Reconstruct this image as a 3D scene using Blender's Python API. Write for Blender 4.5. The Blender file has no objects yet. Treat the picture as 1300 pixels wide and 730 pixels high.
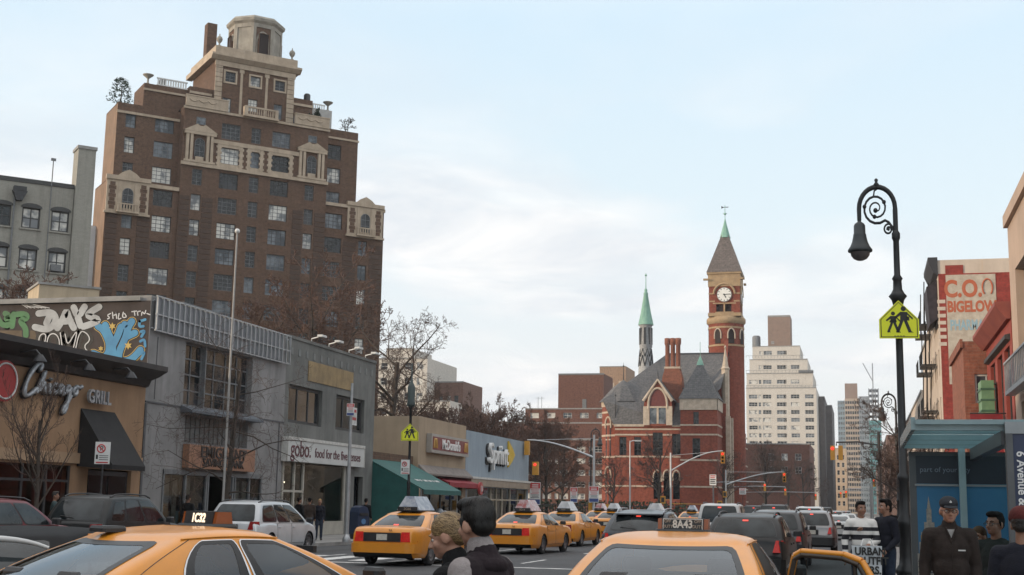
import bpy, math, random
import numpy as np
from mathutils import Vector, Matrix, Euler
R = math.radians
C = bpy.context.scene.collection
scene = bpy.context.scene

# ------------------------------------------------------------------ camera, world, sun, exposure
EYE = 1.7
F_PX, YAW, PITCH, ROLL = 1650.0, R(15.1), R(9.5), R(1.0)
_f = Vector((-math.sin(YAW)*math.cos(PITCH), math.cos(YAW)*math.cos(PITCH), math.sin(PITCH)))
_r0 = Vector((math.cos(YAW), math.sin(YAW), 0)); _u0 = _r0.cross(_f)
_r = _r0*math.cos(ROLL) + _u0*math.sin(ROLL); _u = _u0*math.cos(ROLL) - _r0*math.sin(ROLL)
cam_d = bpy.data.cameras.new('camera'); cam = bpy.data.objects.new('camera', cam_d); C.objects.link(cam)
cam.matrix_world = Matrix(((_r.x, _u.x, -_f.x, 0), (_r.y, _u.y, -_f.y, 0), (_r.z, _u.z, -_f.z, EYE), (0, 0, 0, 1)))
cam_d.sensor_width = 36; cam_d.lens = F_PX/1300*36; cam_d.clip_start = .1; cam_d.clip_end = 6000
scene.camera = cam

SUN_EL, SUN_AZ = R(9), R(240)            # azimuth clockwise from +Y: the sun is low, to the left and a little behind
_s = Vector((math.sin(SUN_AZ)*math.cos(SUN_EL), math.cos(SUN_AZ)*math.cos(SUN_EL), math.sin(SUN_EL)))
sun_d = bpy.data.lights.new('sun', 'SUN'); sun_d.energy = 2.6; sun_d.angle = R(.6); sun_d.color = (1, .80, .58)
sun = bpy.data.objects.new('sun', sun_d); C.objects.link(sun); sun.rotation_euler = _s.to_track_quat('Z', 'Y').to_euler()

world = bpy.data.worlds.new('World'); scene.world = world; world.use_nodes = True
nt = world.node_tree; nt.nodes.clear()
def N(nt, t, ins=None, **props):
    n = nt.nodes.new('ShaderNode' + t)
    for k, v in props.items(): setattr(n, k, v)
    for k, v in (ins or {}).items():
        s = n.inputs[k]
        if isinstance(v, bpy.types.NodeSocket): nt.links.new(v, s)
        else: s.default_value = v
    return n
def ramp(nt, fac, stops):
    n = N(nt, 'ValToRGB', {0: fac}); e = n.color_ramp.elements
    while len(e) > 1: e.remove(e[-1])
    e[0].position, e[0].color = stops[0][0], (*stops[0][1], 1)
    for p, c in stops[1:]:
        q = e.new(p); q.color = (*c, 1)
    return n.outputs[0]
def mixc(nt, fac, a, b, blend='MIX'):
    n = N(nt, 'Mix', data_type='RGBA', blend_type=blend)
    for s, v in ((n.inputs[0], fac), (n.inputs[6], a), (n.inputs[7], b)):
        if isinstance(v, bpy.types.NodeSocket): nt.links.new(v, s)
        else: s.default_value = v if not isinstance(v, tuple) else (*v[:3], 1)
    return n.outputs[2]
def math_(nt, op, a, b=0.0, clamp=False):
    n = N(nt, 'Math', {0: a, 1: b}, operation=op); n.use_clamp = clamp; return n.outputs[0]
sky = N(nt, 'TexSky', sky_type='NISHITA', sun_disc=False, sun_elevation=SUN_EL, sun_rotation=SUN_AZ, altitude=10, air_density=1.0, dust_density=1.2, ozone_density=2.0)
tc = N(nt, 'TexCoord'); nrm = tc.outputs['Generated']
sep = N(nt, 'SeparateXYZ', {0: nrm})
zc = math_(nt, 'MAXIMUM', sep.outputs[2], .0)
den = math_(nt, 'ADD', zc, .12)
pl = N(nt, 'CombineXYZ', {0: math_(nt, 'ADD', math_(nt, 'DIVIDE', sep.outputs[0], den), 1.3), 1: math_(nt, 'ADD', math_(nt, 'DIVIDE', sep.outputs[1], den), 6.4), 2: 0.0})
nz1 = N(nt, 'TexNoise', {'Vector': pl.outputs[0], 'Scale': .85, 'Detail': 6.0, 'Roughness': .5, 'Distortion': .25})
nz2 = N(nt, 'TexNoise', {'Vector': pl.outputs[0], 'Scale': 2.1, 'Detail': 6.0, 'Roughness': .6, 'Distortion': .4})
veil = ramp(nt, zc, [(0.0, (8.0, 8.0, 7.95)), (.10, (7.9, 8.1, 8.2)), (.22, (7.0, 8.0, 8.5)), (.36, (6.1, 7.6, 8.7)), (.45, (7.2, 8.4, 9.2)), (.62, (11.4, 11.5, 11.6)), (1.0, (13.8, 13.5, 13.3))])  # upper stops, above the view, are raised to brighten the street
base = mixc(nt, .86, sky.outputs[0], veil)
cl = ramp(nt, nz1.outputs[0], [(.46, (0, 0, 0)), (.64, (1, 1, 1))])
band = ramp(nt, zc, [(0.02, (0, 0, 0)), (.10, (1, 1, 1)), (.26, (.85, .85, .85)), (.42, (.12, .12, .12)), (1, (.1, .1, .1))])
clf = math_(nt, 'MULTIPLY', cl, band)
ccol = mixc(nt, ramp(nt, nz2.outputs[0], [(.38, (0, 0, 0)), (.62, (1, 1, 1))]), (6.3, 6.6, 7.0), (8.6, 8.4, 8.25))
skyc = mixc(nt, math_(nt, 'MULTIPLY', clf, .95), base, ccol)
bg = N(nt, 'Background', {0: skyc, 1: .10})
wo = N(nt, 'OutputWorld', {0: bg.outputs[0]})

vs = scene.view_settings; scene.display_settings.display_device = 'sRGB'
vs.view_transform = 'Standard'; vs.look = 'None'; vs.exposure = 0.38; vs.gamma = 1.0; vs.use_curve_mapping = False
scene.cycles.max_bounces = 5; scene.cycles.diffuse_bounces = 3; scene.cycles.glossy_bounces = 3
scene.cycles.transmission_bounces = 3; scene.cycles.transparent_max_bounces = 6
scene.cycles.use_denoising = True

# ------------------------------------------------------------------ helpers
def ray(px, py): return _f + _r*((px-650)/F_PX) + _u*((365-py)/F_PX)
def at_y(px, py, y):
    d = ray(px, py); return Vector((0, 0, EYE)) + d*(y/d.y)
def at_d(px, py, dist): return Vector((0, 0, EYE)) + ray(px, py)*dist
def tag(o, label=None, cat=None, group=None, kind=None):
    for k, v in (('label', label), ('category', cat), ('group', group), ('kind', kind)):
        if v: o[k] = v
    return o
def empty(name, label, cat, loc=(0, 0, 0), rz=0.0, group=None):
    o = bpy.data.objects.new(name, None); C.objects.link(o); o.location = loc; o.rotation_euler = (0, 0, rz)
    o.empty_display_size = .3
    return tag(o, label, cat, group)
def link(name, me, parent=None, loc=None):
    o = bpy.data.objects.new(name, me); C.objects.link(o)
    if parent is not None: o.parent = parent
    if loc is not None: o.location = loc
    return o
def copy_tree(o, parent=None):
    c = o.copy(); C.objects.link(c); c.parent = parent
    for ch in list(o.children): copy_tree(ch, c)
    return c
def place(o, loc, rz=0.0, label=None, group=None):
    o.location = loc; o.rotation_euler = (0, 0, rz)
    if label: o['label'] = label
    if group: o['group'] = group
    return o

class MB:
    """collects shapes; build() links them as one mesh object"""
    def __init__(s, M=None):
        s.v = []; s.f = []; s.m = []; s.sm = []; s.M = M or Matrix()
    def add(s, vs, fs, m=0, smooth=False):
        o = len(s.v); M = s.M
        s.v += [M @ Vector(p) for p in vs]
        for f in fs: s.f.append([o+i for i in f]); s.m.append(m); s.sm.append(smooth)
        return s
    def poly(s, pts, m=0): return s.add(pts, [range(len(pts))], m)
    def box(s, x0, x1, y0, y1, z0, z1, m=0):
        return s.add([(x0,y0,z0),(x1,y0,z0),(x1,y1,z0),(x0,y1,z0),(x0,y0,z1),(x1,y0,z1),(x1,y1,z1),(x0,y1,z1)],
                     [(0,3,2,1),(4,5,6,7),(0,1,5,4),(1,2,6,5),(2,3,7,6),(3,0,4,7)], m)
    def rbox(s, x0, x1, y0, y1, z0, z1, b=.03, m=0):
        # box with chamfered vertical and top edges
        def ring(i, z): return [(x0+i,y0,z),(x1-i,y0,z),(x1,y0+i,z),(x1,y1-i,z),(x1-i,y1,z),(x0+i,y1,z),(x0,y1-i,z),(x0,y0+i,z)]
        def ring2(z): return [(x0+b,y0+b,z),(x1-b,y0+b,z),(x1-b,y0+b,z),(x1-b,y1-b,z),(x1-b,y1-b,z),(x0+b,y1-b,z),(x0+b,y1-b,z),(x0+b,y0+b,z)]
        vs = ring(b, z0) + ring(b, z1-b) + [(x0+b*1.4,y0+b*.6,z1),(x1-b*1.4,y0+b*.6,z1),(x1-b*.6,y0+b*1.4,z1),(x1-b*.6,y1-b*1.4,z1),(x1-b*1.4,y1-b*.6,z1),(x0+b*1.4,y1-b*.6,z1),(x0+b*.6,y1-b*1.4,z1),(x0+b*.6,y0+b*1.4,z1)]
        fs = [tuple(reversed(range(8))), tuple(range(16, 24))]
        for r in (0, 8):
            for i in range(8): fs.append((r+i, r+(i+1) % 8, r+8+(i+1) % 8, r+8+i))
        return s.add(vs, fs, m)
    def prism(s, prof, a0, a1, axis='x', m=0):
        # profile is (p,q): axis x -> (y,z); y -> (x,z); z -> (x,y)
        k = {'x': lambda p, q, a: (a, p, q), 'y': lambda p, q, a: (p, a, q), 'z': lambda p, q, a: (p, q, a)}[axis]
        n = len(prof)
        area = sum(prof[i][0]*prof[(i+1) % n][1] - prof[(i+1) % n][0]*prof[i][1] for i in range(n))
        flip = (area < 0) ^ (axis == 'y')
        vs = [k(p, q, a0) for p, q in prof] + [k(p, q, a1) for p, q in prof]
        fs = [tuple(reversed(range(n))), tuple(range(n, 2*n))] + [(i, (i+1) % n, n+(i+1) % n, n+i) for i in range(n)]
        if flip: fs = [tuple(reversed(f)) for f in fs]
        return s.add(vs, fs, m)
    def tube(s, path, rad, n=8, m=0, caps=True, smooth=True):
        path = [Vector(p) for p in path]; k = len(path)
        rad = rad if isinstance(rad, (list, tuple)) else [rad]*k
        vs = []; prev = None
        for i, p in enumerate(path):
            d = (path[min(i+1, k-1)] - path[max(i-1, 0)])
            d = d.normalized() if d.length > 1e-9 else Vector((0, 0, 1))
            if prev is None:
                a = d.cross(Vector((0, 0, 1)) if abs(d.z) < .9 else Vector((1, 0, 0))).normalized()
            else:
                a = prev - d*prev.dot(d)
                a = a.normalized() if a.length > 1e-6 else d.orthogonal().normalized()
            prev = a; b = d.cross(a)
            for j in range(n):
                t = 2*math.pi*j/n; vs.append(p + (a*math.cos(t) + b*math.sin(t))*rad[i])
        fs = [(i*n+j, i*n+(j+1) % n, (i+1)*n+(j+1) % n, (i+1)*n+j) for i in range(k-1) for j in range(n)]
        s.add(vs, fs, m, smooth)
        if caps: 
            s.add(vs[:n], [tuple(reversed(range(n)))], m); s.add(vs[-n:], [tuple(range(n))], m)
        return s
    def lathe(s, prof, c=(0, 0, 0), n=16, m=0, smooth=True, ph=0.0, ax='z'):
        vs = []; k = len(prof)
        for r, z in prof:
            for j in range(n):
                t = 2*math.pi*(j+.0)/n + ph
                q = (r*math.cos(t), r*math.sin(t), z)
                if ax == 'y': q = (q[0], q[2], q[1])
                if ax == 'x': q = (q[2], q[0], q[1])
                vs.append((c[0]+q[0], c[1]+q[1], c[2]+q[2]))
        fs = [(i*n+j, i*n+(j+1) % n, (i+1)*n+(j+1) % n, (i+1)*n+j) for i in range(k-1) for j in range(n)]
        if ax == 'y': fs = [tuple(reversed(f)) for f in fs]
        return s.add(vs, fs, m, smooth)
    def ball(s, c, r, n=10, m=0, sc=(1, 1, 1)):
        prof = [(max(1e-4, math.sin(math.pi*i/n)), -math.cos(math.pi*i/n)) for i in range(n+1)]
        vs = []; q = 2*n
        for a, z in prof:
            for j in range(q):
                t = 2*math.pi*j/q
                vs.append((c[0]+r*sc[0]*a*math.cos(t), c[1]+r*sc[1]*a*math.sin(t), c[2]+r*sc[2]*z))
        return s.add(vs, [(i*q+j, i*q+(j+1) % q, (i+1)*q+(j+1) % q, (i+1)*q+j) for i in range(n) for j in range(q)], m, True)
    def wall(s, x0, x1, z0, z1, holes=(), y=0.0, rev=.15, m=0, mr=None, extra_x=(), extra_z=()):
        # a wall sheet in the plane y facing -y, with real openings and their reveals
        xs = sorted({round(a, 4) for a in [x0, x1, *extra_x] + [q for h in holes for q in h[:2]] if x0-1e-6 <= a <= x1+1e-6})
        zs = sorted({round(a, 4) for a in [z0, z1, *extra_z] + [q for h in holes for q in h[2:4]] if z0-1e-6 <= a <= z1+1e-6})
        for i in range(len(xs)-1):
            for j in range(len(zs)-1):
                cx, cz = (xs[i]+xs[i+1])/2, (zs[j]+zs[j+1])/2
                if any(h[0] < cx < h[1] and h[2] < cz < h[3] for h in holes): continue
                s.poly([(xs[i], y, zs[j]), (xs[i+1], y, zs[j]), (xs[i+1], y, zs[j+1]), (xs[i], y, zs[j+1])], m)
        q = m if mr is None else mr
        for a, b, c, d in [h[:4] for h in holes]:
            s.poly([(a,y,c),(a,y+rev,c),(a,y+rev,d),(a,y,d)][::-1], q); s.poly([(b,y,c),(b,y+rev,c),(b,y+rev,d),(b,y,d)], q)
            s.poly([(a,y,c),(b,y,c),(b,y+rev,c),(a,y+rev,c)], q); s.poly([(a,y,d),(b,y,d),(b,y+rev,d),(a,y+rev,d)][::-1], q)
        return s
    def mesh(s, name, mats):
        me = bpy.data.meshes.new(name)
        me.from_pydata([tuple(p) for p in s.v], [], s.f)
        for q in (mats if isinstance(mats, (list, tuple)) else [mats]): me.materials.append(q)
        me.polygons.foreach_set('material_index', s.m); me.polygons.foreach_set('use_smooth', s.sm)
        uv = me.uv_layers.new(name='UVMap').data
        co = s.v
        for p in me.polygons:
            n = p.normal
            if abs(n.z) > .85: tx, ty = Vector((1, 0, 0)), Vector((0, 1, 0))
            else:
                tx = Vector((-n.y, n.x, 0)).normalized(); ty = n.cross(tx)
            for li, vi in zip(p.loop_indices, p.vertices):
                uv[li].uv = (co[vi].dot(tx), co[vi].dot(ty))
        me.update(); return me
    def build_each(s, name, mats, parent=None):
        # every loose piece becomes an object of its own
        par = list(range(len(s.v)))
        def find(i):
            while par[i] != i: par[i] = par[par[i]]; i = par[i]
            return i
        for f in s.f:
            for i in f[1:]: par[find(i)] = find(f[0])
        grp = {}
        for k, f in enumerate(s.f): grp.setdefault(find(f[0]), []).append(k)
        out = []
        for ks in grp.values():
            b = MB(); ids = {}
            for k in ks:
                b.f.append([ids.setdefault(i, len(ids)) for i in s.f[k]]); b.m.append(s.m[k]); b.sm.append(s.sm[k])
            b.v = [s.v[i] for i in ids]; out.append(b.build(name, mats, parent))
        return out
    def build(s, name, mats, parent=None, loc=None): return link(name, s.mesh(name, mats), parent, loc)

# ------------------------------------------------------------------ materials
_mats = {}
def newmat(name):
    m = bpy.data.materials.new(name); m.use_nodes = True; t = m.node_tree; t.nodes.clear()
    b = N(t, 'BsdfPrincipled'); o = N(t, 'OutputMaterial', {0: b.outputs[0]}); _mats[name] = m
    return m, t, b
def setc(b, k, v):
    if isinstance(v, bpy.types.NodeSocket): b.id_data.links.new(v, b.inputs[k])
    else: b.inputs[k].default_value = (*v, 1) if isinstance(v, tuple) and len(v) == 3 else v
def mat(name, c1, c2=None, scale=3.0, rough=.7, metal=0.0, bump=0.0, bscale=None, coat=0.0, spec=.5, coord='UV', streak=0.0, emit=None, estr=0.0, detail=6.0):
    """plain procedural material: two tones of noise, optional grain bump and vertical streaks"""
    if name in _mats: return _mats[name]
    m, t, b = newmat(name)
    c2 = c2 or tuple(x*.82 for x in c1)
    co = N(t, 'TexCoord').outputs[coord]
    nz = N(t, 'TexNoise', {'Vector': co, 'Scale': scale, 'Detail': detail, 'Roughness': .6})
    col = mixc(t, ramp(t, nz.outputs[0], [(.36, (0, 0, 0)), (.64, (1, 1, 1))]), c1, c2)
    if streak:
        mp = N(t, 'Mapping', {0: co, 3: (2.2, .22, 1)})
        sn = N(t, 'TexNoise', {'Vector': mp.outputs[0], 'Scale': 1.0, 'Detail': 5.0, 'Roughness': .65})
        col = mixc(t, math_(t, 'MULTIPLY', ramp(t, sn.outputs[0], [(.45, (0, 0, 0)), (.7, (1, 1, 1))]), streak), col, tuple(x*.45 for x in c1))
    setc(b, 'Base Color', col); setc(b, 'Roughness', rough); setc(b, 'Metallic', metal); setc(b, 'Coat Weight', coat); setc(b, 'Specular IOR Level', spec)
    b.inputs['Coat Roughness'].default_value = .04
    if bump:
        n2 = N(t, 'TexNoise', {'Vector': co, 'Scale': bscale or scale*8, 'Detail': 4.0})
        bp = N(t, 'Bump', {'Strength': bump, 'Distance': .02, 'Height': n2.outputs[0]}); t.links.new(bp.outputs[0], b.inputs['Normal'])
    if emit: setc(b, 'Emission Color', emit); b.inputs['Emission Strength'].default_value = estr
    return m
def brick(name, c1, c2, mortar, bw=.42, rh=.14, ms=.012, rough=.88, streak=.35, blotch=.35, bump=.25, mot=.75):
    if name in _mats: return _mats[name]
    m, t, b = newmat(name); co = N(t, 'TexCoord').outputs['UV']
    br = N(t, 'TexBrick', {'Vector': co, 'Color1': (*c1, 1), 'Color2': (*c2, 1), 'Mortar': (*mortar, 1), 'Scale': 1.0, 'Mortar Size': ms, 'Mortar Smooth': .2, 'Bias': -.1, 'Brick Width': bw, 'Row Height': rh})
    nz = N(t, 'TexNoise', {'Vector': co, 'Scale': .35, 'Detail': 8.0, 'Roughness': .65})
    col = mixc(t, math_(t, 'MULTIPLY', ramp(t, nz.outputs[0], [(.35, (0, 0, 0)), (.7, (1, 1, 1))]), blotch), br.outputs[0], tuple(x*.55 for x in c1))
    mp = N(t, 'Mapping', {0: co, 3: (1.6, .12, 1)})
    sn = N(t, 'TexNoise', {'Vector': mp.outputs[0], 'Scale': 1.0, 'Detail': 6.0, 'Roughness': .65})
    col = mixc(t, math_(t, 'MULTIPLY', ramp(t, sn.outputs[0], [(.5, (0, 0, 0)), (.75, (1, 1, 1))]), streak), col, tuple(x*.4 for x in c1))
    mo = N(t, 'TexNoise', {'Vector': co, 'Scale': 2.6, 'Detail': 6.0, 'Roughness': .75})
    col = mixc(t, mot, col, ramp(t, mo.outputs[0], [(.3, (.45, .45, .46)), (.5, (1, 1, 1)), (.72, (1.5, 1.45, 1.4))]), 'MULTIPLY')
    setc(b, 'Base Color', col); setc(b, 'Roughness', rough); setc(b, 'Specular IOR Level', .3)
    bp = N(t, 'Bump', {'Strength': bump, 'Distance': .02, 'Height': br.outputs[1]}); bp.invert = True; t.links.new(bp.outputs[0], b.inputs['Normal'])
    return m
def panes(name, dark, bright=None, rough=.05, scale=.7, thr=.55):
    """window glass: dark and glossy, uneven like rooms behind it"""
    if name in _mats: return _mats[name]
    m, t, b = newmat(name); co = N(t, 'TexCoord').outputs['Object']
    inf = N(t, 'ObjectInfo').outputs['Random']
    ad = N(t, 'VectorMath', {0: co, 1: N(t, 'CombineXYZ', {0: math_(t, 'MULTIPLY', inf, 57.0), 1: inf, 2: math_(t, 'MULTIPLY', inf, 23.0)}).outputs[0]}, operation='ADD')
    nz = N(t, 'TexNoise', {'Vector': ad.outputs[0], 'Scale': scale, 'Detail': 3.0})
    col = mixc(t, ramp(t, nz.outputs[0], [(thr-.06, (0, 0, 0)), (thr+.06, (1, 1, 1))]), dark, bright or tuple(x*2.2 for x in dark))
    setc(b, 'Base Color', col); setc(b, 'Roughness', rough); setc(b, 'Specular IOR Level', .5)
    nb = N(t, 'TexNoise', {'Vector': ad.outputs[0], 'Scale': 1.3, 'Detail': 1.0})
    bp = N(t, 'Bump', {'Strength': .12, 'Distance': .05, 'Height': nb.outputs[0]}); t.links.new(bp.outputs[0], b.inputs['Normal'])
    return m
def text(name, s, size, M, material, parent=None, ext=.01, off=0.0, sx=1.0, shear=0.0, align='CENTER', spacing=1.0, label=None):
    cu = bpy.data.curves.new('lettering', 'FONT'); cu.body = s; cu.size = size; cu.extrude = ext; cu.offset = off; cu.shear = shear
    cu.align_x = align; cu.align_y = 'CENTER'; cu.space_character = spacing; cu.resolution_u = 4
    t = bpy.data.objects.new('lettering', cu)
    me = bpy.data.meshes.new_from_object(t); me.name = name
    bpy.data.objects.remove(t); bpy.data.curves.remove(cu)
    me.transform(M @ Matrix.Diagonal((sx, 1, 1, 1))); me.materials.clear(); me.materials.append(material)
    o = link(name, me, parent)
    return o
def wallM(x, y, z): return Matrix.Translation((x, y, z)) @ Matrix.Rotation(R(90), 4, 'X')     # text standing on a front wall (faces -y)
# ------------------------------------------------------------------ shared materials
asphalt = mat('asphalt', (.052, .053, .056), (.036, .037, .040), .6, .82, bump=.35, bscale=60, coord='Object')
concrete = mat('pavement', (.26, .25, .235), (.19, .185, .18), .8, .85, bump=.2, bscale=40, coord='Object')
kerb_m = mat('kerb', (.30, .29, .28), (.20, .20, .19), 1.5, .8)
white_paint = mat('road_paint', (.70, .70, .68), (.36, .36, .35), 3.0, .7, coord='Object')
soil = mat('soil', (.06, .05, .035), (.10, .09, .06), 1.5, .95, coord='Object')
stone_cream = mat('limestone', (.45, .36, .27), (.34, .27, .20), .8, .85, streak=.35, bump=.2)
stone_grey = mat('weathered_limestone', (.34, .31, .26), (.22, .20, .17), .7, .85, streak=.4, bump=.2)
tower_brick = brick('brown_brick', (.135, .078, .052), (.103, .061, .042), (.14, .105, .08))
tower_band = mat('brick_band', (.082, .052, .038), (.06, .038, .029), 2, .9)
red_brick = brick('red_brick', (.25, .095, .06), (.20, .075, .05), (.22, .12, .09), blotch=.3, streak=.25)
lib_brick = brick('banded_red_brick', (.25, .062, .037), (.20, .05, .032), (.22, .11, .08), blotch=.4)
lib_stone = mat('pale_band_stone', (.52, .43, .34), (.38, .31, .24), 1.5, .85, streak=.2)
slate = brick('slate', (.145, .142, .142), (.11, .11, .112), (.07, .07, .08), bw=.6, rh=.35, ms=.02, streak=.45, blotch=.4)
slate_brown = brick('brown_slate', (.165, .14, .13), (.13, .112, .105), (.09, .08, .075), bw=.6, rh=.35, ms=.02, streak=.3)
copper = mat('verdigris', (.24, .42, .33), (.17, .33, .27), 1.2, .75, streak=.35)
black_iron = mat('black_iron', (.012, .013, .014), (.02, .02, .021), 6, .45, metal=.2, bump=.05, coord='Object')
steel = mat('galvanised', (.42, .43, .44), (.33, .34, .35), 4, .45, metal=.6, coord='Object')
dark_metal = mat('dark_metal', (.03, .03, .033), (.045, .045, .048), 5, .5, metal=.3, coord='Object')
white_metal = mat('white_metal', (.62, .62, .60), (.5, .5, .49), 4, .5, coord='Object')
frame_dark = mat('window_frame_dark', (.035, .034, .034), (.05, .05, .05), 5, .6)
frame_grey = mat('window_frame_grey', (.16, .165, .17), (.11, .115, .12), 5, .6)
frame_white = mat('window_frame_white', (.55, .54, .51), (.42, .41, .39), 5, .6)
g_dark = panes('glass_dark', (.010, .012, .014), (.034, .038, .043))
g_mid = panes('glass_mid', (.05, .06, .072), (.16, .18, .20), thr=.5)
g_blind = panes('glass_blind', (.16, .17, .18), (.62, .60, .55), rough=.25, thr=.47)
g_warm = panes('glass_warm', (.05, .045, .045), (.34, .27, .19), rough=.1, thr=.5)
interior = mat('shop_interior', (.10, .085, .07), (.045, .04, .035), .6, .8)
roofing = mat('tar_roof', (.075, .073, .072), (.05, .05, .05), 1, .9)
def _glass(name, tint, refl, ior=1.5):
    m, t, b = newmat(name); t.nodes.remove(b)
    tr = N(t, 'BsdfTransparent', {0: (*tint, 1)}); gl = N(t, 'BsdfGlossy', {0: (.9, .95, 1, 1), 1: .02})
    fr = N(t, 'Fresnel', {0: ior})
    fac = math_(t, 'ADD', math_(t, 'MULTIPLY', fr.outputs[0], 1.0), refl, True)
    mx = N(t, 'MixShader', {0: fac, 1: tr.outputs[0], 2: gl.outputs[0]})
    t.links.new(mx.outputs[0], [n for n in t.nodes if n.type == 'OUTPUT_MATERIAL'][0].inputs[0]); return m
shop_glass = _glass('shop_glass', (.55, .57, .57), .0, 1.36)
shelter_glass = _glass('shelter_glass', (.78, .86, .88), .06)
car_glass = _glass('car_glass', (.46, .52, .53), .04)

rnd = random.Random(4)
_wm = {}
def win_mesh(w, h, cols, rows, fm, gm, ft=.06, bar=.035, sill=None, depth=.05, arch=False):
    key = (round(w, 2), round(h, 2), cols, rows, fm.name, gm.name, ft, sill.name if sill else '', arch)
    if key in _wm: return _wm[key]
    b = MB()
    if arch:
        r = w/2; zs = h-r; n = 12
        arcp = [(r-r*math.cos(math.pi*i/n), zs+r*math.sin(math.pi*i/n)) for i in range(n+1)]
        b.poly([(0, 0, 0), (w, 0, 0)] + [(x, 0, z) for x, z in reversed(arcp)], 1)
        b.tube([(x, -.02, z) for x, z in [(0.02, 0)] + arcp + [(w-.02, 0)]], ft*.7, 5, 0)
        b.box(r-bar/2, r+bar/2, -.03, 0, 0, h, 0)
    else:
        b.poly([(0, 0, 0), (w, 0, 0), (w, 0, h), (0, 0, h)], 1)
        b.box(0, ft, -depth, -.004, 0, h); b.box(w-ft, w, -depth, -.004, 0, h); b.box(ft, w-ft, -depth, -.004, 0, ft); b.box(ft, w-ft, -depth, -.004, h-ft, h)
    for i in range(1, cols): b.box(w*i/cols-bar/2, w*i/cols+bar/2, -depth*.7, -.004, ft, (h-ft))
    for j in range(1, rows):
        for i in range(cols): b.box(w*i/cols+bar/2+.001, w*(i+1)/cols-bar/2-.001, -depth*.6, -.004, h*j/rows-bar/2, h*j/rows+bar/2)
    if sill: b.box(-.08, w+.08, -.24, -.06, -.12, -.005, 2)
    me = b.mesh('window', [fm, gm] + ([sill] if sill else [])); _wm[key] = me; return me
def put_windows(parent, holes, y, rev, cols=1, rows=2, fm=None, glasses=((g_dark, 1),), sill=None, arch=False, dy=None, ft=.06, bar=.035):
    for h in holes:
        c = h[4] if len(h) > 4 else cols; r = h[5] if len(h) > 5 else rows
        g = rnd.choices([q[0] for q in glasses], [q[1] for q in glasses])[0]
        link('window', win_mesh(h[1]-h[0], h[3]-h[2], c, r, fm or frame_dark, g, ft, bar, sill, arch=arch), parent, (h[0], y+rev-.01, h[2]))
def shell(b, x0, x1, y0, y1, z0, z1, m=0, mroof=1, front=(), left=(), right=(), rev=.15, par=0.0, fy=True):
    """a block: front sheet with openings, sides, back, roof (par: parapet height above the roof)"""
    M0 = b.M.copy()
    if fy: b.wall(x0, x1, z0, z1, front, y0, rev, m)
    b.M = M0 @ Matrix.Translation((x0, 0, 0)) @ Matrix.Rotation(R(-90), 4, 'Z'); b.wall(-y1, -y0, z0, z1, left, 0, rev, m)     # faces -x; local x runs back to front
    b.M = M0 @ Matrix.Translation((x1, 0, 0)) @ Matrix.Rotation(R(90), 4, 'Z'); b.wall(y0, y1, z0, z1, right, 0, rev, m)       # faces +x
    b.M = M0
    b.poly([(x1, y1, z0), (x0, y1, z0), (x0, y1, z1), (x1, y1, z1)], m)
    b.poly([(x0, y0, z1-par), (x1, y0, z1-par), (x1, y1, z1-par), (x0, y1, z1-par)], mroof)
    if par:
        t = .25
        b.box(x0+.003, x1-.003, y0+.003, y0+t, z1-par+.004, z1-.002, m); b.box(x0+.003, x0+t, y0+t, y1-.003, z1-par+.004, z1-.002, m); b.box(x1-t, x1-.003, y0+t, y1-.003, z1-par+.004, z1-.002, m)
    return b

# ------------------------------------------------------------------ the ground, the avenue, pavements
KL, KR, XL, XR = -20.3, .35, -25.0, 5.5     # kerbs and building lines
b = MB(); b.poly([(-700, -60, -.02), (700, -60, -.02), (700, 1600, -.02), (-700, 1600, -.02)]); tag(b.build('ground', soil), kind='structure')
b = MB(); b.poly([(KL, -60, 0), (KR, -60, 0), (KR, 1500, 0), (KL, 1500, 0)])
b.poly([(-120, 100.5, -.002), (KL, 100.5, -.002), (KL, 112, -.002), (-120, 112, -.002)]); b.poly([(KR, 124, -.002), (90, 124, -.002), (90, 136, -.002), (KR, 136, -.002)])
tag(b.build('road', asphalt), kind='structure')
for (x0, x1, y0, y1) in ((-60, KL, -60, 100.2), (-60, KL, 112.3, 1500), (KR, 60, -60, 123.7), (KR, 60, 136.3, 1500)):
    b = MB(); b.box(x0, x1, y0, y1, -.01, .13, 0)
    k = x1 if x1 == KL else x0
    b.box(k-.16 if x1 == KL else k-.004, k+.004 if x1 == KL else k+.16, y0-.003, y1+.003, -.012, .134, 1)
    tag(b.build('pavement', [concrete, kerb_m]), kind='structure')
b = MB()
for y in range(20, 600, 9):
    if 96 < y < 116: continue
    for x in (-16.6, -13.2, -9.8, -6.4, -3.0): b.poly([(x-.06, y, .004), (x+.06, y, .004), (x+.06, y+3, .004), (x-.06, y+3, .004)])
tag(b.build('lane_lines', white_paint), kind='structure')
b = MB()
for yy in (36.5, 98.0):
    for i in range(7 if yy < 50 else 16):
        x = KL+.7+i*1.22; b.poly([(x, yy, .008), (x+.6, yy, .008), (x+.6, yy+3.2, .008), (x, yy+3.2, .008)])
    b.poly([(KL+.3, yy-1.3, .006), (KR-.3, yy-1.3, .006), (KR-.3, yy-.95, .006), (KL+.3, yy-.95, .006)])
tag(b.build('crosswalk', white_paint), kind='structure')
b = MB(); rp = random.Random(12); patch_m = mat('tar_patch', (.022, .022, .023), (.034, .034, .035), 2, .8, bump=.3, bscale=60, coord='Object')
for k in range(26):
    x, y = rp.uniform(KL+1.5, KR-1.5), rp.uniform(14, 120); w, l = rp.uniform(.25, .8), rp.uniform(1.2, 6); b.poly([(x+w*math.cos(t*.524)*(1 if t % 3 else .85), y+l*math.sin(t*.524)*(1 if t % 2 else .93), .0025) for t in range(12)])
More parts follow.
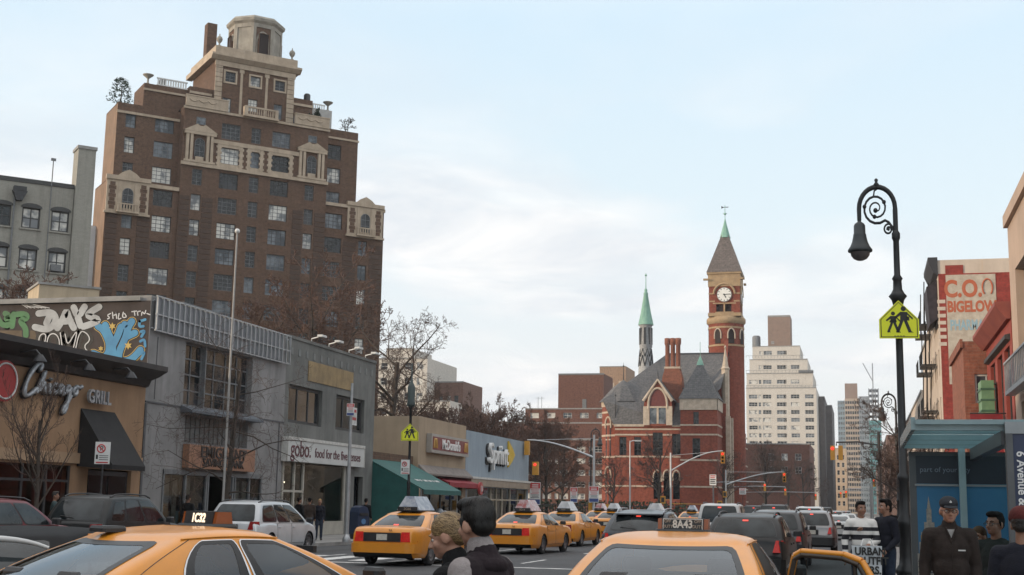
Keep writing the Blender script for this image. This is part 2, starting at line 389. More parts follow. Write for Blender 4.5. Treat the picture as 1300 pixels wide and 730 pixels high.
for k in range(5): x = KL+3.2+k*3.4; b.poly([(x-.03, 12, .0022), (x+.03, 12, .0022), (x+.05, 60, .0022), (x+.1, 130, .0022), (x+.02, 130, .0022), (x-.02, 60, .0022)])
tag(b.build('road_patches', patch_m), kind='structure')

# ------------------------------------------------------------------ the row on the left side of the avenue (local x runs up the avenue, -y faces the street)
def row_building(name, label, y0): return empty(name, label, 'building', (XL, y0, 0), R(90))
def room(b, x0, x1, z0, z1, y0, depth, m):
    """the room behind a shop window"""
    b.poly([(x0, y0+depth, z0), (x1, y0+depth, z0), (x1, y0+depth, z1), (x0, y0+depth, z1)], m)
    b.poly([(x0, y0, z0), (x0, y0+depth, z0), (x0, y0+depth, z1), (x0, y0, z1)][::-1], m); b.poly([(x1, y0, z0), (x1, y0+depth, z0), (x1, y0+depth, z1), (x1, y0, z1)], m)
    b.poly([(x0, y0, z0), (x1, y0, z0), (x1, y0+depth, z0), (x0, y0+depth, z0)], m); b.poly([(x0, y0, z1), (x1, y0, z1), (x1, y0+depth, z1), (x0, y0+depth, z1)][::-1], m)

def rib(path, w, z=0.0, m=0, b=None, plane=None):
    """flat paint stroke with round ends in a wall plane; plane(p,q,z) gives the 3-D point"""
    pts = [Vector(p) for p in path]
    if len(pts) > 2:   # smooth by one Chaikin pass, twice
        for _ in range(2):
            q = [pts[0]]
            for i in range(len(pts)-1): q += [pts[i]*.75+pts[i+1]*.25, pts[i]*.25+pts[i+1]*.75]
            pts = q + [pts[-1]]
    L, Rr = [], []
    for i, p in enumerate(pts):
        d = (pts[min(i+1, len(pts)-1)]-pts[max(i-1, 0)]).normalized(); n = Vector((-d.y, d.x))*w/2
        L.append(p+n); Rr.append(p-n)
    for i in range(len(pts)-1):
        b.poly([plane(*Rr[i], z), plane(*Rr[i+1], z), plane(*L[i+1], z), plane(*L[i], z)], m)
    for p in (pts[0], pts[-1]):
        b.poly([plane(p.x+w/2*math.cos(t*math.pi/5), p.y+w/2*math.sin(t*math.pi/5), z+.0006) for t in range(10)], m)

# --- grill restaurant
tan_stucco = mat('tan_stucco', (.35, .215, .125), (.27, .165, .095), .6, .9, bump=.2, bscale=30, streak=.32)
G = row_building('grill_restaurant', 'tan stucco restaurant with script sign under a heavy black cornice', 20.0)
b = MB()
shop = [(.5, 5.0, .3, 2.72), (5.3, 9.6, .3, 2.72), (9.9, 13.6, .3, 2.72), (13.9, 17.6, .3, 2.72), (18.7, 21.4, .14, 2.66)]
shell(b, 0, 22, 0, 20, 0, 6.0, 0, 1, shop, rev=.25)
b.build('wall', [tan_stucco, roofing], G)
b = MB(); b.box(-.1, 21.9, -.12, -.01, 2.80, 3.14); b.build('fascia', mat('tan_fascia', (.36, .24, .15), None, 1, .85), G)
cor_m = mat('black_cornice', (.022, .018, .017), (.035, .028, .026), 2, .6)
b = MB(); b.prism([(0, 5.66), (-.12, 5.70), (-.22, 5.92), (-.5, 6.02), (-.85, 6.22), (-.85, 6.40), (0, 6.46)], -.2, 22.0, 'x'); b.build('cornice', cor_m, G)
for u in (10.5, 13.9, 16.5, 19.0):
    f = MB(); f.tube([(u, -.5, 6.0), (u, -1.05, 6.05), (u, -1.2, 5.9)], .03, 6); f.lathe([(.07, .1), (.2, -.08), (.21, -.12)], (u, -1.2, 5.82), 10)
    f.build('cornice_lamp', dark_metal, G)
b = MB(); room(b, .5, 17.6, .3, 2.72, .25, 5, 0); 
for i in range(9): b.box(1+i*1.85, 1.9+i*1.85, 2.2, 2.9, .3, 1.05+.1*(i % 3), 1); b.box(1.2+i*1.8, 1.35+i*1.8, 3.5, 3.6, 1.9, 2.2, 2)
b.build('interior', [interior, mat('chair_wood', (.07, .045, .03), None, 2, .7), mat('small_lamp', (.6, .4, .2), None, 1, .5, emit=(1, .6, .3), estr=5.0)], G)
for h in shop[:4]:
    g = MB(); n = 3
    for i in range(n+1): x = h[0]+(h[1]-h[0])*i/n; g.box(x-.05, x+.05, -.02, .06, h[2], h[3], 1)
    g.box(h[0], h[1], -.015, .055, 2.18, 2.26, 1); g.box(h[0], h[1], -.015, .055, .3, .8, 1)
    f = g.build('shop_window', [shop_glass, dark_metal], G)
    q = MB(); q.poly([(h[0], .02, h[2]), (h[1], .02, h[2]), (h[1], .02, h[3]), (h[0], .02, h[3])]); q.build('pane', shop_glass, f)
d_ = MB(); d_.box(18.75, 21.35, .12, .2, .14, 2.6, 0); d_.box(18.9, 20.0, .09, .13, .3, 2.45, 1); d_.box(20.1, 21.2, .09, .13, .3, 2.45, 1); d_.build('door', [dark_metal, mat('door_glass', (.008, .009, .010), None, 2, .2, spec=.12)], G)
a_ = MB(); a_.prism([(-.02, 4.62), (-1.33, 2.78), (-1.33, 2.62), (-.02, 2.72)], 18.0, 20.05, 'x'); a_.build('awning', mat('black_canvas', (.012, .011, .012), (.02, .018, .018), 2, .8), G)
# script sign: strokes drawn as tubes
sg = MB(); P2 = lambda x, y: (13.7 + (x-55)/118.0*2.35+.95, y)
def script(paths, ox, oz, s, y=-.22, r=.085, b=None):
    for p in paths:
        pts = [Vector((ox+q[0]*s, y, oz+q[1]*s)) for q in p]
        for _ in range(2):
            k = [pts[0]]
            for i in range(len(pts)-1): k += [pts[i]*.75+pts[i+1]*.25, pts[i]*.25+pts[i+1]*.75]
            pts = k+[pts[-1]]
        b.tube(pts, [r*(.72+.28*abs(math.sin(i*.35))) for i in range(len(pts))], 6)
letters = [
 [(2.3, 3.0), (2.6, 3.7), (2.2, 4.0), (1.3, 3.1), (.5, 1.6), (.2, .3), (.5, -.25), (1.2, .1), (2.0, .9)],
 [(2.0, .3), (2.6, 1.8), (3.2, 3.0), (3.0, 2.9), (2.5, .6)], [(2.6, 1.0), (3.0, 1.7), (3.3, 1.5), (3.2, .7), (3.5, .6)],
 [(3.9, 1.7), (3.8, .7), (4.1, .6)], [(4.0, 2.15), (4.05, 2.3)],
 [(5.0, 1.6), (4.7, 1.75), (4.4, 1.2), (4.6, .65), (5.1, .8)],
 [(5.9, 1.6), (5.5, 1.7), (5.3, 1.1), (5.5, .7), (5.9, 1.3), (6.0, 1.7), (5.95, .9), (6.2, .7)],
 [(7.1, 1.6), (6.7, 1.75), (6.5, 1.2), (6.7, .8), (7.05, 1.3), (7.2, 1.8), (7.0, .2), (6.7, -1.1), (6.3, -1.7), (6.2, -1.2), (6.9, -.2), (7.4, .6)],
 [(7.9, 1.75), (7.6, 1.3), (7.7, .8), (8.1, .8), (8.3, 1.4), (8.0, 1.85), (8.5, 1.7), (9.0, 1.9)]]
lt = [[(p[0]*1.32, p[1]) for p in q] for q in letters]
script(lt, 14.55, 4.80, .262, b=sg, r=.078)
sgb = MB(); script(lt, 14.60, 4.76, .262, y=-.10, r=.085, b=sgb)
silver = mat('sign_letter_silver', (.42, .44, .46), (.25, .26, .28), 9, .35, metal=.3, coord='Object')
S = empty('script_sign', 'silver script sign reading Chicago Grill on the tan wall', 'sign', (XL, 20, 0), R(90))
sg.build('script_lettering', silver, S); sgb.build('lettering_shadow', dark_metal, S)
text('block_lettering', 'GRILL', .62, wallM(18.72, -.22, 5.02), silver, S, ext=.05, off=.012, sx=.82, spacing=1.05)
rs = MB(); rs.lathe([(.001, -.32), (.62, -.32), (.62, -.10), (.001, -.10)], (13.55, 0, 5.1), 24, 0, False, ax='y')
t_ = rs.build('round_sign', mat('sign_red', (.33, .025, .025), (.27, .02, .02), 2, .4), None); t_.location = (XL, 20, 0); t_.rotation_euler = (0, 0, R(90))
tag(t_, 'round red sign at the left edge of the tan restaurant', 'sign')
rg = MB(); rg.tube([(13.55+.53*math.cos(a*math.pi/16), -.335, 5.1+.53*math.sin(a*math.pi/16)) for a in range(33)], .03, 5); rg.build('rim', white_paint, t_)

# --- bank
bank_wall = mat('grey_concrete', (.27, .262, .26), (.185, .18, .178), .55, .88, bump=.2, bscale=25, streak=.55)
Bk = row_building('bank_building', 'grey concrete bank with a metal rail along its roof', 42.0)
b = MB(); fr = [(2.72, 8.46, 5.25, 7.70), (1.55, 9.85, .14, 2.75), (3.0, 8.3, 3.85, 4.92)]
shell(b, 0, 11.8, 0, 24, 0, 9.0, 0, 1, fr, rev=.3, par=.4)
b.box(0, 11.8, -.03, -.004, 5.14, 5.2, 2); b.box(.0, .12, -.035, -.004, .2, 5.1, 2); b.box(11.3, 11.36, -.03, -.004, .2, 5.12, 2); b.box(.6, .63, -.02, -.004, 5.3, 7.6, 2)
b.build('wall', [bank_wall, roofing, mat('wall_joint', (.10, .10, .105), None, 2, .9)], Bk)
def bank_window(x0, x1, c, r):
    w = link('window', win_mesh(x1-x0, 2.43, c, r, frame_grey, g_dark, .07, .06), Bk, (x0, .27, 5.26))
bank_window(2.73, 4.42, 2, 4); bank_window(4.50, 8.45, 4, 4)
b = MB(); b.box(4.42, 4.50, .05, .3, 5.25, 7.7); b.build('mullion', frame_grey, Bk)
b = MB(); b.prism([(-.5, 4.96), (-.5, 5.05), (-.02, 5.24), (-.02, 4.96)], 2.55, 8.75, 'x'); b.build('window_ledge', mat('blue_slate_ledge', (.10, .115, .135), None, 2, .6), Bk)
b = MB(); b.poly([(3.0, .25, 3.85), (8.3, .25, 3.85), (8.3, .25, 4.92), (3.0, .25, 4.92)]); 
for i in range(14): b.box(3.05+i*.38, 3.33+i*.38, .2, .24, 3.9, 4.88, 1)
b.build('shutter_panel', [frame_grey, mat('old_panel', (.15, .15, .145), (.10, .10, .10), 2, .7)], Bk)
b = MB(); room(b, 1.55, 9.85, .14, 2.75, .3, 4, 0)
for i, x in enumerate((1.7, 2.5, 3.3, 4.1, 7.5, 8.3, 9.2)): b.box(x, x+.35+.2*(i % 2), .55, .6, .3, 2.5, 1)
b.box(1.6, 4.6, .7, .74, .3, 1.25, 2); b.box(7.5, 9.7, .8, .84, .3, 1.0, 2)
b.build('interior', [interior, mat('curtain', (.40, .38, .33), (.25, .24, .2), 3, .9), mat('teal_poster', (.22, .34, .36), None, 2, .6)], Bk)
b = MB()
for x in (1.55, 3.2, 4.85, 5.0, 7.1, 7.3, 8.6, 9.75): b.box(x, x+.1, -.04, .08, .14, 2.75, 0)
b.box(1.55, 9.85, -.05, .09, 2.62, 2.8, 0); b.box(1.65, 4.85, -.03, .07, .14, .5, 0); b.box(7.4, 9.75, -.03, .07, .14, .5, 0)
f = b.build('storefront_frame', frame_grey, Bk)
q = MB(); q.poly([(1.6, .03, .5), (4.9, .03, .5), (4.9, .03, 2.6), (1.6, .03, 2.6)]); q.poly([(7.3, .03, .5), (9.8, .03, .5), (9.8, .03, 2.6), (7.3, .03, 2.6)]); q.build_each('pane', shop_glass, f)
q = MB(); q.box(5.1, 7.1, 1.2, 1.26, .14, 2.6); q.build('door', g_dark, Bk)
b = MB(); rail_m = mat('rail_sheet', (.25, .255, .27), (.19, .195, .21), .8, .55, metal=.3, streak=.3)
b.M = Matrix.Translation((0, .2, 0)); b.box(.15, 11.1, -.34, -.30, 7.85, 9.0, 0)
for i in range(30):
    x = .1+i*.4; b.box(x, x+.05, -.42, -.34, 7.76, 9.06, 1)
for z in (7.76, 8.35, 9.02): b.box(.08, 11.8, -.40, -.345, z, z+.05, 1)
for x in (.1, 4, 8, 11.7): b.tube([(x, -.3, 7.85), (x, 0.0, 7.85)], .04, 5, 1); b.tube([(x, -.3, 8.9), (x, 0.1, 8.7)], .04, 5, 1)
b.build('roof_rail', [rail_m, steel], Bk)
sn = MB(); sn.box(2.9, 8.5, -.3, -.02, 2.88, 3.78)
t_ = sn.build('bank_sign', mat('sign_copper', (.30, .15, .085), (.24, .12, .075), 2, .6)); t_.location = (XL, 42, 0); t_.rotation_euler = (0, 0, R(90)); tag(t_, 'brown sign with dark lettering Emigrant Savings Bank', 'sign')
text('lettering', 'EMIGRANT', .60, wallM(5.7, -.31, 3.50), cor_m, t_, ext=.03, off=.006, sx=1.32); text('lettering', 'SAVINGS BANK', .44, wallM(5.7, -.31, 3.12), cor_m, t_, ext=.03, off=.004, sx=1.15)
# graffiti on the bank's side wall, above the restaurant roof: flat paint at its real place on that wall
def gp(x, y, z): 
    p = at_y(x/6.5, 375+y/6.5, 42.0); return (p.x, 42.0-.006-z, p.z)
gm = [mat('graffiti_backing', (.045, .035, .032), (.07, .055, .05), .8, .9), mat('paint_silver', (.42, .44, .45), (.26, .27, .28), 1.2, .5), mat('paint_black', (.008, .008, .009), None, 2, .6),
      mat('paint_blue', (.06, .27, .46), (.045, .20, .37), 1.4, .6), mat('paint_green', (.05, .20, .07), (.035, .13, .05), 1.2, .6), mat('paint_yellow', (.55, .38, .10), None, 2, .6), mat('paint_white', (.6, .6, .6), None, 2, .6), mat('wall_buff', (.16, .12, .08), (.11, .085, .06), 1, .9)]
b = MB(); p = lambda x, y: gp(x, y, -.002)
xa, xb = -45.0, -25.02
b.poly([(xa, 41.996, 6.3), (xb, 41.996, 6.3), (xb, 41.996, 8.86), (xa, 41.996, 8.86)], 0)
b.poly([gp(-80, 290, .0), gp(-80, 380, .0), gp(320, 430, .0), gp(290, 290, .0)], 7)
gr = [[(-30, 160), (10, 240), (60, 250)], [(45, 150), (80, 165), (45, 195), (85, 205), (60, 250)], [(115, 155), (100, 255)], [(115, 160), (215, 150), (230, 190), (160, 205), (215, 270), (215, 330)]]
si = [[(320, 150), (430, 135), (468, 190), (440, 255), (380, 285), (290, 262)], [(415, 160), (385, 230)], [(475, 270), (525, 190), (550, 120), (570, 190), (610, 268)], [(515, 215), (585, 212)], [(610, 100), (645, 185), (700, 95)], [(645, 185), (665, 250)], [(820, 95), (745, 140), (720, 170), (830, 200), (760, 235), (690, 258)]]
bl = [[(810, 255), (850, 280), (880, 330), (905, 400), (900, 470), (860, 520), (770, 480)], [(870, 245), (885, 290), (935, 400), (930, 530)], [(1000, 260), (975, 330), (935, 410)], [(1090, 215), (1060, 260), (1035, 360), (985, 460), (980, 540), (1050, 545), (1110, 510), (1160, 450)], [(1030, 240), (1060, 270)], [(1040, 345), (1115, 310)]]
ex = [[(1155, 215), (1200, 200)], [(1155, 215), (1150, 260), (1185, 255)], [(1165, 300), (1200, 290), (1170, 340)], [(1160, 380), (1195, 360), (1200, 420)], [(1150, 490), (1200, 460), (1170, 525)]]
for st in bl: rib(st, 78, .002, 5, b, gp)
for st in si+bl+gr: rib(st, 68, .004, 2, b, gp)
for i, st in enumerate(si): rib(st, 54, .006+.0008*i, 1, b, gp)
for i, st in enumerate(bl): rib(st, 56, .007+.0008*i, 3, b, gp)
for i, st in enumerate(gr): rib(st, 46, .006+.0008*i, 4, b, gp)
for st in ex: rib(st, 22, .013, 3, b, gp)
for st in ([(330, 430), (320, 360), (345, 315), (385, 320), (370, 400)], [(385, 430), (400, 330), (450, 310), (490, 350), (495, 440)], [(500, 310), (520, 460)], [(540, 320), (560, 420), (620, 310), (640, 300), (600, 470)], [(620, 470), (660, 290), (720, 310), (750, 370), (690, 420), (740, 480)]): rib(st, 62, .0025, 2, b, gp); rib(st, 9, .014, 6, b, gp)
for x, y, r in ((930, 255, 32), (1060, 415, 34), (835, 440, 24), (1140, 580, 40)): b.poly([gp(x+r*(1 if k % 2 else .5)*math.cos(k*.524), y+r*(1 if k % 2 else .5)*math.sin(k*.524), .016) for k in range(12)], 5)
for st in ([(915, 150), (885, 165), (910, 185), (890, 195)], [(930, 140), (935, 190)], [(930, 168), (960, 160), (960, 130), (965, 190)], [(985, 150), (975, 200), (1000, 190)], [(1020, 140), (1010, 185), (1050, 180), (1030, 150)], [(1090, 135), (1130, 130)], [(1110, 130), (1115, 165)], [(1140, 165), (1135, 135), (1160, 130)], [(1170, 165), (1175, 130), (1195, 160), (1205, 125)], [(1215, 150), (1240, 160)]): rib(st, 9, .012, 6, b, gp)
for x in range(7): rib([(160+x*9, 60+(x % 3)*6), (230+x*30, 105)], 5, .011, 6, b, gp)
b.build('graffiti', gm, Bk).matrix_parent_inverse = (Matrix.Translation((XL, 42, 0)) @ Matrix.Rotation(R(90), 4, 'Z')).inverted()
b = MB(); b.box(.0, .3, .0, 24, 9.0, 9.06); b.box(-.12, -.004, .4, 20, 8.86, 8.98); b.build('coping', kerb_m, Bk)
b = MB(); b.box(7.9, 10.4, 3.2, 5.6, 8.6, 10.0, 0); b.box(7.8, 10.5, 3.1, 5.7, 10.0, 10.1, 1)
b.build('roof_unit', [mat('cream_unit', (.5, .47, .38), (.42, .4, .33), 2, .6), frame_grey], Bk)

# --- food shop with the white sign
gobo_wall = mat('grey_green_stucco', (.18, .182, .172), (.125, .127, .12), .7, .9, bump=.2, bscale=25, streak=.5)
Go = row_building('food_shop_building', 'grey stucco two storey building with white shop sign and small floodlights', 53.8)
b = MB(); f1 = (.42, 4.22, 5.22, 6.95); f2 = (5.95, 9.75, 5.22, 6.95); sf = (.05, 7.4, .14, 3.45); dr = (8.7, 9.9, .14, 3.0)
shell(b, 0, 11.2, 0, 22, 0, 9.15, 0, 1, [f1, f2, sf, dr], rev=.25, par=.4)
for i in range(13): b.box(.4+i*.84, .65+i*.84, -.03, -.003, 8.3, 8.62, 2)
b.box(-.002, 11.2, -.05, -.002, 9.02, 9.16, 0)
b.build('wall', [gobo_wall, roofing, mat('stucco_tile', (.20, .205, .20), None, 2, .9)], Go)
for h, g in ((f1, g_warm), (f2, g_warm)):
    link('window', win_mesh(h[1]-h[0]-.04, h[3]-h[2]-.02, 3, 1, frame_dark, g_dark, .14, .09), Go, (h[0]+.02, .2, h[2]+.01))
pb = MB(); pb.box(8.3, 9.1, .14, .17, 5.6, 6.5, 0); pb.box(8.4, 9.0, .13, .139, 6.25, 6.4, 1); pb.box(8.4, 9.0, .13, .139, 5.85, 6.0, 1); pb.build('window_notice', [white_paint, mat('sign_red2', (.4, .04, .04), None, 2, .5)], Go)
b = MB(); b.box(2.4, 8.0, -.04, -.003, 7.28, 8.22); b.build('painted_panel', mat('peeling_ochre', (.36, .26, .13), (.22, .16, .09), 1.0, .85, streak=.5), Go)
for u in (2.9, 5.0, 7.6, 9.9):
    f = MB(); f.tube([(u, .1, 9.15), (u, .1, 9.32), (u-.1, -.45, 9.42)], .03, 5); f.box(u-.42, u+.12, -.62, -.36, 9.36, 9.46); f.build('floodlight', white_metal, Go)
b = MB(); room(b, .05, 7.4, .14, 3.45, .25, 5, 0)
for i in range(8): b.box(2.6+i*.58, 2.95+i*.58, .9, 1.2, .75, 1.15+.22*(i % 3), 1 + i % 2)
b.box(2.5, 7.2, .8, 1.4, .3, .74, 3)
for i in range(5): b.box(.8+i*1.4, 1.3+i*1.4, 3, 3.4, 2.6, 2.66, 4)
for i in range(7): b.lathe([(.06, 0), (.07, .25), (.02, .32), (.02, .42)], (3.4+i*.45, 1.3, 1.42), 8, 1)
b.box(3.2, 6.7, 1.15, 1.45, 1.36, 1.41, 3); b.box(.6, 7, 4.6, 4.8, .3, 2.6, 3)
b.build('interior', [interior, white_metal, mat('jar_blue', (.16, .26, .32), None, 3, .4), mat('shelf_wood', (.20, .11, .06), None, 2, .6), mat('ceiling_lamp', (.8, .75, .6), None, 1, .5, emit=(1, .85, .6), estr=6.0)], Go)
b = MB()
for x in (.05, 1.25, 2.25, 7.25): b.box(x, x+.14, -.05, .1, .14, 3.45)
b.box(.19, 2.25, -.04, .09, 2.1, 2.2); b.box(2.39, 7.25, -.04, .09, .14, .78); b.box(1.39, 2.25, -.03, .08, .14, .9)
f = b.build('storefront_frame', mat('cream_frame', (.40, .38, .33), (.32, .30, .26), 2, .6), Go)
q = MB(); q.poly([(.1, .03, .14), (7.3, .03, .14), (7.3, .03, 3.4), (.1, .03, 3.4)]); q.build('pane', shop_glass, f)
q = MB(); q.box(8.75, 9.85, .35, .4, .14, 2.9); q.build('door', g_dark, Go)
sn = MB(); sn.box(-.12, 9.15, -.32, -.02, 3.47, 4.42, 0); sn.box(-.14, 9.17, -.36, -.02, 4.42, 4.56, 1); sn.box(-.16, -.12, -.345, -.02, 3.45, 4.56, 1); sn.box(9.15, 9.19, -.345, -.02, 3.45, 4.56, 1)
t_ = sn.build('shop_sign', [mat('sign_white', (.52, .53, .52), (.46, .47, .46), 1, .5), frame_white]); t_.location = (XL, 53.8, 0); t_.rotation_euler = (0, 0, R(90)); tag(t_, 'long white shop sign with maroon words food for the five senses', 'sign')
maroon = mat('maroon_letters', (.10, .022, .03), None, 2, .6)
text('lettering', 'gobo.', 1.05, wallM(1.3, -.33, 4.02), maroon, t_, ext=.008, sx=1.0, off=.004, spacing=.96); text('lettering', 'food for the five senses', .62, wallM(5.75, -.33, 3.92), maroon, t_, ext=.008, sx=.98, off=.002, spacing=1.0)

# --- low shop with the green awning
Aw = row_building('awning_shop', 'low brown brick shop with a wide green canvas awning', 65.0)
b = MB(); shell(b, 0, 7.25, .3, 20, 0, 4.4, 0, 1, [(.4, 6.9, .14, 2.9)], rev=.3, par=.3); b.build('wall', [tower_brick, roofing], Aw)
b = MB(); room(b, .4, 6.9, .14, 2.9, .6, 4, 0); b.build('interior', interior, Aw)
green = mat('green_canvas', (.015, .095, .085), (.011, .07, .065), 1.5, .75, coord='Object', bump=.2, bscale=4)
b = MB(); b.prism([(.28, 4.0), (-2.9, 2.42), (-2.9, 2.18), (-2.87, 2.18), (-2.86, 2.38), (.28, 3.94)], .05, 6.6, 'x')
b.poly([(.08, .25, .2), (.08, -2.6, .2), (.08, -2.6, 2.5), (.08, .25, 3.9)]); b.poly([(.06, .25, .2), (.06, .25, 3.9), (.06, -2.6, 2.5), (.06, -2.6, .2)])
aw = b.build('awning', green, Aw)
b = MB()
for i, (x, w) in enumerate(((1.6, .5), (2.3, .35), (2.85, .6), (3.7, .5), (4.4, .3), (4.9, .6))):
    for k in range(int(w/.12)): b.box(x+k*.13, x+k*.13+.09, -.002, .004, -.11+.03*(k % 2), .11-.02*(k % 3))
o_ = b.build('awning_lettering', white_paint, aw); o_.matrix_local = Matrix.Translation((0, -1.9, 2.935)) @ Matrix.Rotation(R(-63.6), 4, 'X')
for x in (.15, 6.5): q = MB(); q.tube([(x, -2.7, .13), (x, -2.7, 2.5)], .03, 6); q.build('awning_post', steel, Aw)
st = empty('produce_stand', 'market stand with white bags of goods beneath the green awning', 'stand', (XL, 65, 0), R(90))
b = MB(); b.prism([(-.3, .13), (-2.5, .13), (-2.5, .8), (-.3, 1.25)], .6, 6.2, 'x'); b.build('counter', mat('counter_wood', (.12, .08, .05), None, 2, .7), st)
for i in range(11):
    q = MB(); q.ball((1.0+i*.48, -2.2+.25*(i % 2), 1.0+.12*(i % 3)), .27, 5, sc=(1, .9, .8)); q.build('bag', mat('plastic_bag', (.40, .42, .45), (.28, .3, .33), 4, .4, coord='Object'), st)

# --- fast food restaurant
mc_wall = mat('buff_stucco', (.36, .275, .19), (.30, .23, .16), .6, .9, streak=.25)
Mc = row_building('fast_food_restaurant', 'buff fast food restaurant with red sign and small red awning', 72.3)
b = MB(); shell(b, 0, 9.45, 0, 22, 0, 6.75, 0, 1, [(.6, 8.6, .14, 2.75)], rev=.3, par=.35); b.box(8.6, 9.4, -.06, -.003, .14, 3.0, 0); b.build('wall', [mc_wall, roofing], Mc)
b = MB(); room(b, .6, 8.6, .14, 2.75, .3, 4, 0); b.build('interior', interior, Mc)
b = MB(); b.poly([(.6, .1, .14), (8.6, .1, .14), (8.6, .1, 2.75), (.6, .1, 2.75)]); 
for x in (.6, 2.6, 4.6, 6.6, 8.5): b.box(x, x+.1, .04, .16, .14, 2.75, 1)
b.build('storefront', [shop_glass, frame_dark], Mc)
b = MB(); b.prism([(0, 3.95), (-.55, 3.45), (-.55, 3.35), (0, 3.3)], .1, 9.4, 'x'); b.build('canopy_roof', mat('shingle_grey', (.22, .19, .17), (.16, .14, .13), 3, .8), Mc)
b = MB(); b.prism([(0, 3.3), (-.9, 3.0), (-.9, 2.72), (-.86, 2.72), (-.84, 2.94), (0, 3.2)], 3.4, 9.5, 'x'); b.build('awning', mat('red_canvas', (.25, .02, .03), None, 2, .7), Mc)
sn = MB(); sn.box(1.4, 9.0, -.35, -.02, 4.7, 5.82, 0); sn.box(1.6, 8.8, -.36, -.351, 4.88, 5.66, 1)
t_ = sn.build('restaurant_sign', [mat('sign_border', (.34, .31, .28), None, 2, .5), mat('sign_red3', (.17, .018, .02), None, 2, .4)]); t_.location = (XL, 72.3, 0); t_.rotation_euler = (0, 0, R(90)); tag(t_, 'red sign with white lettering and golden arches on buff wall', 'sign')
text('lettering', "McDonald's", .82, wallM(5.2, -.37, 5.24), mat('letter_white', (.75, .75, .74), None, 2, .4), t_, ext=.03, off=.02, sx=.95)
gold = mat('gold_letters', (.50, .28, .08), None, 2, .4)
for x0 in (1.75, 8.0):
    q = MB()
    for k in (0, 1): q.tube([(x0+.3*k+.3*(1-math.cos(a*math.pi/10))/2, -.38, 4.98+.55*math.sin(a*math.pi/10)) for a in range(11)], .055, 6)
    q.build('arch_emblem', gold, t_)
q = MB(); q.lathe([(.001, -.55), (.42, -.55), (.42, -.4), (.001, -.4)], (9.75, -.5, 2.72), 20, 0, False, ax='y'); q.tube([(9.6, -1.062, 2.9), (9.6, -1.062, 2.62), (9.75, -1.062, 2.52), (9.9, -1.062, 2.62), (9.9, -1.062, 2.9)], .03, 5, 1)
q.tube([(9.75, -.9, 2.72), (9.75, 0, 2.72)], .03, 5, 0)
t_ = q.build('disc_sign', [mat('sign_red4', (.38, .05, .05), None, 2, .4), white_metal]); t_.location = (XL, 72.3, 0); t_.rotation_euler = (0, 0, R(90)); tag(t_, 'small red disc sign by the blue grey shop front', 'sign')
# --- phone shop
sp_wall = mat('blue_grey_panel', (.27, .325, .375), (.23, .28, .33), .45, .8, streak=.3)
Sp = row_building('phone_shop', 'blue grey windowless phone shop wall above a tan fascia', 81.8)
b = MB(); shell(b, 0, 16.7, 0, 22, 0, 6.5, 0, 1, [(.5, 16.2, .14, 2.85)], rev=.3, par=.3); b.build('wall', [sp_wall, roofing], Sp)
b = MB(); b.box(.02, 16.72, -.42, -.003, 2.9, 3.36, 0); b.box(.0, 16.75, -.46, -.003, 3.36, 3.5, 1); b.build('fascia', [mat('tan_fascia2', (.30, .24, .18), (.24, .19, .15), 1.5, .8), frame_white], Sp)
b = MB(); room(b, .5, 16.2, .14, 2.85, .3, 4, 0); b.box(2, 5, 2.2, 2.3, .2, 2.4, 1); b.box(9, 15, 1.8, 1.9, .2, 2.5, 1); b.build('interior', [interior, mat('pale_board', (.5, .46, .38), None, 1, .8)], Sp)
b = MB()
for x in (.5, 3.4, 6.2, 7.7, 9.2, 11.4, 13.6, 16.0): b.box(x, x+.16, .02, .18, .14, 2.85, 0)
b.box(.66, 16.0, .03, .17, 2.0, 2.1, 0); f = b.build('storefront_frame', mat('tan_frame', (.36, .31, .24), None, 2, .7), Sp)
q = MB(); q.poly([(.5, .1, .14), (16.2, .1, .14), (16.2, .1, 2.85), (.5, .1, 2.85)]); q.build('pane', shop_glass, f)
lg = MB(); t_ = empty('phone_sign', 'white and black raised lettering Sprint with yellow wedge emblem', 'sign', (XL, 81.8, 0), R(90))
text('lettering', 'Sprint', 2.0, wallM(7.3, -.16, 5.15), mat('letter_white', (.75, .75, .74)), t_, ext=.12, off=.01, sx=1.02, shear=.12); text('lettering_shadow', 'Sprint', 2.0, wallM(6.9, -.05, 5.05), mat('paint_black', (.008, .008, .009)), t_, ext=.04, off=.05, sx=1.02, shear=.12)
q = MB(); q.prism([(10.3, 4.4), (10.3, 6.3), (11.4, 5.8), (12.1, 5.35), (11.4, 4.9)], -.14, -.02, 'y'); q.build('emblem', mat('emblem_yellow', (.60, .40, .03), None, 2, .5), t_)
# ------------------------------------------------------------------ brown brick apartment tower behind the row
T = empty('brick_apartment_tower', 'tall brown brick apartment tower with stepped terraces and stone crown', 'building', (-78.0, 135.6, 0), R(45.2))
cols = [(-5.8, 1.2, 2), (-1.75, 2.3, 4), (2.1, 1.2, 2), (6.0, 2.35, 4), (9.2, 1.2, 2), (12.47, 2.35, 4), (16.46, 1.2, 2), (20.05, 2.3, 4), (24.15, 1.2, 2)]
rows_ = [18.1, 21.2, 24.35, 27.5, 30.65, 33.8, 36.9, 40.0, 43.15, 46.25]
def hole(u, w, z, h=1.95, c=2): return (u-w/2, u+w/2, z-h/2, z+h/2, c, 4)
low, upL, upR = [], [], []
for z in rows_:
    for i, (u, w, c) in enumerate(cols):
        h = hole(u, w, z, c=c)
        if i in (0, 1):
            if z < 38: low.append(h) if not (i == 0 and z > 34.5) else None
            elif z > 39: upL.append(h)
        elif i in (7, 8):
            if z < 39: low.append(h) if not (i == 8 and z > 36) else None
            elif i == 7: upR.append(h)
        elif z < 42 or (z > 45 and i in (3, 4, 5)): low.append(h)
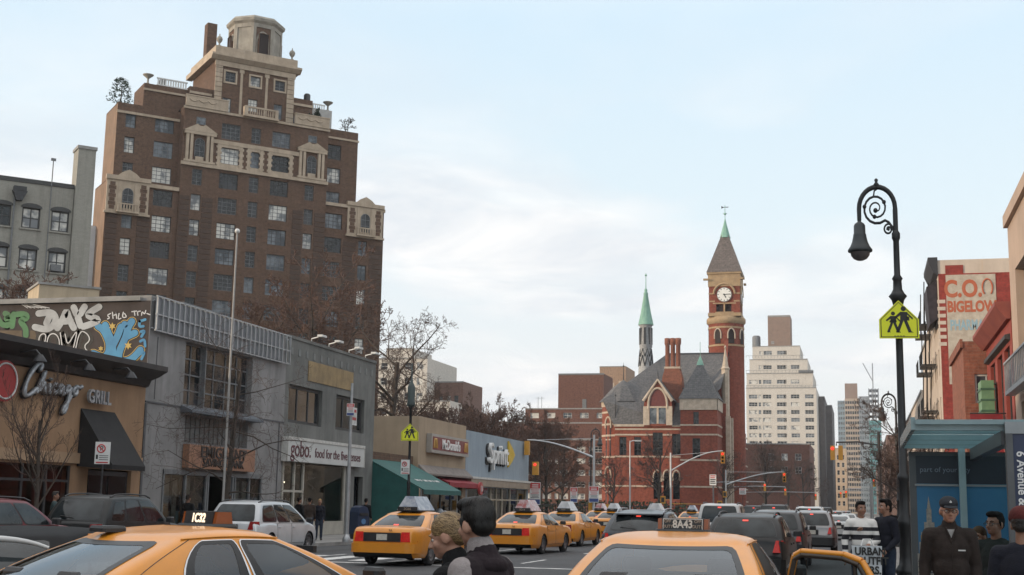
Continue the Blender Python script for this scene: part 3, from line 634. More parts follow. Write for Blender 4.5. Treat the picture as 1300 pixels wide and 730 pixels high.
mid = [hole(6.0, 2.35, 43.15, 2.0, 4), hole(9.2, 1.2, 43.15, 2.0, 2), hole(12.47, 2.35, 43.15, 2.0, 4)]
cen = [h for h in low if 0.1 < (h[0]+h[1])/2 < 18.75]+mid
lL = [h for h in low if (h[0]+h[1])/2 < .1]; lR = [h for h in low if (h[0]+h[1])/2 > 18.75]
b = MB()
b.wall(.1, 18.75, 0, 48.6, cen, 0, .22, 0)
shell(b, -8.3, .1, .35, 6.5, 0, 38.4, 0, 1, lL, rev=.22, par=.0); shell(b, 18.75, 27.0, .35, 24, 0, 39.2, 0, 1, lR, rev=.22)
shell(b, -7.4, .1, 1.6, 7.5, 38.4, 48.2, 0, 1, upL, rev=.22, par=.5); shell(b, 18.75, 23.5, 1.6, 22, 39.2, 49.3, 0, 1, upR, rev=.22, par=.5)
for x, s in ((.1, -1), (18.75, 1)):    # returns of the centre bay
    pts = [(x, 0, 0), (x, 1.7, 0), (x, 1.7, 48.6), (x, 0, 48.6)]; b.poly(pts if s > 0 else pts[::-1], 0)
b.poly([(.1, 0, 48.6), (18.75, 0, 48.6), (18.75, 22, 48.6), (.1, 22, 48.6)], 1)
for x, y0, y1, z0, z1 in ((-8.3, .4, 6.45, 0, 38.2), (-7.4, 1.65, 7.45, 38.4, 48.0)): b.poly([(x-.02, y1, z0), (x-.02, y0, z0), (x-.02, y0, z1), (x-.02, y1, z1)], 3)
# brick quoin bands
for u0, u1 in ((-8.2, -6.9), (-4.6, -3.1), (.15, 1.35), (2.85, 4.2), (14.4, 15.7), (17.3, 18.7), (21.4, 23.2), (25.1, 26.9)):
    y = -.05 if .1 < u0 < 18.7 else .30
    for k in range(33): 
        z = 16.6+k*.64
        if z < (34.5 if y > 0 else 38): b.box(u0, u1, y, y+.05-.002, z, z+.5, 2)
b.build('wall', [tower_brick, roofing, tower_band, mat('sunlit_side_tan', (.24, .155, .105), (.18, .12, .08), .5, .9, streak=.5)], T)  # left side faces: sunlight on the brick painted in as a lighter tan
gw = ((g_dark, 5), (g_mid, 4), (g_blind, 2.2))
allw = sorted(lL+cen+lR, key=lambda h: -h[2])
nw = len(allw)
for hs, y in ((lL, .35), (cen, 0), (lR, .35), (upL, 1.6), (upR, 1.6)):
    for h in hs: put_windows(T, [h], y, .22, fm=frame_grey if rnd.random() < .7 else frame_dark, glasses=gw, ft=.07, bar=.055)
for hs, y in ((lL, .35), (cen, 0), (lR, .35)):
    pass
# stone: belt courses, framed bay, pavilions, terraces
b = MB()
b.box(0.0, 18.85, -.28, -.003, 41.3, 41.72); b.box(3.6, 15.0, -.16, -.003, 44.5, 45.0); b.box(-.02, 18.87, -.2, -.003, 48.3, 48.6)
for u, w in ((6.0, 2.35), (9.2, 1.2), (12.47, 2.35)):
    for s in (-1, 1):
        x = u+s*(w/2+.22); b.box(x-.2, x+.2, -.12, -.004, 41.73, 44.5)
        for k in range(4): b.box(x-.34, x+.34, -.10, -.0035, 41.9+k*.7, 42.2+k*.7)
    b.box(u-w/2, u+w/2, -.12, -.004, 44.16, 44.5); b.box(u-w/2, u+w/2, -.1, -.004, 41.73, 42.1)
for u in (2.2, 16.6):                  # pedimented bays
    for x in (-1.55, -1.05, .95, 1.45): b.box(u+x-.17, u+x+.17, -.3, -.003, 42.0, 45.2)
    b.box(u-1.9, u+1.9, -.34, -.0025, 41.73, 42.0); b.box(u-1.95, u+1.95, -.36, -.003, 45.2, 45.55)
    b.prism([(u-2.1, 45.56), (u+2.1, 45.56), (u+.5, 46.5), (u+.2, 46.3), (u-.2, 46.3), (u-.5, 46.5)], -.38, -.004, 'y')
    b.box(u-.5, u+.5, -.2, -.003, 42.0, 42.5)
for x0, x1 in ((.2, 5.4), (14.1, 18.7)):      # swagged parapet panels
    b.box(x0, x1, -.3, .1, 48.62, 49.9); b.box(x0-.05, x1+.05, -.36, .15, 49.9, 50.05)
    for k in range(3): b.tube([(x0+.9+k*1.15+.5*t/3, -.33, 49.5-.25*(1-(t/3)**2)) for t in range(-3, 4)], .06, 5)
b.box(7.4, 7.8, -.7, .1, 48.62, 49.75); b.box(11.3, 11.7, -.7, .1, 48.62, 49.75); b.box(7.8, 11.3, -.66, -.45, 49.55, 49.75); b.box(7.3, 11.8, -.75, -.003, 48.4, 48.6); b.box(7.8, 11.3, -.62, -.5, 48.62, 48.75)
for k in range(11): b.lathe([(.06, 48.75), (.1, 48.95), (.05, 49.3), (.07, 49.55)], (8.1+k*.29, -.56, 0), 6)
b.box(-8.4, .1, .15, .347, 38.0, 38.45); b.box(18.8, 27.1, .15, .347, 38.85, 39.25)
b.box(-7.5, .05, 1.45, 1.597, 46.9, 47.2); b.box(18.8, 23.6, 1.45, 1.597, 48.0, 48.25)
b.build('stone_trim', stone_cream, T)
for u, zt in ((-5.9, 38.9), (24.3, 39.7)):     # corner pavilions with arched window and balcony
    z0 = zt-4.3; b = MB(); w = 2.45
    b.box(u-w, u+w, .12, .345, z0, zt-.5); b.box(u-w-.15, u+w+.15, -.05, .344, zt-.5, zt); b.box(u-w-.2, u+w+.2, -.08, .343, z0-.25, z0)
    b.prism([(u-1.3, zt), (u+1.3, zt), (u+.8, zt+.45), (u, zt+.85), (u-.8, zt+.45)], .02, .34, 'y')
    b.box(u-1.3, u+1.3, -.45, .11, z0-.1, z0+.12); b.box(u-1.3, u+1.3, -.42, -.3, z0+.85, z0+1.0)
    for k in range(8): b.box(u-1.2+k*.33, u-1.05+k*.33, -.40, -.32, z0+.12, z0+.85)
    b.box(u-1.15, u-.75, .06, .118, z0+.2, zt-.6); b.box(u+.75, u+1.15, .06, .118, z0+.2, zt-.6)
    o = b.build('corner_pavilion', stone_cream, T)
    c = MB(); c2 = MB()
    for s in (-1, 1):
        for k in range(7): (c if s < 0 else c2).box(u+s*1.8-(.42 if k % 2 else .3), u+s*1.8+(.42 if k % 2 else .3), .085, .117, z0+.25+k*.47, z0+.68+k*.47)
    [c_.build('brick_panel', tower_brick, o) for c_ in (c, c2)]
    link('window', win_mesh(1.2, 2.4, 2, 3, frame_grey, g_dark, .07, .05, None, arch=True), o, (u-.6, .10, z0+.5))
for u in (2.2, 16.6): link('window', win_mesh(1.2, 2.4, 2, 3, frame_grey, g_dark, .07, .05, None, arch=True), T, (u-.6, -.02, 42.4)); link('window', win_mesh(1.15, .9, 2, 2, frame_grey, g_mid, .07, .05), T, (u-.58, -.012, 46.55))
# penthouse terraces and shaft
b = MB()
hp = [(x, x+w, z, z+h, c, 3) for x, w, z, h, c in ((5.3, 1.1, 49.2, 1.9, 2), (8.6, 1.2, 49.9, 1.6, 3), (12.0, 1.1, 49.5, 1.9, 2), (5.5, 1.3, 53.2, 1.3, 2), (8.75, 1.3, 53.2, 1.3, 2), (12.0, 1.3, 53.2, 1.3, 2))]
shell(b, 4.3, 14.45, 2.0, 12.0, 48.6, 56.0, 0, 1, hp, rev=.2)
pl_ = [(2.3, 3.9, 48.7, 50.3, 3, 2)]; pr_ = [(14.9, 16.3, 49.0, 50.5, 3, 2)]
shell(b, 1.3, 4.3, 2.6, 9, 48.6, 52.0, 0, 1, pl_, par=.4); shell(b, -4.1, 1.3, 3.2, 8, 48.0, 51.6, 0, 1, (), par=.4)
shell(b, 14.45, 17.4, 2.6, 14, 48.6, 52.9, 0, 1, pr_, par=.4); shell(b, 17.4, 20.35, 3.2, 12, 49.0, 52.2, 2, 1, ())
b.build('penthouse', [tower_brick, roofing, mat('whitewashed_brick', (.42, .41, .39), (.32, .31, .3), 1, .8)], T)
put_windows(T, hp, 2.0, .2, fm=frame_grey, glasses=gw, bar=.05); put_windows(T, pl_+pr_, 2.6, .2, fm=frame_grey, glasses=((g_mid, 1),), bar=.05)
b = MB()
for x0, x1 in ((4.2, 5.1), (13.6, 14.55)):
    for k in range(11): b.box(x0, x1, 1.86, 1.997, 48.65+k*.62, 49.22+k*.62)
b.box(4.1, 14.65, 1.8, 1.996, 55.1, 55.75); b.prism([(1.99, 55.76), (1.7, 55.8), (1.2, 56.25), (1.2, 56.5), (1.99, 56.5)], 3.5, 15.25, 'x'); b.box(3.5, 4.297, 1.99, 12.6, 55.9, 56.5); b.box(14.453, 15.25, 1.99, 12.6, 55.9, 56.5)
b.box(4.0, 14.75, 1.6, 2.1, 56.5, 57.55); b.box(4.0, 4.4, 2.1, 12.3, 56.5, 57.55); b.box(14.35, 14.75, 2.1, 12.3, 56.5, 57.55); b.box(4.4, 14.35, 11.9, 12.3, 56.5, 57.55)
for x in (7.6, 10.9): b.box(x-.3, x+.3, 1.9, 1.995, 54.6, 55.1); b.box(x-.16, x+.16, 1.93, 1.994, 48.7, 54.6)
for h in hp[3:]:
    for k, (a0, a1, c0, c1) in enumerate(((h[0]-.22, h[1]+.22, h[3]+.003, h[3]+.22), (h[0]-.22, h[1]+.22, h[2]-.22, h[2]-.003), (h[0]-.22, h[0]-.003, h[2], h[3]), (h[1]+.003, h[1]+.22, h[2], h[3]))): b.box(a0, a1, 1.9, 1.993, c0, c1)
b.box(-4.2, 4.2, 2.42, 2.597, 50.9, 51.2) if False else b.box(1.3, 4.1, 2.45, 2.597, 51.1, 51.4)
b.box(-4.15, 1.3, 3.05, 3.197, 50.7, 50.95); b.box(14.6, 17.4, 2.45, 2.597, 51.9, 52.2)
b.build('crown_trim', stone_cream, T)
for x, z in ((4.6, 57.55), (14.2, 57.55), (-3.6, 51.6), (19.9, 52.2)):
    q = MB(); q.lathe([(.3, 0), (.3, .2), (.12, .3), (.1, .5), (.32, .8), (.4, 1.05), (.28, 1.35), (.08, 1.5), (.06, 1.75), (.001, 1.8)] if z > 55 else [(.3, 0), (.12, .25), (.12, .7), (.6, 1.1), (.68, 1.2), (.5, 1.2), (.001, 1.1)], (x, 2.3 if z > 55 else 3.6, z), 12); q.build('urn', stone_grey, T)
b = MB(); bq = MB(); b.box(-2.6, 1.2, 3.2, 3.4, 52.45, 52.6); b.box(-2.6, 1.2, 3.2, 3.4, 51.62, 51.75)
for k in range(12): b.box(-2.5+k*.31, -2.33+k*.31, 3.24, 3.36, 51.75, 52.45)
bq.box(17.6, 19.4, 3.25, 3.35, 52.7, 52.85)
for k in range(6): bq.box(17.7+k*.3, 17.82+k*.3, 3.26, 3.34, 52.21, 52.7)
b.build('balustrade', white_metal, T); bq.build('balustrade', white_metal, T)
b = MB(); b.lathe([(.45, 51.6), (.45, 53.1), (.3, 53.4)], (-1.2, 6, 0), 10); b.lathe([(.35, 51.6), (.35, 52.7)], (2.8, 5, 0), 10); b.lathe([(.45, 52.2), (.45, 54.3), (.3, 54.5)], (17.5, 5, 0), 10); b.build('roof_vent', dark_metal, T)
b = MB(); b.box(6.1, 7.4, 13.0, 14.4, 48.7, 64.6); b.build('chimney', tower_brick, T)
# octagonal lantern: eight sides, arched openings
oc = Vector((10.55, 6.4, 0)); rad = 3.35
b = MB(); c = MB(); q = MB()
cr = [(rad*math.cos(R(22.5+45*i)), rad*math.sin(R(22.5+45*i))) for i in range(8)]
for i in range(8):
    p0, p1 = cr[i], cr[(i+1) % 8]; ang = math.atan2(p1[1]-p0[1], p1[0]-p0[0]); wd = math.dist(p0, p1)
    M = Matrix.Translation((oc.x+p1[0], oc.y+p1[1], 56.5)) @ Matrix.Rotation(ang+math.pi, 4, 'Z')
    front = i % 2 == 1
    for k in (b, c, q): k.M = M
    if True:
        b.wall(0, wd, 0, 5.7, [(wd/2-.62, wd/2+.62, .6, 4.2)] if front else (), 0, .4, 0 if front else 2)
        c.box(-.05, .32, -.12, .1, 0, 5.7); c.box(wd-.32, wd+.05, -.121, .1, 0, 5.7); c.box(.32, wd-.32, -.1, .1, 5.1, 5.7)
        if front:
            q.poly([(wd/2-.62, .25, .6), (wd/2+.62, .25, .6), (wd/2+.62, .25, 4.2), (wd/2-.62, .25, 4.2)])
            arc = [(wd/2+.78*math.cos(t*math.pi/10), -.1, 3.3+1.25*math.sin(t*math.pi/10)) for t in range(11)]
            c.tube([(wd/2+.78, -.1, .5)]+arc+[(wd/2-.78, -.1, .5)], .15, 6)
            for s in (-1, 1):
                for k in range(5): c.box(wd/2+s*.85-.2, wd/2+s*.85+.2, -.08, -.004, .5+k*.75, .85+k*.75)
                c.prism([(wd/2+s*.66, 3.5), (wd/2+s*.66, 4.25), (wd/2, 4.26)], -.02, .2, 'y')
        else:
            for k in range(6): c.box(.55, .8 if k % 2 else .95, -.09, -.004, .3+k*.62, .8+k*.62); c.box(wd-.8 if k % 2 else wd-.95, wd-.55, -.09, -.004, .3+k*.62, .8+k*.62)
for k in (b, c, q): k.M = Matrix()
c.lathe([(rad+.1, 62.1), (rad+.4, 62.4), (rad+.45, 62.75), (rad+.1, 63.1), (rad*.6, 63.6), (.01, 63.8)], (oc.x, oc.y, 0), 8, 0, False, ph=R(22.5))
ln = c.build('lantern', stone_grey, T); b.build('lantern_wall', [tower_brick, roofing, stone_grey], ln); q.build_each('lantern_opening', mat('louvre_dark', (.022, .012, .011), None, 2, .8), ln)

# ------------------------------------------------------------------ painted grey factory building, left edge (same grid as the tower)
Lb = empty('grey_loft_building', 'painted grey loft building with arched windows and a tall plain chimney', 'building', (-76.3, 98, 0), R(45.2))
grey_paint = brick('grey_painted_brick', (.30, .29, .255), (.28, .27, .24), (.26, .25, .22), bw=.42, rh=.14, streak=.5, blotch=.2, mot=.2)
b = MB(); hs = []
for z in (10.8, 14.5, 18.3, 22.1, 25.95):
    for x in (-9.0, -6.45, -3.9, -1.35, 1.15, 3.68, 6.25): hs.append((x, x+1.6, z, z+1.95, 2, 2))
shell(b, -16, 8.1, 0, 20, 0, 30.5, 0, 1, hs, rev=.25, par=.3); b.box(-16, 8.1, -.08, -.003, 30.15, 30.55, 2); b.build('wall', [grey_paint, roofing, frame_dark], Lb)
put_windows(Lb, hs, 0, .25, fm=frame_dark, glasses=((g_blind, 3), (g_dark, 1)), ft=.14, bar=.10)
for h in hs:
    b = MB(); b.prism([(h[0]-.12, h[3]-.02)] + [(h[0]+.8+.97*math.cos(math.pi-t*math.pi/8), h[3]-.02+.42*math.sin(t*math.pi/8)) for t in range(1, 8)] + [(h[1]+.12, h[3]-.02)], -.06, -.003, 'y', 0); b.build('window_hood', frame_dark, Lb); b = MB(); b.box(h[0]-.15, h[1]+.15, -.14, -.004, h[2]-.16, h[2]-.01, 0); b.build('window_sill', grey_paint, Lb)
b = MB(); b.prism([(8.11, 0), (9.9, 0), (9.75, 34.0), (8.15, 34.0)], -.5, 1.6, 'y'); b.box(8.05, 9.85, -.6, 1.7, 34.0, 34.3, 1); b.build('chimney', [grey_paint, kerb_m], Lb)
b = MB(); b.tube([(6.02, -.25, 10), (6.02, -.25, 32.6)], .05, 6); b.box(5.8, 6.24, -.3, -.2, 32.5, 32.75); b.tube([(2.9, -.2, 9), (2.9, -.2, 28.6)], .09, 6); b.build('drain_pipe', frame_grey, Lb)
b = MB(); b.prism([(2.6, 29.2), (3.9, 29.2), (3.5, 28.3), (3.0, 28.3)], -.8, -.2, 'y'); b.box(2.7, 3.8, -.82, -.18, 29.2, 29.6); b.build('rain_hopper', dark_metal, Lb)
b = MB(); b.box(6.5, 7.4, -.35, .2, 22.2, 22.8); b.build('air_conditioner', frame_grey, Lb)
# pale building seen in the gap, cream roof hut on the bank row
Pb = empty('pale_rear_building', 'pale grey plastered building seen in the gap beside the brick tower', 'building', (-90.0, 130, 0), R(45.2))
hs = [(9.3, 10.2, 26.2, 28.2), (9.2, 10.8, 18.6, 20.0), (9.3, 10.3, 22, 23.6)]
b = MB(); shell(b, 0, 14, 0, 20, 0, 33.5, 0, 1, hs, rev=.25); b.build('wall', [mat('pale_plaster', (.60, .60, .60), (.50, .50, .51), .6, .85, streak=.3), roofing], Pb); put_windows(Pb, hs, 0, .25, glasses=((g_dark, 1),))
b = MB(); b.box(8.6, 11.0, -1.0, -.01, 25.6, 25.75); 
for k in range(7): b.box(8.65+k*.38, 8.7+k*.38, -1.0, -.95, 25.75, 26.7)
b.box(8.6, 11.0, -1.02, -.94, 26.7, 26.78); b.build('balcony', dark_metal, Pb)
Hh = empty('rooftop_hut', 'small cream block hut on the roofs below the grey chimney', 'building', (-52.2, 74.0, 0), R(45.2))
b = MB(); b.box(-.2, 3.7, 0, 4, 9, 15.6, 0); b.prism([(3.75, 9), (9.5, 9), (9.5, 12.6), (3.75, 15.2)], .3, 4, 'y', 1); b.box(-.3, 3.8, -.1, 4.1, 15.6, 15.75, 2); b.build('hut_wall', [mat('cream_block', (.46, .37, .26), (.38, .31, .22), .6, .85, streak=.3), roofing, kerb_m], Hh)

# ------------------------------------------------------------------ the red brick courthouse library with its clock tower
Lc = empty('courthouse_library', 'red brick courthouse with pale bands, steep slate roofs and clock tower', 'building', (-30, 200, 0), 0)
def gothic(b, x0, x1, z0, z1, y, n=8, m=0):
    # pointed arch sheet
    w = x1-x0; zs = z1-w*.9
    L = [(x0+w*.5*(1-math.cos(t*math.pi/2/n)), zs+w*.9*math.sin(t*math.pi/2/n)) for t in range(n+1)]
    pts = [(x0, y, z0), (x1, y, z0)] + [(x1-(p[0]-x0), y, p[1]) for p in L] + [(p[0], y, p[1]) for p in L[::-1][1:]]
    b.poly(pts, m)
def arch_trim(b, x0, x1, z0, z1, y, t=.22, m=0, n=8):
    w = x1-x0; zs = z1-w*.9
    L = [(x0+w*.5*(1-math.cos(k*math.pi/2/n)), y, zs+w*.9*math.sin(k*math.pi/2/n)) for k in range(n+1)]
    Rr = [(x1-(p[0]-x0), y, p[2]) for p in L][::-1]
    b.tube([(x0, y, zs-.6)]+L+Rr[1:]+[(x1, y, zs-.6)], t, 6, m)
b = MB(); fh = [(-1.1, .45, 9.6, 13.1), (1.9, 3.2, 9.7, 12.9), (-1.0, .25, 3.0, 7.0), (.55, 1.6, 3.0, 7.0), (2.0, 3.05, 3.0, 7.0), (-6.3, -5.2, 9.6, 12.4), (-4.0, -2.9, 9.6, 12.4)]
shell(b, -7.0, 3.3, 0, 40, 0, 14.0, 0, 1, fh, rev=.35)
th = [(5.25, 6.1, 14.3, 16.2), (5.1, 6.3, 9.2, 12.2)]
shell(b, 3.3, 8.9, -.9, 6, 0, 18.2, 0, 1, th, rev=.3)
for i, (y0, y1, z1) in enumerate(((6, 10.5, 18.0), (10.5, 17.5, 21.0), (17.5, 27.5, 17.5), (27.5, 46, 15.5))):
    rh = [(y0+.8+k*1.7, y0+1.8+k*1.7, zz, zz+2.8) for k in range(int((y1-y0-1)/1.7)) for zz in (3.2, 9.2, 13.0) if zz+2.8 < z1-.5]
    shell(b, 3.0, 9.5-(.3 if i % 2 else 0), y0, y1, 0, z1, 0, 1, (), (), rh, rev=.35)
b.prism([(10.5, 21.0), (17.5, 21.0), (14.0, 29.0)], 8.6, 9.2, 'x', 0)
# round-ended hall on the left
b.lathe([(3.4, 0), (3.4, 18.2)], (-6.6, 5.2, 0), 10, 0, False, ph=R(18))
b.build('wall', [lib_brick, roofing], Lc)
put_windows(Lc, fh[:2]+fh[5:], 0, .35, 2, 3, frame_dark, ((g_dark, 1),), bar=.08); put_windows(Lc, th, -.9, .3, 1, 2, frame_dark, ((g_dark, 1),), bar=.08)
b = MB()
for z in (4.9, 9.4, 12.75, 13.6):
    for x0, x1, y in ((-7.02, 3.3, 0), ): 
        segs = [x0] + sorted(q for h in fh if h[2]-.05 < z < h[3]+.05 for q in h[:2]) + [x1]
        for k in range(0, len(segs), 2): b.box(segs[k], segs[k+1], y-.06, y-.003, z-.12, z+.12)
for z in (4.9, 8.9, 12.75, 14.2, 17.0): b.box(3.26, 8.94, -.97, -.903, z-.12, z+.12); b.box(8.903, 8.97, -.97, 5.9, z-.121, z+.121)
b.box(3.2, 9.0, -1.05, -.903, 16.5, 18.2); b.box(8.904, 9.05, -1.05, 6, 16.5, 18.2)
for z in (3.0, 5.2, 9.4, 12.6, 14.5): b.box(9.503, 9.57, 6, 45, z-.12, z+.12) if z < 15.4 else None
for z in (4.9, 9.4, 12.75, 14.5, 16.4): b.lathe([(3.46, z-.15), (3.46, z+.15)], (-6.6, 5.2, 0), 10, 0, False, ph=R(18))
b.lathe([(3.5, 17.3), (3.6, 18.2)], (-6.6, 5.2, 0), 10, 0, False, ph=R(18))
for h in fh[2:5]: arch_trim(b, h[0], h[1], h[2], h[3]+.35, -.05, .14)
b.box(-7.1, 3.3, -.2, -.003, 14.0, 14.35)
for y in (6.2, 10.5, 17.5, 27.5): b.box(9.5, 10.2, y-.5, y+.5, 0, 16 if y < 20 else 12)
b.build('stone_band', lib_stone, Lc)
gl = MB()
for h in fh[2:5]: gl.poly([(h[0], .25, h[2]), (h[1], .25, h[2]), (h[1], .25, h[3]), (h[0], .25, h[3])])
for k in range(3):
    a = R(-126+k*36); M = Matrix.Translation((-6.6, 5.2, 0)) @ Matrix.Rotation(a+R(90), 4, 'Z'); gl.M = M
    gothic(gl, -.55, .55, 9.6, 15.4, -3.30, m=0); gothic(gl, -.55, .55, 1.5, 7.6, -3.30, m=0)
gl.M = Matrix.Translation((9.5, 0, 0)) @ Matrix.Rotation(R(90), 4, 'Z')
for i, (y0, y1, z1) in enumerate(((6, 10.5, 18.0), (10.5, 17.5, 21.0), (17.5, 27.5, 17.5), (27.5, 46, 15.5))): gl.poly([(y0+.1, .6, 1), (y1-.1, .6, 1), (y1-.1, .6, z1-.6), (y0+.1, .6, z1-.6)])
gl.build_each('leaded_window', g_dark, Lc)
b = MB()
for k in range(3):
    a = R(-126+k*36); b.M = Matrix.Translation((-6.6, 5.2, 0)) @ Matrix.Rotation(a+R(90), 4, 'Z')
    for z0, z1 in ((9.6, 15.4), (1.5, 7.6)): arch_trim(b, -.62, .62, z0, z1+.25, -3.28, .17); b.box(-.05, .05, -3.36, -3.3, z0, z1-.5); b.box(-.55, .55, -3.36, -3.3, z0+2.4, z0+2.6)
b.build('window_tracery', lib_stone, Lc)
# roofs
b = MB()
b.add([(-9.2, .9, 18.2), (-7.2, 0, 14.2), (3.3, -.3, 14.2), (9.3, 1, 20), (9.3, 14, 26.8), (-1.0, 14, 26.8), (9.3, 40, 14.5), (-9.2, 28, 14.5)], [(0, 1, 2, 5), (2, 3, 4, 5), (4, 6, 7, 5), (7, 0, 5)], 0)
b.lathe([(3.9, 18.1), (1.6, 20.6), (.01, 21.8)], (-6.6, 5.2, 0), 10, 0, False, ph=R(18))
b.box(-1.1, 9.35, 13.9, 14.1, 26.75, 27.0, 1)
b.build('roof', [slate, dark_metal], Lc)
b = MB(); b.add([(3.0, -1.2, 18.2), (9.2, -1.2, 18.2), (9.2, 6.2, 18.2), (3.0, 6.2, 18.2), (5.8, 1.6, 24.0), (6.3, 1.6, 24.0), (6.3, 2.2, 24.0), (5.8, 2.2, 24.0)], [(0, 1, 5, 4), (1, 2, 6, 5), (2, 3, 7, 6), (3, 0, 4, 7), (0, 3, 2, 1)], 0)
tr = b.build('turret_roof', slate, Lc)
b = MB(); b.lathe([(.75, 23.6), (.42, 24.4), (.05, 25.1), (.05, 27.2), (.001, 27.3)], (6.05, 1.9, 0), 4, 0, False, ph=R(45)); b.build('copper_cap', copper, tr)
b = MB(); b.prism([(-2.4, 14.0), (1.9, 14.0), (1.9, 18.2), (-.25, 21.2), (-2.4, 18.2)], -.35, 7, 'y', 0); dm = b.build('dormer', lib_brick, Lc)
b = MB(); b.tube([(-2.5, -.45, 17.9), (-.25, -.45, 21.2), (2.0, -.45, 17.9)], .28, 6); b.box(-2.5, 2.0, -.5, -.353, 16.85, 17.1); b.box(-2.5, -1.55, -.5, -.353, 14.2, 16.85); b.box(1.05, 2.0, -.5, -.353, 14.2, 16.85); b.box(-.42, -.12, -.45, -.353, 14.4, 16.85); arch_trim(b, -1.7, 1.2, 15.5, 19.9, -.42, .2); b.build('dormer_stone', lib_stone, dm)
b = MB(); gothic(b, -1.6, 1.1, 17.1, 19.7, -.37); b.build('tympanum', mat('carved_red', (.16, .045, .04), (.11, .03, .03), 3, .8), dm)
b = MB(); b.poly([(-1.5, -.36, 14.4), (1.0, -.36, 14.4), (1.0, -.36, 16.85), (-1.5, -.36, 16.85)]); b.build('dormer_window', g_mid, dm)
b = MB(); b.add([(-2.7, -.5, 18.0), (-.25, -.5, 21.35), (-.25, 9, 21.35), (-2.7, 9, 18.0)], [(0, 1, 2, 3)]); b.add([(2.2, -.5, 18.0), (-.25, -.5, 21.35), (-.25, 9, 21.35), (2.2, 9, 18.0)], [(3, 2, 1, 0)]); b.tube([(-.25, -.45, 21.3), (-.25, -.45, 22.8)], [.2, .04], 6); b.build('dormer_roof', slate, dm)
b = MB(); b.prism([(-.5, 17), (3.2, 17), (2.9, 22.0), (2.5, 23.4), (.2, 23.4), (-.2, 22)], 4.0, 6.2, 'y', 0); b.box(.1, 2.6, 4, 6.1, 23.4, 23.7, 1)
for k in range(3): b.lathe([(.36, 23.7), (.36, 27.2), (.48, 27.4), (.48, 28.3), (.3, 28.35)], (.5+k*.85, 5.0, 0), 10, 0)
b.build('chimney', [red_brick, lib_stone], Lc)
b = MB(); b.lathe([(1.4, 20.0), (1.22, 24.2), (.95, 27.6), (1.08, 27.8), (.98, 31.2), (1.22, 31.5)], (-4.1, 12, 0), 12, 0); 
fl = b.build('fleche', mat('fleche_lead', (.40, .40, .40), (.24, .25, .26), 3, .7), Lc)
b = MB(); b.lathe([(1.3, 31.5), (.85, 33.6), (.35, 36.6), (.42, 36.8), (.2, 37.1), (.28, 37.4), (.08, 37.7), (.05, 40.2), (.001, 40.3)], (-4.1, 12, 0), 12); b.ball((-4.1, 12, 39.9), .2, 5); b.build('copper_spire', copper, fl)
b = MB()
for k in range(8):
    a = k*math.pi/4; b.box(-4.1+.95*math.cos(a)-.16, -4.1+.95*math.cos(a)+.16, 12+.95*math.sin(a)-.16, 12+.95*math.sin(a)+.16, 28.2, 31.0)
    b.tube([(-4.1+1.2*math.cos(a), 12+1.2*math.sin(a), 24.6), (-4.1+1.1*math.cos(a+.4), 12+1.1*math.sin(a+.4), 26.4), (-4.1+1.2*math.cos(a+.78), 12+1.2*math.sin(a+.78), 24.7)], .11, 4); b.tube([(-4.1+1.1*math.cos(a), 12+1.1*math.sin(a), 26.2), (-4.1+.98*math.cos(a+.4), 12+.98*math.sin(a+.4), 27.5), (-4.1+1.1*math.cos(a+.78), 12+1.1*math.sin(a+.78), 26.2)], .09, 4)
b.build('fleche_opening', dark_metal, fl)
for x, y, z0, z1 in ((9.4, 7.1, 16, 27.4), (9.6, 17.6, 14, 21.5), (-6.6, 5.2, 21.5, 24.6), (-7.0, .3, 14, 19.5), (3.6, 0, 18.4, 20.5)):
    q = MB()
    if z1 > 27.2 or z1 == 21.5: q.lathe([(.62, z0), (.62, z1-4), (.75, z1-3.8), (.5, z1-3.5), (.08, z1-.6), (.2, z1-.4), (.001, z1)], (x, y, 0), 8, 0, False)
    else: q.tube([(x, y, z0), (x, y, z1)], [.1, .02], 5); q.ball((x, y, z1-.6), .14, 4)
    q.build('pinnacle', lib_stone if z1 > 21 and x > 9 else dark_metal, Lc)
# clock tower
X0, X1, Y0, Y1 = 6.0, 11.1, 15.0, 20.1; cx, cy = (X0+X1)/2, (Y0+Y1)/2
b = MB(); lou = [(X0+1.2, X0+2.35, 33.95, 35.2), (X0+2.55, X0+3.7, 33.95, 35.2)]
rot = lambda h: [(h_[0]-X0+Y0, h_[1]-X0+Y0, h_[2], h_[3]) for h_ in h]
shell(b, X0, X1, Y0, Y1, 33.2, 39.8, 0, 1, lou, (), rot(lou), rev=.4)
b.lathe([(2.95, 0), (2.95, 33.2)], (cx, cy, 0), 18, 0, True)
ct = b.build('clock_tower', [lib_brick, roofing], Lc)
b = MB()
b.lathe([(3.0, 32.0), (3.25, 32.3), (3.25, 32.9), (3.0, 33.2)], (cx, cy, 0), 18); b.lathe([(3.02, 28.2), (3.02, 28.5)], (cx, cy, 0), 18); b.lathe([(3.02, 31.2), (3.02, 31.5)], (cx, cy, 0), 18)
b.box(X0-.15, X1+.15, Y0-.15, Y1+.15, 33.2, 33.75); b.box(X0-.12, X1+.12, Y0-.12, Y1+.12, 38.2, 40.4); b.box(X0-.3, X1+.3, Y0-.3, Y1+.3, 40.3, 40.6)
for z in (35.7, 37.0): 
    for x0, x1 in ((X0-.05, X0+1.0), (X1-1.0, X1+.05)): b.box(x0, x1, Y0-.05, Y0-.003, z-.12, z+.12)
    b.box(X1+.003, X1+.05, Y0-.05, Y0+1, z-.121, z+.121); b.box(X1+.003, X1+.05, Y1-1, Y1, z-.121, z+.121)
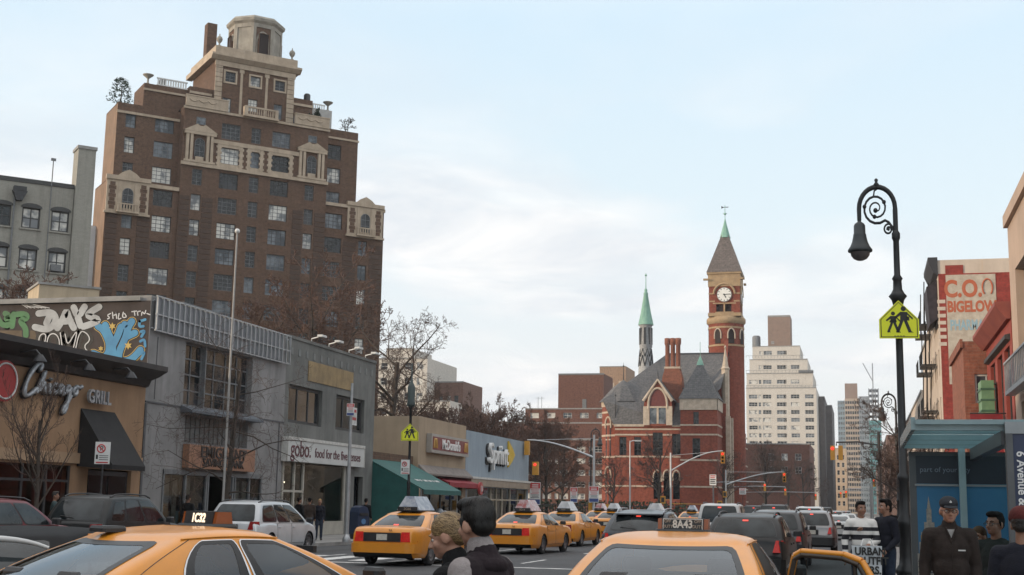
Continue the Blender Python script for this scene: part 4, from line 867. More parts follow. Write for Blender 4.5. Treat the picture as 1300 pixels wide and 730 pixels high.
for M in (Matrix.Translation((cx, Y0, 0)), Matrix.Translation((X1, cy, 0)) @ Matrix.Rotation(R(90), 4, 'Z')):
    b.M = M; b.tube([(1.75*math.cos(t*math.pi/12), -.08, 36.9+1.75*math.sin(t*math.pi/12)) for t in range(13)], .2, 6); b.box(-1.5, 1.5, -.1, -.003, 33.76, 33.93); b.box(-.12, .12, -.06, -.003, 33.93, 35.2); b.box(-1.9, 1.9, -.06, -.003, 35.25, 35.45)
    for s in (-1, 1): b.box(s*3.0-.4, s*3.0+.4, -.6, -.2, 39.2, 39.5)
b.M = Matrix(); b.build('tower_stone', mat('ochre_stone', (.40, .28, .16), (.30, .21, .125), 1.2, .85, streak=.25), ct)
b = MB()
for h in lou: b.poly([(h[0], Y0+.35, h[2]), (h[1], Y0+.35, h[2]), (h[1], Y0+.35, h[3]), (h[0], Y0+.35, h[3])]); b.poly([(X1-.35, h[0]-X0+Y0, h[2]), (X1-.35, h[1]-X0+Y0, h[2]), (X1-.35, h[1]-X0+Y0, h[3]), (X1-.35, h[0]-X0+Y0, h[3])])
for a in (-112, -68, -25): b.M = Matrix.Translation((cx, cy, 0)) @ Matrix.Rotation(R(a+90), 4, 'Z'); gothic(b, -.5, .5, 28.6, 31.0, -2.98)
b.M = Matrix(); b.build_each('tower_opening', mat('louvre_dark', (.022, .012, .011)), ct)
b = MB()
for a in (-112, -68, -25): b.M = Matrix.Translation((cx, cy, 0)) @ Matrix.Rotation(R(a+90), 4, 'Z'); arch_trim(b, -.6, .6, 28.6, 31.1, -2.98, .12)
b.M = Matrix(); b.build('opening_arch', lib_stone, ct)
dial = mat('clock_dial', (.78, .77, .73), (.70, .69, .65), 1, .5)
for M in (Matrix.Translation((cx, Y0-.12, 36.8)), Matrix.Translation((X1+.12, cy, 36.8)) @ Matrix.Rotation(R(90), 4, 'Z')):
    b = MB(); b.lathe([(.001, -.08), (1.2, -.08), (1.26, 0), (1.26, .11)], (0, 0, 0), 28, 0, False, ax='y'); f = b.build('clock_face', dial, ct); f.matrix_local = M
    h = MB(); 
    for k in range(12): h.M = Matrix.Rotation(k*math.pi/6, 4, 'Y'); h.box(-.05, .05, -.1, -.083, .88, 1.1)
    h.M = Matrix.Rotation(R(87), 4, 'Y'); h.box(-.055, .055, -.14, -.12, -.2, .95); h.M = Matrix.Rotation(R(152), 4, 'Y'); h.box(-.07, .07, -.118, -.102, -.15, .62); h.M = Matrix(); h.lathe([(1.17, -.1), (1.25, -.1)], (0, 0, 0), 28, 0, False, ax='y')
    h.build('clock_hands', mat('paint_black', (.008, .008, .009)), f)
b = MB(); o = .35
b.add([(X0-o, Y0-o, 40.6), (X1+o, Y0-o, 40.6), (X1+o, Y1+o, 40.6), (X0-o, Y1+o, 40.6), (cx-.55, cy-.55, 47.4), (cx+.55, cy-.55, 47.4), (cx+.55, cy+.55, 47.4), (cx-.55, cy+.55, 47.4)], [(0, 1, 5, 4), (1, 2, 6, 5), (2, 3, 7, 6), (3, 0, 4, 7), (0, 3, 2, 1)])
rf = b.build('spire_roof', slate_brown, ct)
b = MB(); b.lathe([(.95, 46.9), (.75, 47.6), (.3, 49.2), (.12, 50.0), (.05, 50.3), (.05, 52.6)], (cx, cy, 0), 8, 0, False, ph=R(22.5)); b.ball((cx, cy, 51.1), .22, 5); b.build('copper_tip', copper, rf)
b = MB(); b.box(cx-.6, cx+.6, cy-.02, cy+.02, 52.2, 52.32); b.poly([(cx-.6, cy, 52.0), (cx-.2, cy, 52.26), (cx-.6, cy, 52.5)]); b.box(cx-.35, cx+.35, cy-.03, cy+.03, 51.1, 51.16); b.build('weathervane', dark_metal, rf)

# ------------------------------------------------------------------ background blocks
def block(name, label, loc, tiers, wallm, wins, fm=frame_white, gl=((g_dark, 2), (g_mid, 2), (g_blind, 2)), rz=0.0, sides=True, roofm=None, bar=.08, ft=.1):
    o = empty(name, label, 'building', loc, rz)
    b = MB()
    for k, (x0, x1, y0, y1, z0, z1) in enumerate(tiers):
        hs = []
        for (cx0, pitch, n, w, zz0, zp, m, h) in wins:
            for j in range(m):
                z = zz0+j*zp
                if not (z0+.2 < z and z+h < z1-.3): continue
                for i in range(n):
                    x = cx0+i*pitch
                    if x > x0+.4 and x+w < x1-.4: hs.append((x, x+w, z, z+h, max(1, round(w/1.0)), 2))
        shell(b, x0, x1, y0, y1, z0, z1, 0, 1, hs, rev=.25, par=.4)
        b.box(x0-.06, x1+.06, y0-.1, y0-.004, z1-.25, z1+.04, 2)
        put_windows(o, hs, y0, .25, fm=fm, glasses=gl, bar=bar, ft=ft)
        if sides:
            hr = []
            for (cx0, pitch, n, w, zz0, zp, m, h) in wins[:1]:
                for j in range(m):
                    z = zz0+j*zp
                    if z0+.2 < z and z+h < z1-.3:
                        for i in range(int((y1-y0-2)/pitch)): 
                            q = MB()
    b.build('wall', [wallm, roofing, roofm or kerb_m], o)
    return o
white_brick = brick('white_brick', (.60, .56, .50), (.54, .50, .45), (.45, .42, .38), bw=.5, rh=.18, streak=.25, blotch=.12, mot=.35)
tan_brick = brick('tan_brick', (.34, .22, .15), (.30, .195, .13), (.25, .18, .13), blotch=.2)
apt_brick = brick('apartment_brick', (.155, .070, .050), (.125, .057, .042), (.14, .075, .058), blotch=.25)
dull_brick = brick('dull_brick', (.20, .12, .095), (.17, .10, .08), (.14, .09, .07), blotch=.3)
W_ = block('white_apartment_building', 'white brick apartment building stepping back towards a brown penthouse', (-42, 500, 0),
    [(0, 26, 0, 40, 0, 47.2), (0, 24.8, 2.5, 38, 47.2, 53.0), (1, 22.8, 5, 36, 53, 58.6), (2, 20, 7.5, 34, 58.6, 64.0)], white_brick,
    [(1.0, 5.2, 5, 3.2, 8, 2.92, 19, 1.55), (4.6, 9.4, 2, 1.0, 8, 2.92, 19, 1.55)], gl=((g_dark, 3), (g_mid, 3), (g_blind, 2)))
b = MB(); b.box(7.8, 16.4, 10, 22, 64, 76.2, 0); b.box(7.9, 16.3, 9.9, 9.996, 75.6, 76.3, 1); b.box(9, 10.2, 9.9, 9.99, 65.0, 66.2, 1); b.build('penthouse', [mat('brown_block', (.24, .165, .13), (.20, .14, .11), .5, .9), kerb_m], W_)
b = MB()
for z, x in ((47.2, 24.8), (53, 22.8), (58.6, 20)):
    b.box(-.1, x+2, 1.0, 1.1, z+.9, z+1.0)
    for k in range(18): b.box(x*k/17, x*k/17+.08, 1.0, 1.08, z, z+.9)
b.box(19.5, 25, 2.0, 4, 53.0, 53.9); b.build('terrace_rail', frame_grey, W_)
b = MB(); b.lathe([(1.6, 64), (1.6, 68.0), (1.2, 68.6)], (3.2, 12, 0), 12); b.build('water_tank', frame_grey, W_)
block('dark_slab_building', 'narrow dark grey slab building just right of the white apartments', (-15.8, 520, 0), [(0, 2.2, 0, 40, 0, 45.5), (2.2, 4.6, 14, 60, 0, 43.2)], mat('dark_slab', (.11, .095, .09), (.08, .07, .068), .6, .8), [])
block('low_brick_building', 'low dark red brick building in front of the white apartments', (-23.8, 330, 0), [(-9, 11.3, 0, 30, 0, 17.9)], apt_brick, [(1.2, 3.3, 3, 1.5, 10.5, 3.2, 2, 1.7)])
block('stone_office_building', 'small warm lit stone building at the end of the avenue', (-19.2, 640, 0), [(0, 12.0, 0, 40, 0, 31)], mat('warm_stone', (.48, .36, .25), (.40, .30, .21), .8, .85), [(1.0, 2.2, 5, 1.2, 4, 3.6, 7, 2.2)], gl=((g_dark, 1),))
Gt = mat('blue_curtain_glass', (.16, .22, .27), (.22, .29, .34), .12, .25)
for nm, lb, x0, y0, w, d, h, m_ in (('glass_office_tower', 'pale blue glass tower far up the avenue, left of the tan one', -15.2, 905, 6.0, 30, 75, Gt), ('tan_office_tower', 'tall tan tower far up the avenue with a brown top', -10.4, 900, 9.0, 30, 76, mat('tan_tower', (.40, .31, .24), (.34, .27, .21), .4, .85)), ('grey_office_tower', 'bluish grey tower far up the avenue, right of the tan one', -1.4, 895, 6.4, 30, 77, mat('grey_tower', (.26, .28, .31), (.20, .22, .25), .3, .6)), ('unfinished_tower', 'far tower wrapped in teal netting below open floors', 5.0, 880, 7.5, 30, 60, mat('teal_net', (.06, .20, .22), (.09, .26, .27), .3, .8))):
    o = empty(nm, lb, 'building', (x0, y0, 0)); b = MB(); b.box(0, w, 0, d, 0, h, 0)
    for k in range(int(h/3.4)):
        for i in range(int(w/1.5)): b.box(.35+i*1.5, 1.45+i*1.5, -.08, -.01, 1+k*3.4, 2.9+k*3.4, 1)
    b.build('wall', [m_, g_mid if 'tan' not in nm else g_dark], o)
    if nm == 'tan_office_tower': b = MB(); b.box(.2, w-.6, 4, 20, h, h+10.5); b.build('penthouse', mat('brown_block', (.24, .165, .13)), o)
    if nm == 'unfinished_tower':
        b = MB()
        for k in range(6): b.box(0, 6.5, 0, 20, h+k*3.4+3.0, h+k*3.4+3.4)
        for i in range(4):
            for j in (0, 18): b.box(i*2, i*2+.5, j, j+.5, h, h+21)
        b.tube([(3, 5, h), (3, 5, h+38)], .35, 4); b.tube([(3, 5, h+26), (-3, 5, h+38)], .3, 4); b.build('open_floors', mat('grey_tower', (.26, .28, .31)), o)
A_ = block('brick_apartment_block', 'red brown brick apartment house with terraces and a windowless block on top', (-83, 300, 0), [(0, 33.3, 0, 40, 0, 17.2), (0, 31.0, 1.6, 40, 17.2, 21.2), (5, 30.5, 3.4, 38, 21.2, 24.7)], apt_brick,
    [(2.2, 4.05, 8, 2.1, 3.3, 2.72, 8, 1.3), (5.1, 8.1, 4, .9, 3.3, 2.72, 7, 1.3)], gl=((g_dark, 2), (g_mid, 2), (g_blind, 3)))
b = MB(); b.box(12.0, 23.2, 8, 20, 24.7, 33.4, 0); b.box(12.0, 23.3, 7.9, 7.995, 33.1, 33.5, 1); b.box(18, 19, 7.9, 7.99, 25, 27.2, 1); b.build('bulkhead', [apt_brick, frame_grey], A_)
b = MB()
for x, z in ((6, 24.7), (6.9, 24.7), (-.0, 21.2)): b.tube([(x+1, 8, z), (x+1, 8, z+3.2)], .05, 4); b.box(x+.3, x+1.7, 7.97, 8.03, z+2.8, z+2.86)
b.build('roof_aerial', frame_grey, A_)
D_ = block('cream_deco_building', 'cream brick building with ribbed top behind the brown apartments', (-76, 380, 0), [(0, 21, 0, 30, 0, 36.6), (.2, 8.2, 4, 20, 36.6, 43.4)], tan_brick, [(1.0, 2.1, 9, 1.0, 20, 3.2, 5, 1.7)], fm=frame_dark, gl=((g_dark, 1),))
b = MB()
for k in range(10): b.box(.2+k*2.2, 1.0+k*2.2, -.5, -.004, 27, 38.0+(k % 2)*.5)
b.build('buttress', mat('pale_band_stone', (.42, .33, .24)), D_)
# far left of the view: blocks behind the trees beside the brick tower
block('cream_terrace_building', 'cream terraced building behind the bare tree beside the brick tower', (-96, 250, 0), [(0, 11, 0, 20, 0, 31.0), (1, 6.5, 3, 16, 31, 33.4), (5, 17, -3, 16, 0, 22)], tan_brick if False else white_brick, [(1.0, 2.6, 4, 1.4, 10, 3.1, 7, 1.5)])
block('grey_crown_building', 'grey brown building with pointed roof ornaments beyond the bare tree', (-85, 255, 0), [(0, 6.2, 0, 14, 0, 26.6), (-2, 7.8, -1.5, 12, 0, 20.8)], dull_brick, [(.9, 1.7, 3, .9, 16, 3.1, 4, 1.5)], fm=frame_dark)
block('brown_back_building', 'plain brown brick building behind the low green awning shop', (-47, 92, 0), [(0, 15, 0, 12, 0, 8.2)], dull_brick, [(2, 3.2, 4, 1.3, 4.6, 3, 1, 1.6)], rz=R(45))
# unseen block, added left of the view to keep low sun off the street
block('unseen_shade_block', 'unseen brown brick block added to shade the street', (-66, -46, 0), [(0, 36, 0, 58, 0, 18)], dull_brick, [], rz=0)

# ------------------------------------------------------------------ right side of the avenue (local x runs back towards the camera, -y faces the street)
def right_building(name, label, ynear): return empty(name, label, 'building', (XR, ynear, 0), R(-90))
tan_plaster = mat('tan_plaster', (.42, .31, .24), (.36, .27, .21), .5, .85, streak=.2)
o = right_building('tan_corner_building', 'tall tan plastered building at the right edge with large windows', 36.0)
b = MB(); hs = [(-13.2, -9.2, 7.0, 10.4, 3, 2), (-8.2, -4.2, 7.0, 10.4, 3, 2), (-13.2, -9.2, 3.2, 5.6, 3, 2), (-8.2, -4.2, 3.2, 5.6, 3, 2)]
shell(b, -15.0, 14, 0, 18, 0, 12.6, 0, 1, hs, rev=.35, par=.4); b.box(-15.05, 14, -.15, -.003, 12.3, 12.75, 0); b.box(-15.05, 14, -.12, -.003, 6.1, 6.4, 2); b.build('wall', [tan_plaster, roofing, kerb_m], o); put_windows(o, hs, 0, .35, fm=frame_grey, glasses=((g_mid, 1), (g_dark, 1)), ft=.1)
b = MB(); b.box(-13.5, -4, -.5, -.16, 5.85, 6.0); 
for k in range(20): b.box(-13.4+k*.48, -13.36+k*.48, -.5, -.46, 6.0, 6.95)
b.box(-13.5, -4, -.52, -.44, 6.95, 7.02); b.build('balcony_rail', steel, o)
red_plaster = mat('red_plaster', (.27, .052, .038), (.22, .043, .032), .5, .85, streak=.25)
o = right_building('red_shop_building', 'red painted two storey shop with dark cornice and green lantern sign', 51.3)
b = MB(); hs = [(-8.6, -6.6, 5.2, 8.0, 2, 2), (-5.6, -3.6, 5.2, 8.0, 2, 2), (-2.8, -.8, 5.2, 8.0, 2, 2)]
shell(b, -10.2, 0, 0, 16, 0, 9.2, 0, 1, hs, rev=.2, par=.3); b.build('wall', [red_plaster, roofing], o); put_windows(o, hs, 0, .2, fm=frame_dark, glasses=((g_dark, 1),))
b = MB(); b.prism([(0, 8.9), (-.15, 8.9), (-.55, 9.4), (-.55, 9.55), (0, 9.55)], -10.3, .05, 'x'); b.prism([(-.003, 8.15), (-.2, 8.2), (-.2, 8.35), (-.003, 8.4)], -9.3, -.4, 'x', 1); b.build('cornice', [mat('red_cornice', (.26, .07, .05), (.2, .05, .04), 1, .7), frame_dark], o)
q = MB(); q.M = Matrix.Translation((1.6, 0, .75)); q.box(-8.9, -7.4, -.65, -.15, 5.0, 6.4, 0); 
for k in range(3): q.box(-8.93, -7.37, -.68, -.12, 5.1+k*.45, 5.18+k*.45, 1)
q.tube([(-8, -.15, 6.3), (-8, .05, 6.3)], .04, 5, 1)
t_ = q.build('lantern_sign', [mat('pale_green_sign', (.16, .28, .15), (.12, .22, .12), 2, .5), mat('dark_green', (.06, .13, .08), None, 2, .5)]); t_.location = (XR, 51.3, 0); t_.rotation_euler = (0, 0, R(-90)); tag(t_, 'pale green boxy sign on the red shop wall', 'sign')
q = MB(); q.box(-4.4, -3.2, -1.2, -1.14, 3.9, 5.5); q.tube([(-3.8, -1.17, 5.55), (-3.8, 0, 5.9)], .025, 5, 1); q.tube([(-4.4, -1.17, 5.52), (-3.2, -1.17, 5.52)], .025, 5, 1)
q2 = MB(); q2.box(-3.06, -3.0, -1.35, -.15, 3.9, 5.55, 0); q2.tube([(-3.03, -1.35, 5.58), (-3.03, 0, 5.58)], .025, 5, 1)
t_ = q2.build('banner', [mat('banner_maroon', (.23, .02, .025), None, 2, .6), dark_metal]); t_.location = (XR, 51.3, 0); t_.rotation_euler = (0, 0, R(-90)); tag(t_, 'small maroon banner with white word Maro hanging from red shop', 'banner')
text('lettering', 'Maro', .62, Matrix.Translation((-2.995, -.75, 4.72)) @ Matrix.Rotation(R(90), 4, 'Z') @ Matrix.Rotation(R(90), 4, 'X') @ Matrix.Rotation(R(-90), 4, 'Z'), mat('letter_white', (.75, .75, .74)), t_, ext=.004)
o = right_building('red_brick_building', 'plain red brick three storey building with sash windows facing south', 62.0); o.location.x = 4.55
b = MB(); M0 = b.M; shell(b, -8, 0, 0, 14, 0, 9.4, 0, 1, (), (), [(.45, 1.45, 6.6, 7.9), (.45, 1.45, 4.2, 5.6), (3, 4.2, 6.6, 8.0)], rev=.15, par=.3)
b.box(-8, .05, -.12, -.003, 9.1, 9.5, 0); b.build('wall', [red_brick, roofing], o)
for (y0, y1, z0, z1) in ((.45, 1.45, 6.6, 7.9), (.45, 1.45, 4.2, 5.6), (3, 4.2, 6.6, 8.0)):
    w = link('window', win_mesh(y1-y0, z1-z0, 2, 2, frame_white, g_mid, .09, .06), o, (-.13, y0, z0)); w.rotation_euler = (0, 0, R(90))
# pharmacy building: lit street front, painted south wall
o = right_building('pharmacy_building', 'tall red building with a painted pharmacy sign and fire escapes', 95.0)
cream_front = mat('cream_front', (.52, .43, .35), (.45, .37, .30), .8, .8, streak=.2)
b = MB(); hs = [(x, x+1.1, z, z+1.9, 2, 2) for x in (-16.4, -13.8, -11, -8.2, -5.6, -2.8) for z in (4.5, 7.9, 11.3, 14.7)]
shell(b, -18, 0, 0, 16, 0, 19.3, 0, 1, hs, rev=.25, par=.5, fy=True); b.build('wall', [cream_front, roofing], o); put_windows(o, hs, 0, .25, fm=frame_dark, glasses=((g_dark, 1), (g_mid, 1)))
red_wall = brick('painted_red_brick', (.27, .045, .035), (.23, .038, .03), (.2, .05, .04), streak=.35, blotch=.3)
b = MB(); b.M = Matrix.Rotation(R(90), 4, 'Z')          # south face: local x = into the block, -y = towards the camera
b.box(.02, 8, -.06, -.003, 0, 18.3, 0); b.box(8, 16, -.06, -.003, 0, 19.3, 0); b.box(1.9, 3.2, -.061, -.002, 18.3, 19.2, 0) if False else None
b.box(.5, 1.7, -.058, -.002, 18.3, 18.9, 0); b.box(3.0, 4.8, -.058, -.002, 18.3, 19.25, 2)
b.box(.5, 3.8, -.10, -.061, 10.5, 18.2, 1)
for k in range(7): b.box(-.12, .42, -.075, -.062, 13.2+k*.5, 13.45+k*.5, 2)
sgnm = mat('faded_sign_cream', (.48, .42, .34), (.36, .30, .24), 2.2, .9, streak=.25, detail=10)
pw = b.build('painted_wall', [red_wall, sgnm, cream_front], o)
orange = mat('faded_orange', (.40, .085, .035), (.38, .12, .065), 3, .9, detail=10); blue_ = mat('faded_blue', (.20, .34, .42), (.30, .38, .40), 3, .9, detail=10); blk = mat('faded_black', (.05, .04, .04), (.12, .10, .09), 3, .9)
SM = lambda x, z: Matrix.Rotation(R(90), 4, 'Z') @ wallM(x, -.108, z)
text('sign_lettering', 'C.O.', 1.65, SM(1.62, 17.15), orange, pw, ext=.004, off=.06, sx=.78); text('sign_lettering', 'BIGELOW', 1.05, SM(2.15, 15.9), orange, pw, ext=.004, off=.045, sx=.70)
text('sign_lettering', 'PHARMACY', 1.0, SM(2.15, 14.6), blue_, pw, ext=.004, off=.035, sx=.56); text('sign_lettering', 'Estab.', .5, SM(2.8, 13.55), blk, pw, ext=.004, shear=.3, off=.01); text('sign_lettering', '1838', .55, SM(2.8, 13.0), blk, pw, ext=.004, off=.02, shear=.2)
text('sign_lettering', 'PRESCRIPTIONS', .38, SM(2.15, 12.0), blk, pw, ext=.004, off=.01, sx=.85); text('sign_lettering', 'COMPOUNDED', .36, SM(2.15, 11.4), blk, pw, ext=.004, off=.01, sx=.85)
b = MB(); b.M = Matrix.Rotation(R(90), 4, 'Z'); b.tube([(3.25+.33*math.sin(t), -.11, 17.25+.6*math.cos(t)) for t in [x*.27 for x in range(-9, 10)]], .06, 5); b.build('sign_emblem', orange, pw)
b = MB(); b.prism([(0, 18.2), (-.3, 18.4), (-.65, 19.2), (-.65, 19.5), (0, 19.5)], -6.5, .1, 'x'); b.box(-6.4, .05, -.8, -.004, 15.2, 18.2) if False else None; b.build('cornice', mat('dark_cornice', (.03, .03, .035), None, 2, .7), o)
b = MB(); b.prism([(-.02, 18.1), (-.75, 17.6), (-.6, 14.9), (-.02, 15.3)], -5.4, -1.2, 'x'); b.build('hanging_net', mat('black_net', (.02, .018, .025), (.04, .035, .045), 2, .9), o)
for z in (5.6, 9.0, 12.4, 15.4):
    for xo in (-14.5, -8.5):
        b = MB(); b.box(xo, xo+3.6, -1.1, -.05, z, z+.06)
        for k in range(13): b.box(xo+k*.3, xo+.03+k*.3, -1.1, -1.07, z+.06, z+.95)
        for y in (-1.1, -.6, -.1): b.box(xo-.02, xo, y, y+.03, z, z+.95); b.box(xo+3.6, xo+3.62, y, y+.03, z, z+.95)
        b.box(xo-.02, xo+3.62, -1.11, -1.06, z+.95, z+1.0); b.tube([(xo+.4, -.7, z+.05), (xo+3.0, -.7, z+3.3)], .04, 4); b.tube([(xo+.4, -.4, z+.05), (xo+3.0, -.4, z+3.3)], .04, 4)
        b.build('fire_escape', black_iron, o)
block('cream_tenement', 'warm lit cream tenement beyond the pharmacy building', (XR+.4, 131, 0), [(-.2, 14, 0, 20, 0, 17.2)], cream_front, [], rz=R(-90))
o_ = block('grey_tenement', 'long row of pale tenements far along the right side', (XR+1.0, 260, 0), [(-.2, 110, 0, 20, 0, 15)], cream_front, [(3, 3.4, 30, 1.3, 4, 3.4, 3, 1.8)], rz=R(-90))
block('far_tenement_row', 'far pale buildings closing the right side near the end of the avenue', (XR+1.6, 760, 0), [(-.2, 360, 0, 25, 0, 24)], dull_brick, [], rz=R(-90))
# ------------------------------------------------------------------ air
b = MB(); b.box(-720, 720, -80, 1620, -1.02, 122)
hz = b.build('haze', []); hm = bpy.data.materials.new('haze'); hm.use_nodes = True; ht = hm.node_tree; ht.nodes.clear()
hv = N(ht, 'VolumePrincipled', {'Density': .00017, 'Color': (.86, .90, .95, 1), 'Anisotropy': .2}); ho_ = N(ht, 'OutputMaterial', {1: hv.outputs[0]}); hz.data.materials.append(hm); hz['kind'] = 'stuff'; hz['label'] = 'thin pale city haze along the avenue'
# ------------------------------------------------------------------ trees (bare, early spring)
bark = mat('bark', (.075, .058, .046), (.045, .036, .03), 5, .95, bump=.4, bscale=30, coord='Object')
twig_m = mat('twigs', (.095, .062, .048), (.07, .046, .038), 3, .9, coord='Object')
twig_red = mat('reddish_twigs', (.125, .070, .050), (.09, .052, .04), 2, .9, coord='Object')
def make_tree(label, h, spread=.55, seed=1, levels=4, trunk_r=.14, fork=.35, kids=(7, 6, 6, 4), twig=twig_m, tmin=.006, upright=.3, name='bare_tree', lean=(0, 0), thin=1.0):
    rn = random.Random(seed); o = empty(name, label, 'tree'); tb = MB(); lb = MB(); wb = MB()
    def grow(p, d, L, r, lev, b):
        n = 5 if lev == 0 else (4 if lev < 3 else 3); pts = [p]; rad = [r]; q = p.copy(); dd = d.copy()
        for i in range(n):
            dd = (dd + Vector((rn.gauss(0, 1), rn.gauss(0, 1), rn.gauss(0, 1)))*(.022 if lev == 0 else .16) + Vector((0, 0, upright*.22 if lev else 0))).normalized()
            q = q + dd*L/n; pts.append(q.copy()); rad.append(max(tmin, r*(1-.72*(i+1)/n) if lev else r*(1-.45*(i+1)/n)))
        b.tube(pts, rad, (8, 6, 5, 3, 3)[min(lev, 4)], 0, caps=False)
        if lev >= levels: return
        k = kids[lev] if lev < len(kids) else 3
        for j in range(k):
            t = (fork + (1-fork)*(j+rn.random()*.8)/k) if lev == 0 else (.18+.82*(j+rn.random())/k)
            t = min(t, .999); i = int(t*n); a = pts[i].lerp(pts[i+1], t*n-i); base = (pts[i+1]-pts[i]).normalized()
            az = rn.random()*6.283 + j*2.4; side = base.orthogonal().normalized(); side.rotate(Matrix.Rotation(az, 3, base).to_euler() if False else Matrix.Rotation(az, 3, base).to_quaternion())
            an = rn.uniform(.55, 1.0)*(spread/.55); nd = (base*math.cos(an)+side*math.sin(an)).normalized()
            grow(a, nd, L*rn.uniform(.42, .66)*(1-.35*t if lev else 1.05-.35*t), rad[i]*rn.uniform(.42, .62)*(thin if lev == 0 else 1), lev+1, lb if lev < 1 else wb)
    grow(Vector((0, 0, 0)), Vector((lean[0], lean[1], 1)).normalized(), h*.72, trunk_r, 0, tb)
    tb.lathe([(trunk_r*1.6, 0), (trunk_r*1.15, .18), (trunk_r, .5)], (0, 0, 0), 8)
    tb.build('trunk', bark, o); lb.build('limbs', bark, o); wb.build('twigs', twig, o)
    return o
KS = KL-.6
place(make_tree('small street tree with upright bare branches before the tan grill', 5.0, .42, 11, 4, .075, .30, (12, 6, 5, 3), upright=.9, tmin=.004), (-21.2, 30.6, .13), .3)
place(make_tree('thin bare street tree with drooping side branches before the bank', 8.4, .95, 23, 4, .11, .28, (15, 6, 5, 3), upright=-.25, tmin=.0045, thin=.62), (-21.2, 41.1, .13), 1.0)
place(make_tree('big spreading bare tree beyond the food shop roof with seed balls', 15.5, .72, 31, 5, .26, .38, (12, 7, 6, 4, 3), tmin=.012), (-31.0, 83.5, .1), 0.4)
place(make_tree('dense brown bare tree before the foot of the brick tower', 21.0, .6, 37, 5, .3, .3, (12, 6, 5, 4, 3), tmin=.026, twig=twig_red), (-41.5, 94.0, .1), 2.0)
place(make_tree('second dense brown tree left of the one before the brick tower foot', 19.0, .62, 38, 5, .28, .3, (12, 6, 5, 4, 3), tmin=.026, twig=twig_red), (-47.0, 96.0, .1), .9)
place(make_tree('brown bare tree in front of the grey loft building', 18.5, .6, 41, 5, .28, .3, (12, 6, 5, 4, 3), tmin=.024, twig=twig_red), (-57.5, 80.0, .1), 1.2)
gt = [make_tree('tall bare garden tree with reddish twigs behind the signal poles', 14, .6, 51, 5, .25, .28, (13, 7, 5, 4, 3), tmin=.024, twig=twig_red), make_tree('bare garden tree with a forked grey trunk before the courthouse', 11.5, .62, 57, 5, .2, .3, (10, 6, 5, 4, 3), tmin=.014)]
spots = [(-37, 128, 0, .85), (-42, 132, 0, .9), (-47, 136, 0, .95), (-33.5, 140, 0, .8), (-39.5, 143, 0, .9), (-43, 150, 0, 1.0), (-49, 165, 0, 1.1), (-38.5, 158, 0, .95), (-53, 150, 0, 1.0), (-45, 180, 0, 1.0), (-34, 150, 0, .8), (-56, 172, 0, 1.05), (-60, 150, 0, 1.05)]
for i, (x, y, k, s) in enumerate(spots):
    t = gt[0] if i == 0 else copy_tree(gt[0]); place(t, (x, y, .1), i*1.3, 'bare garden tree with reddish twigs in the grove left of the courthouse', 'grove of bare trees beside the courthouse'); t.scale = (s, s, s)
sp2 = [(-25.4, 168, 1.0, 'bare tree with forked trunk before the courthouse front, middle'), (-19.3, 192, .9, 'bare tree at the right corner of the courthouse turret'), (-17.3, 246, 1.25, 'bare tree beyond the courthouse, before the white apartments'), (-15.5, 285, 1.2, 'second bare tree past the courthouse, near the low brick building'), (-19.0, 268, 1.35, 'bare tree just past the courthouse corner, tallest of the three there'), (-13.0, 305, 1.2, 'bare tree right of the low brick building by the avenue'), (-34.5, 185, .85, 'bare tree before the rounded left end of the courthouse')]
for i, (x, y, s, lb) in enumerate(sp2):
    t = gt[1] if i == 0 else copy_tree(gt[1]); place(t, (x, y, .1), i*1.9+.5, lb); t.scale = (s, s, s)
rt = make_tree('leaning bare tree on the right pavement beside the tall lamp post', 7.0, .62, 61, 5, .10, .22, (10, 6, 5, 4, 3), tmin=.008, lean=(-.2, 0), upright=.5)
place(rt, (2.7, 58, .13), 0)
t = copy_tree(rt); place(t, (2.3, 82, .13), 2.1, 'bare tree on the right pavement behind the leaning one'); 
t = copy_tree(rt); place(t, (1.6, 112, .13), 4.0, 'farther bare tree on the right pavement near the distant crossing'); t.scale = (1.3, 1.3, 1.3)
# conifer and pots on the tower terrace
b = MB(); pt = empty('terrace_pine', 'small dark pine on the left terrace corner of the brick tower', 'tree'); b.tube([(0, 0, 0), (.1, 0, 1.6), (0, .1, 3.2)], [.1, .07, .03], 6); b.build('trunk', bark, pt)
b = MB(); rn = random.Random(5)
for k in range(340):
    a = rn.random()*6.28; z = rn.choice((.8, 1.5, 2.1, 2.7, 3.2))+rn.gauss(0, .12); rr = (1.9-.42*z)*rn.random()**.5+.15; c = Vector((rr*math.cos(a), rr*math.sin(a), z+.12*rr))
    for q in range(2):
        d = Vector((rn.gauss(0, 1), rn.gauss(0, 1), rn.gauss(0, .5))).normalized()*.3; e = d.orthogonal().normalized()*.06; b.poly([c-e, c+d-e*.2, c+d+e*.2, c+e])
b.build('needles', mat('pine_needles', (.035, .06, .035), (.02, .035, .022), 3, .9), pt)
TW = Matrix.Translation((-78.0, 135.6, 0)) @ Matrix.Rotation(R(45.2), 4, 'Z')
pt.location = TW @ Vector((-7.0, 2.4, 47.8))
q = make_tree('tiny bare tree on the right terrace corner of the brick tower', 3.2, .6, 71, 3, .05, .2, (8, 6, 4), tmin=.025); q.location = TW @ Vector((22.6, 3.0, 48.9))
q = make_tree('bushy dark plant on the terrace below the right penthouse', 3.0, .7, 73, 3, .08, .1, (14, 9, 8), tmin=.05, twig=mat('pine_needles', (.035, .06, .035))); q.location = TW @ Vector((17.3, 1.5, 48.7))
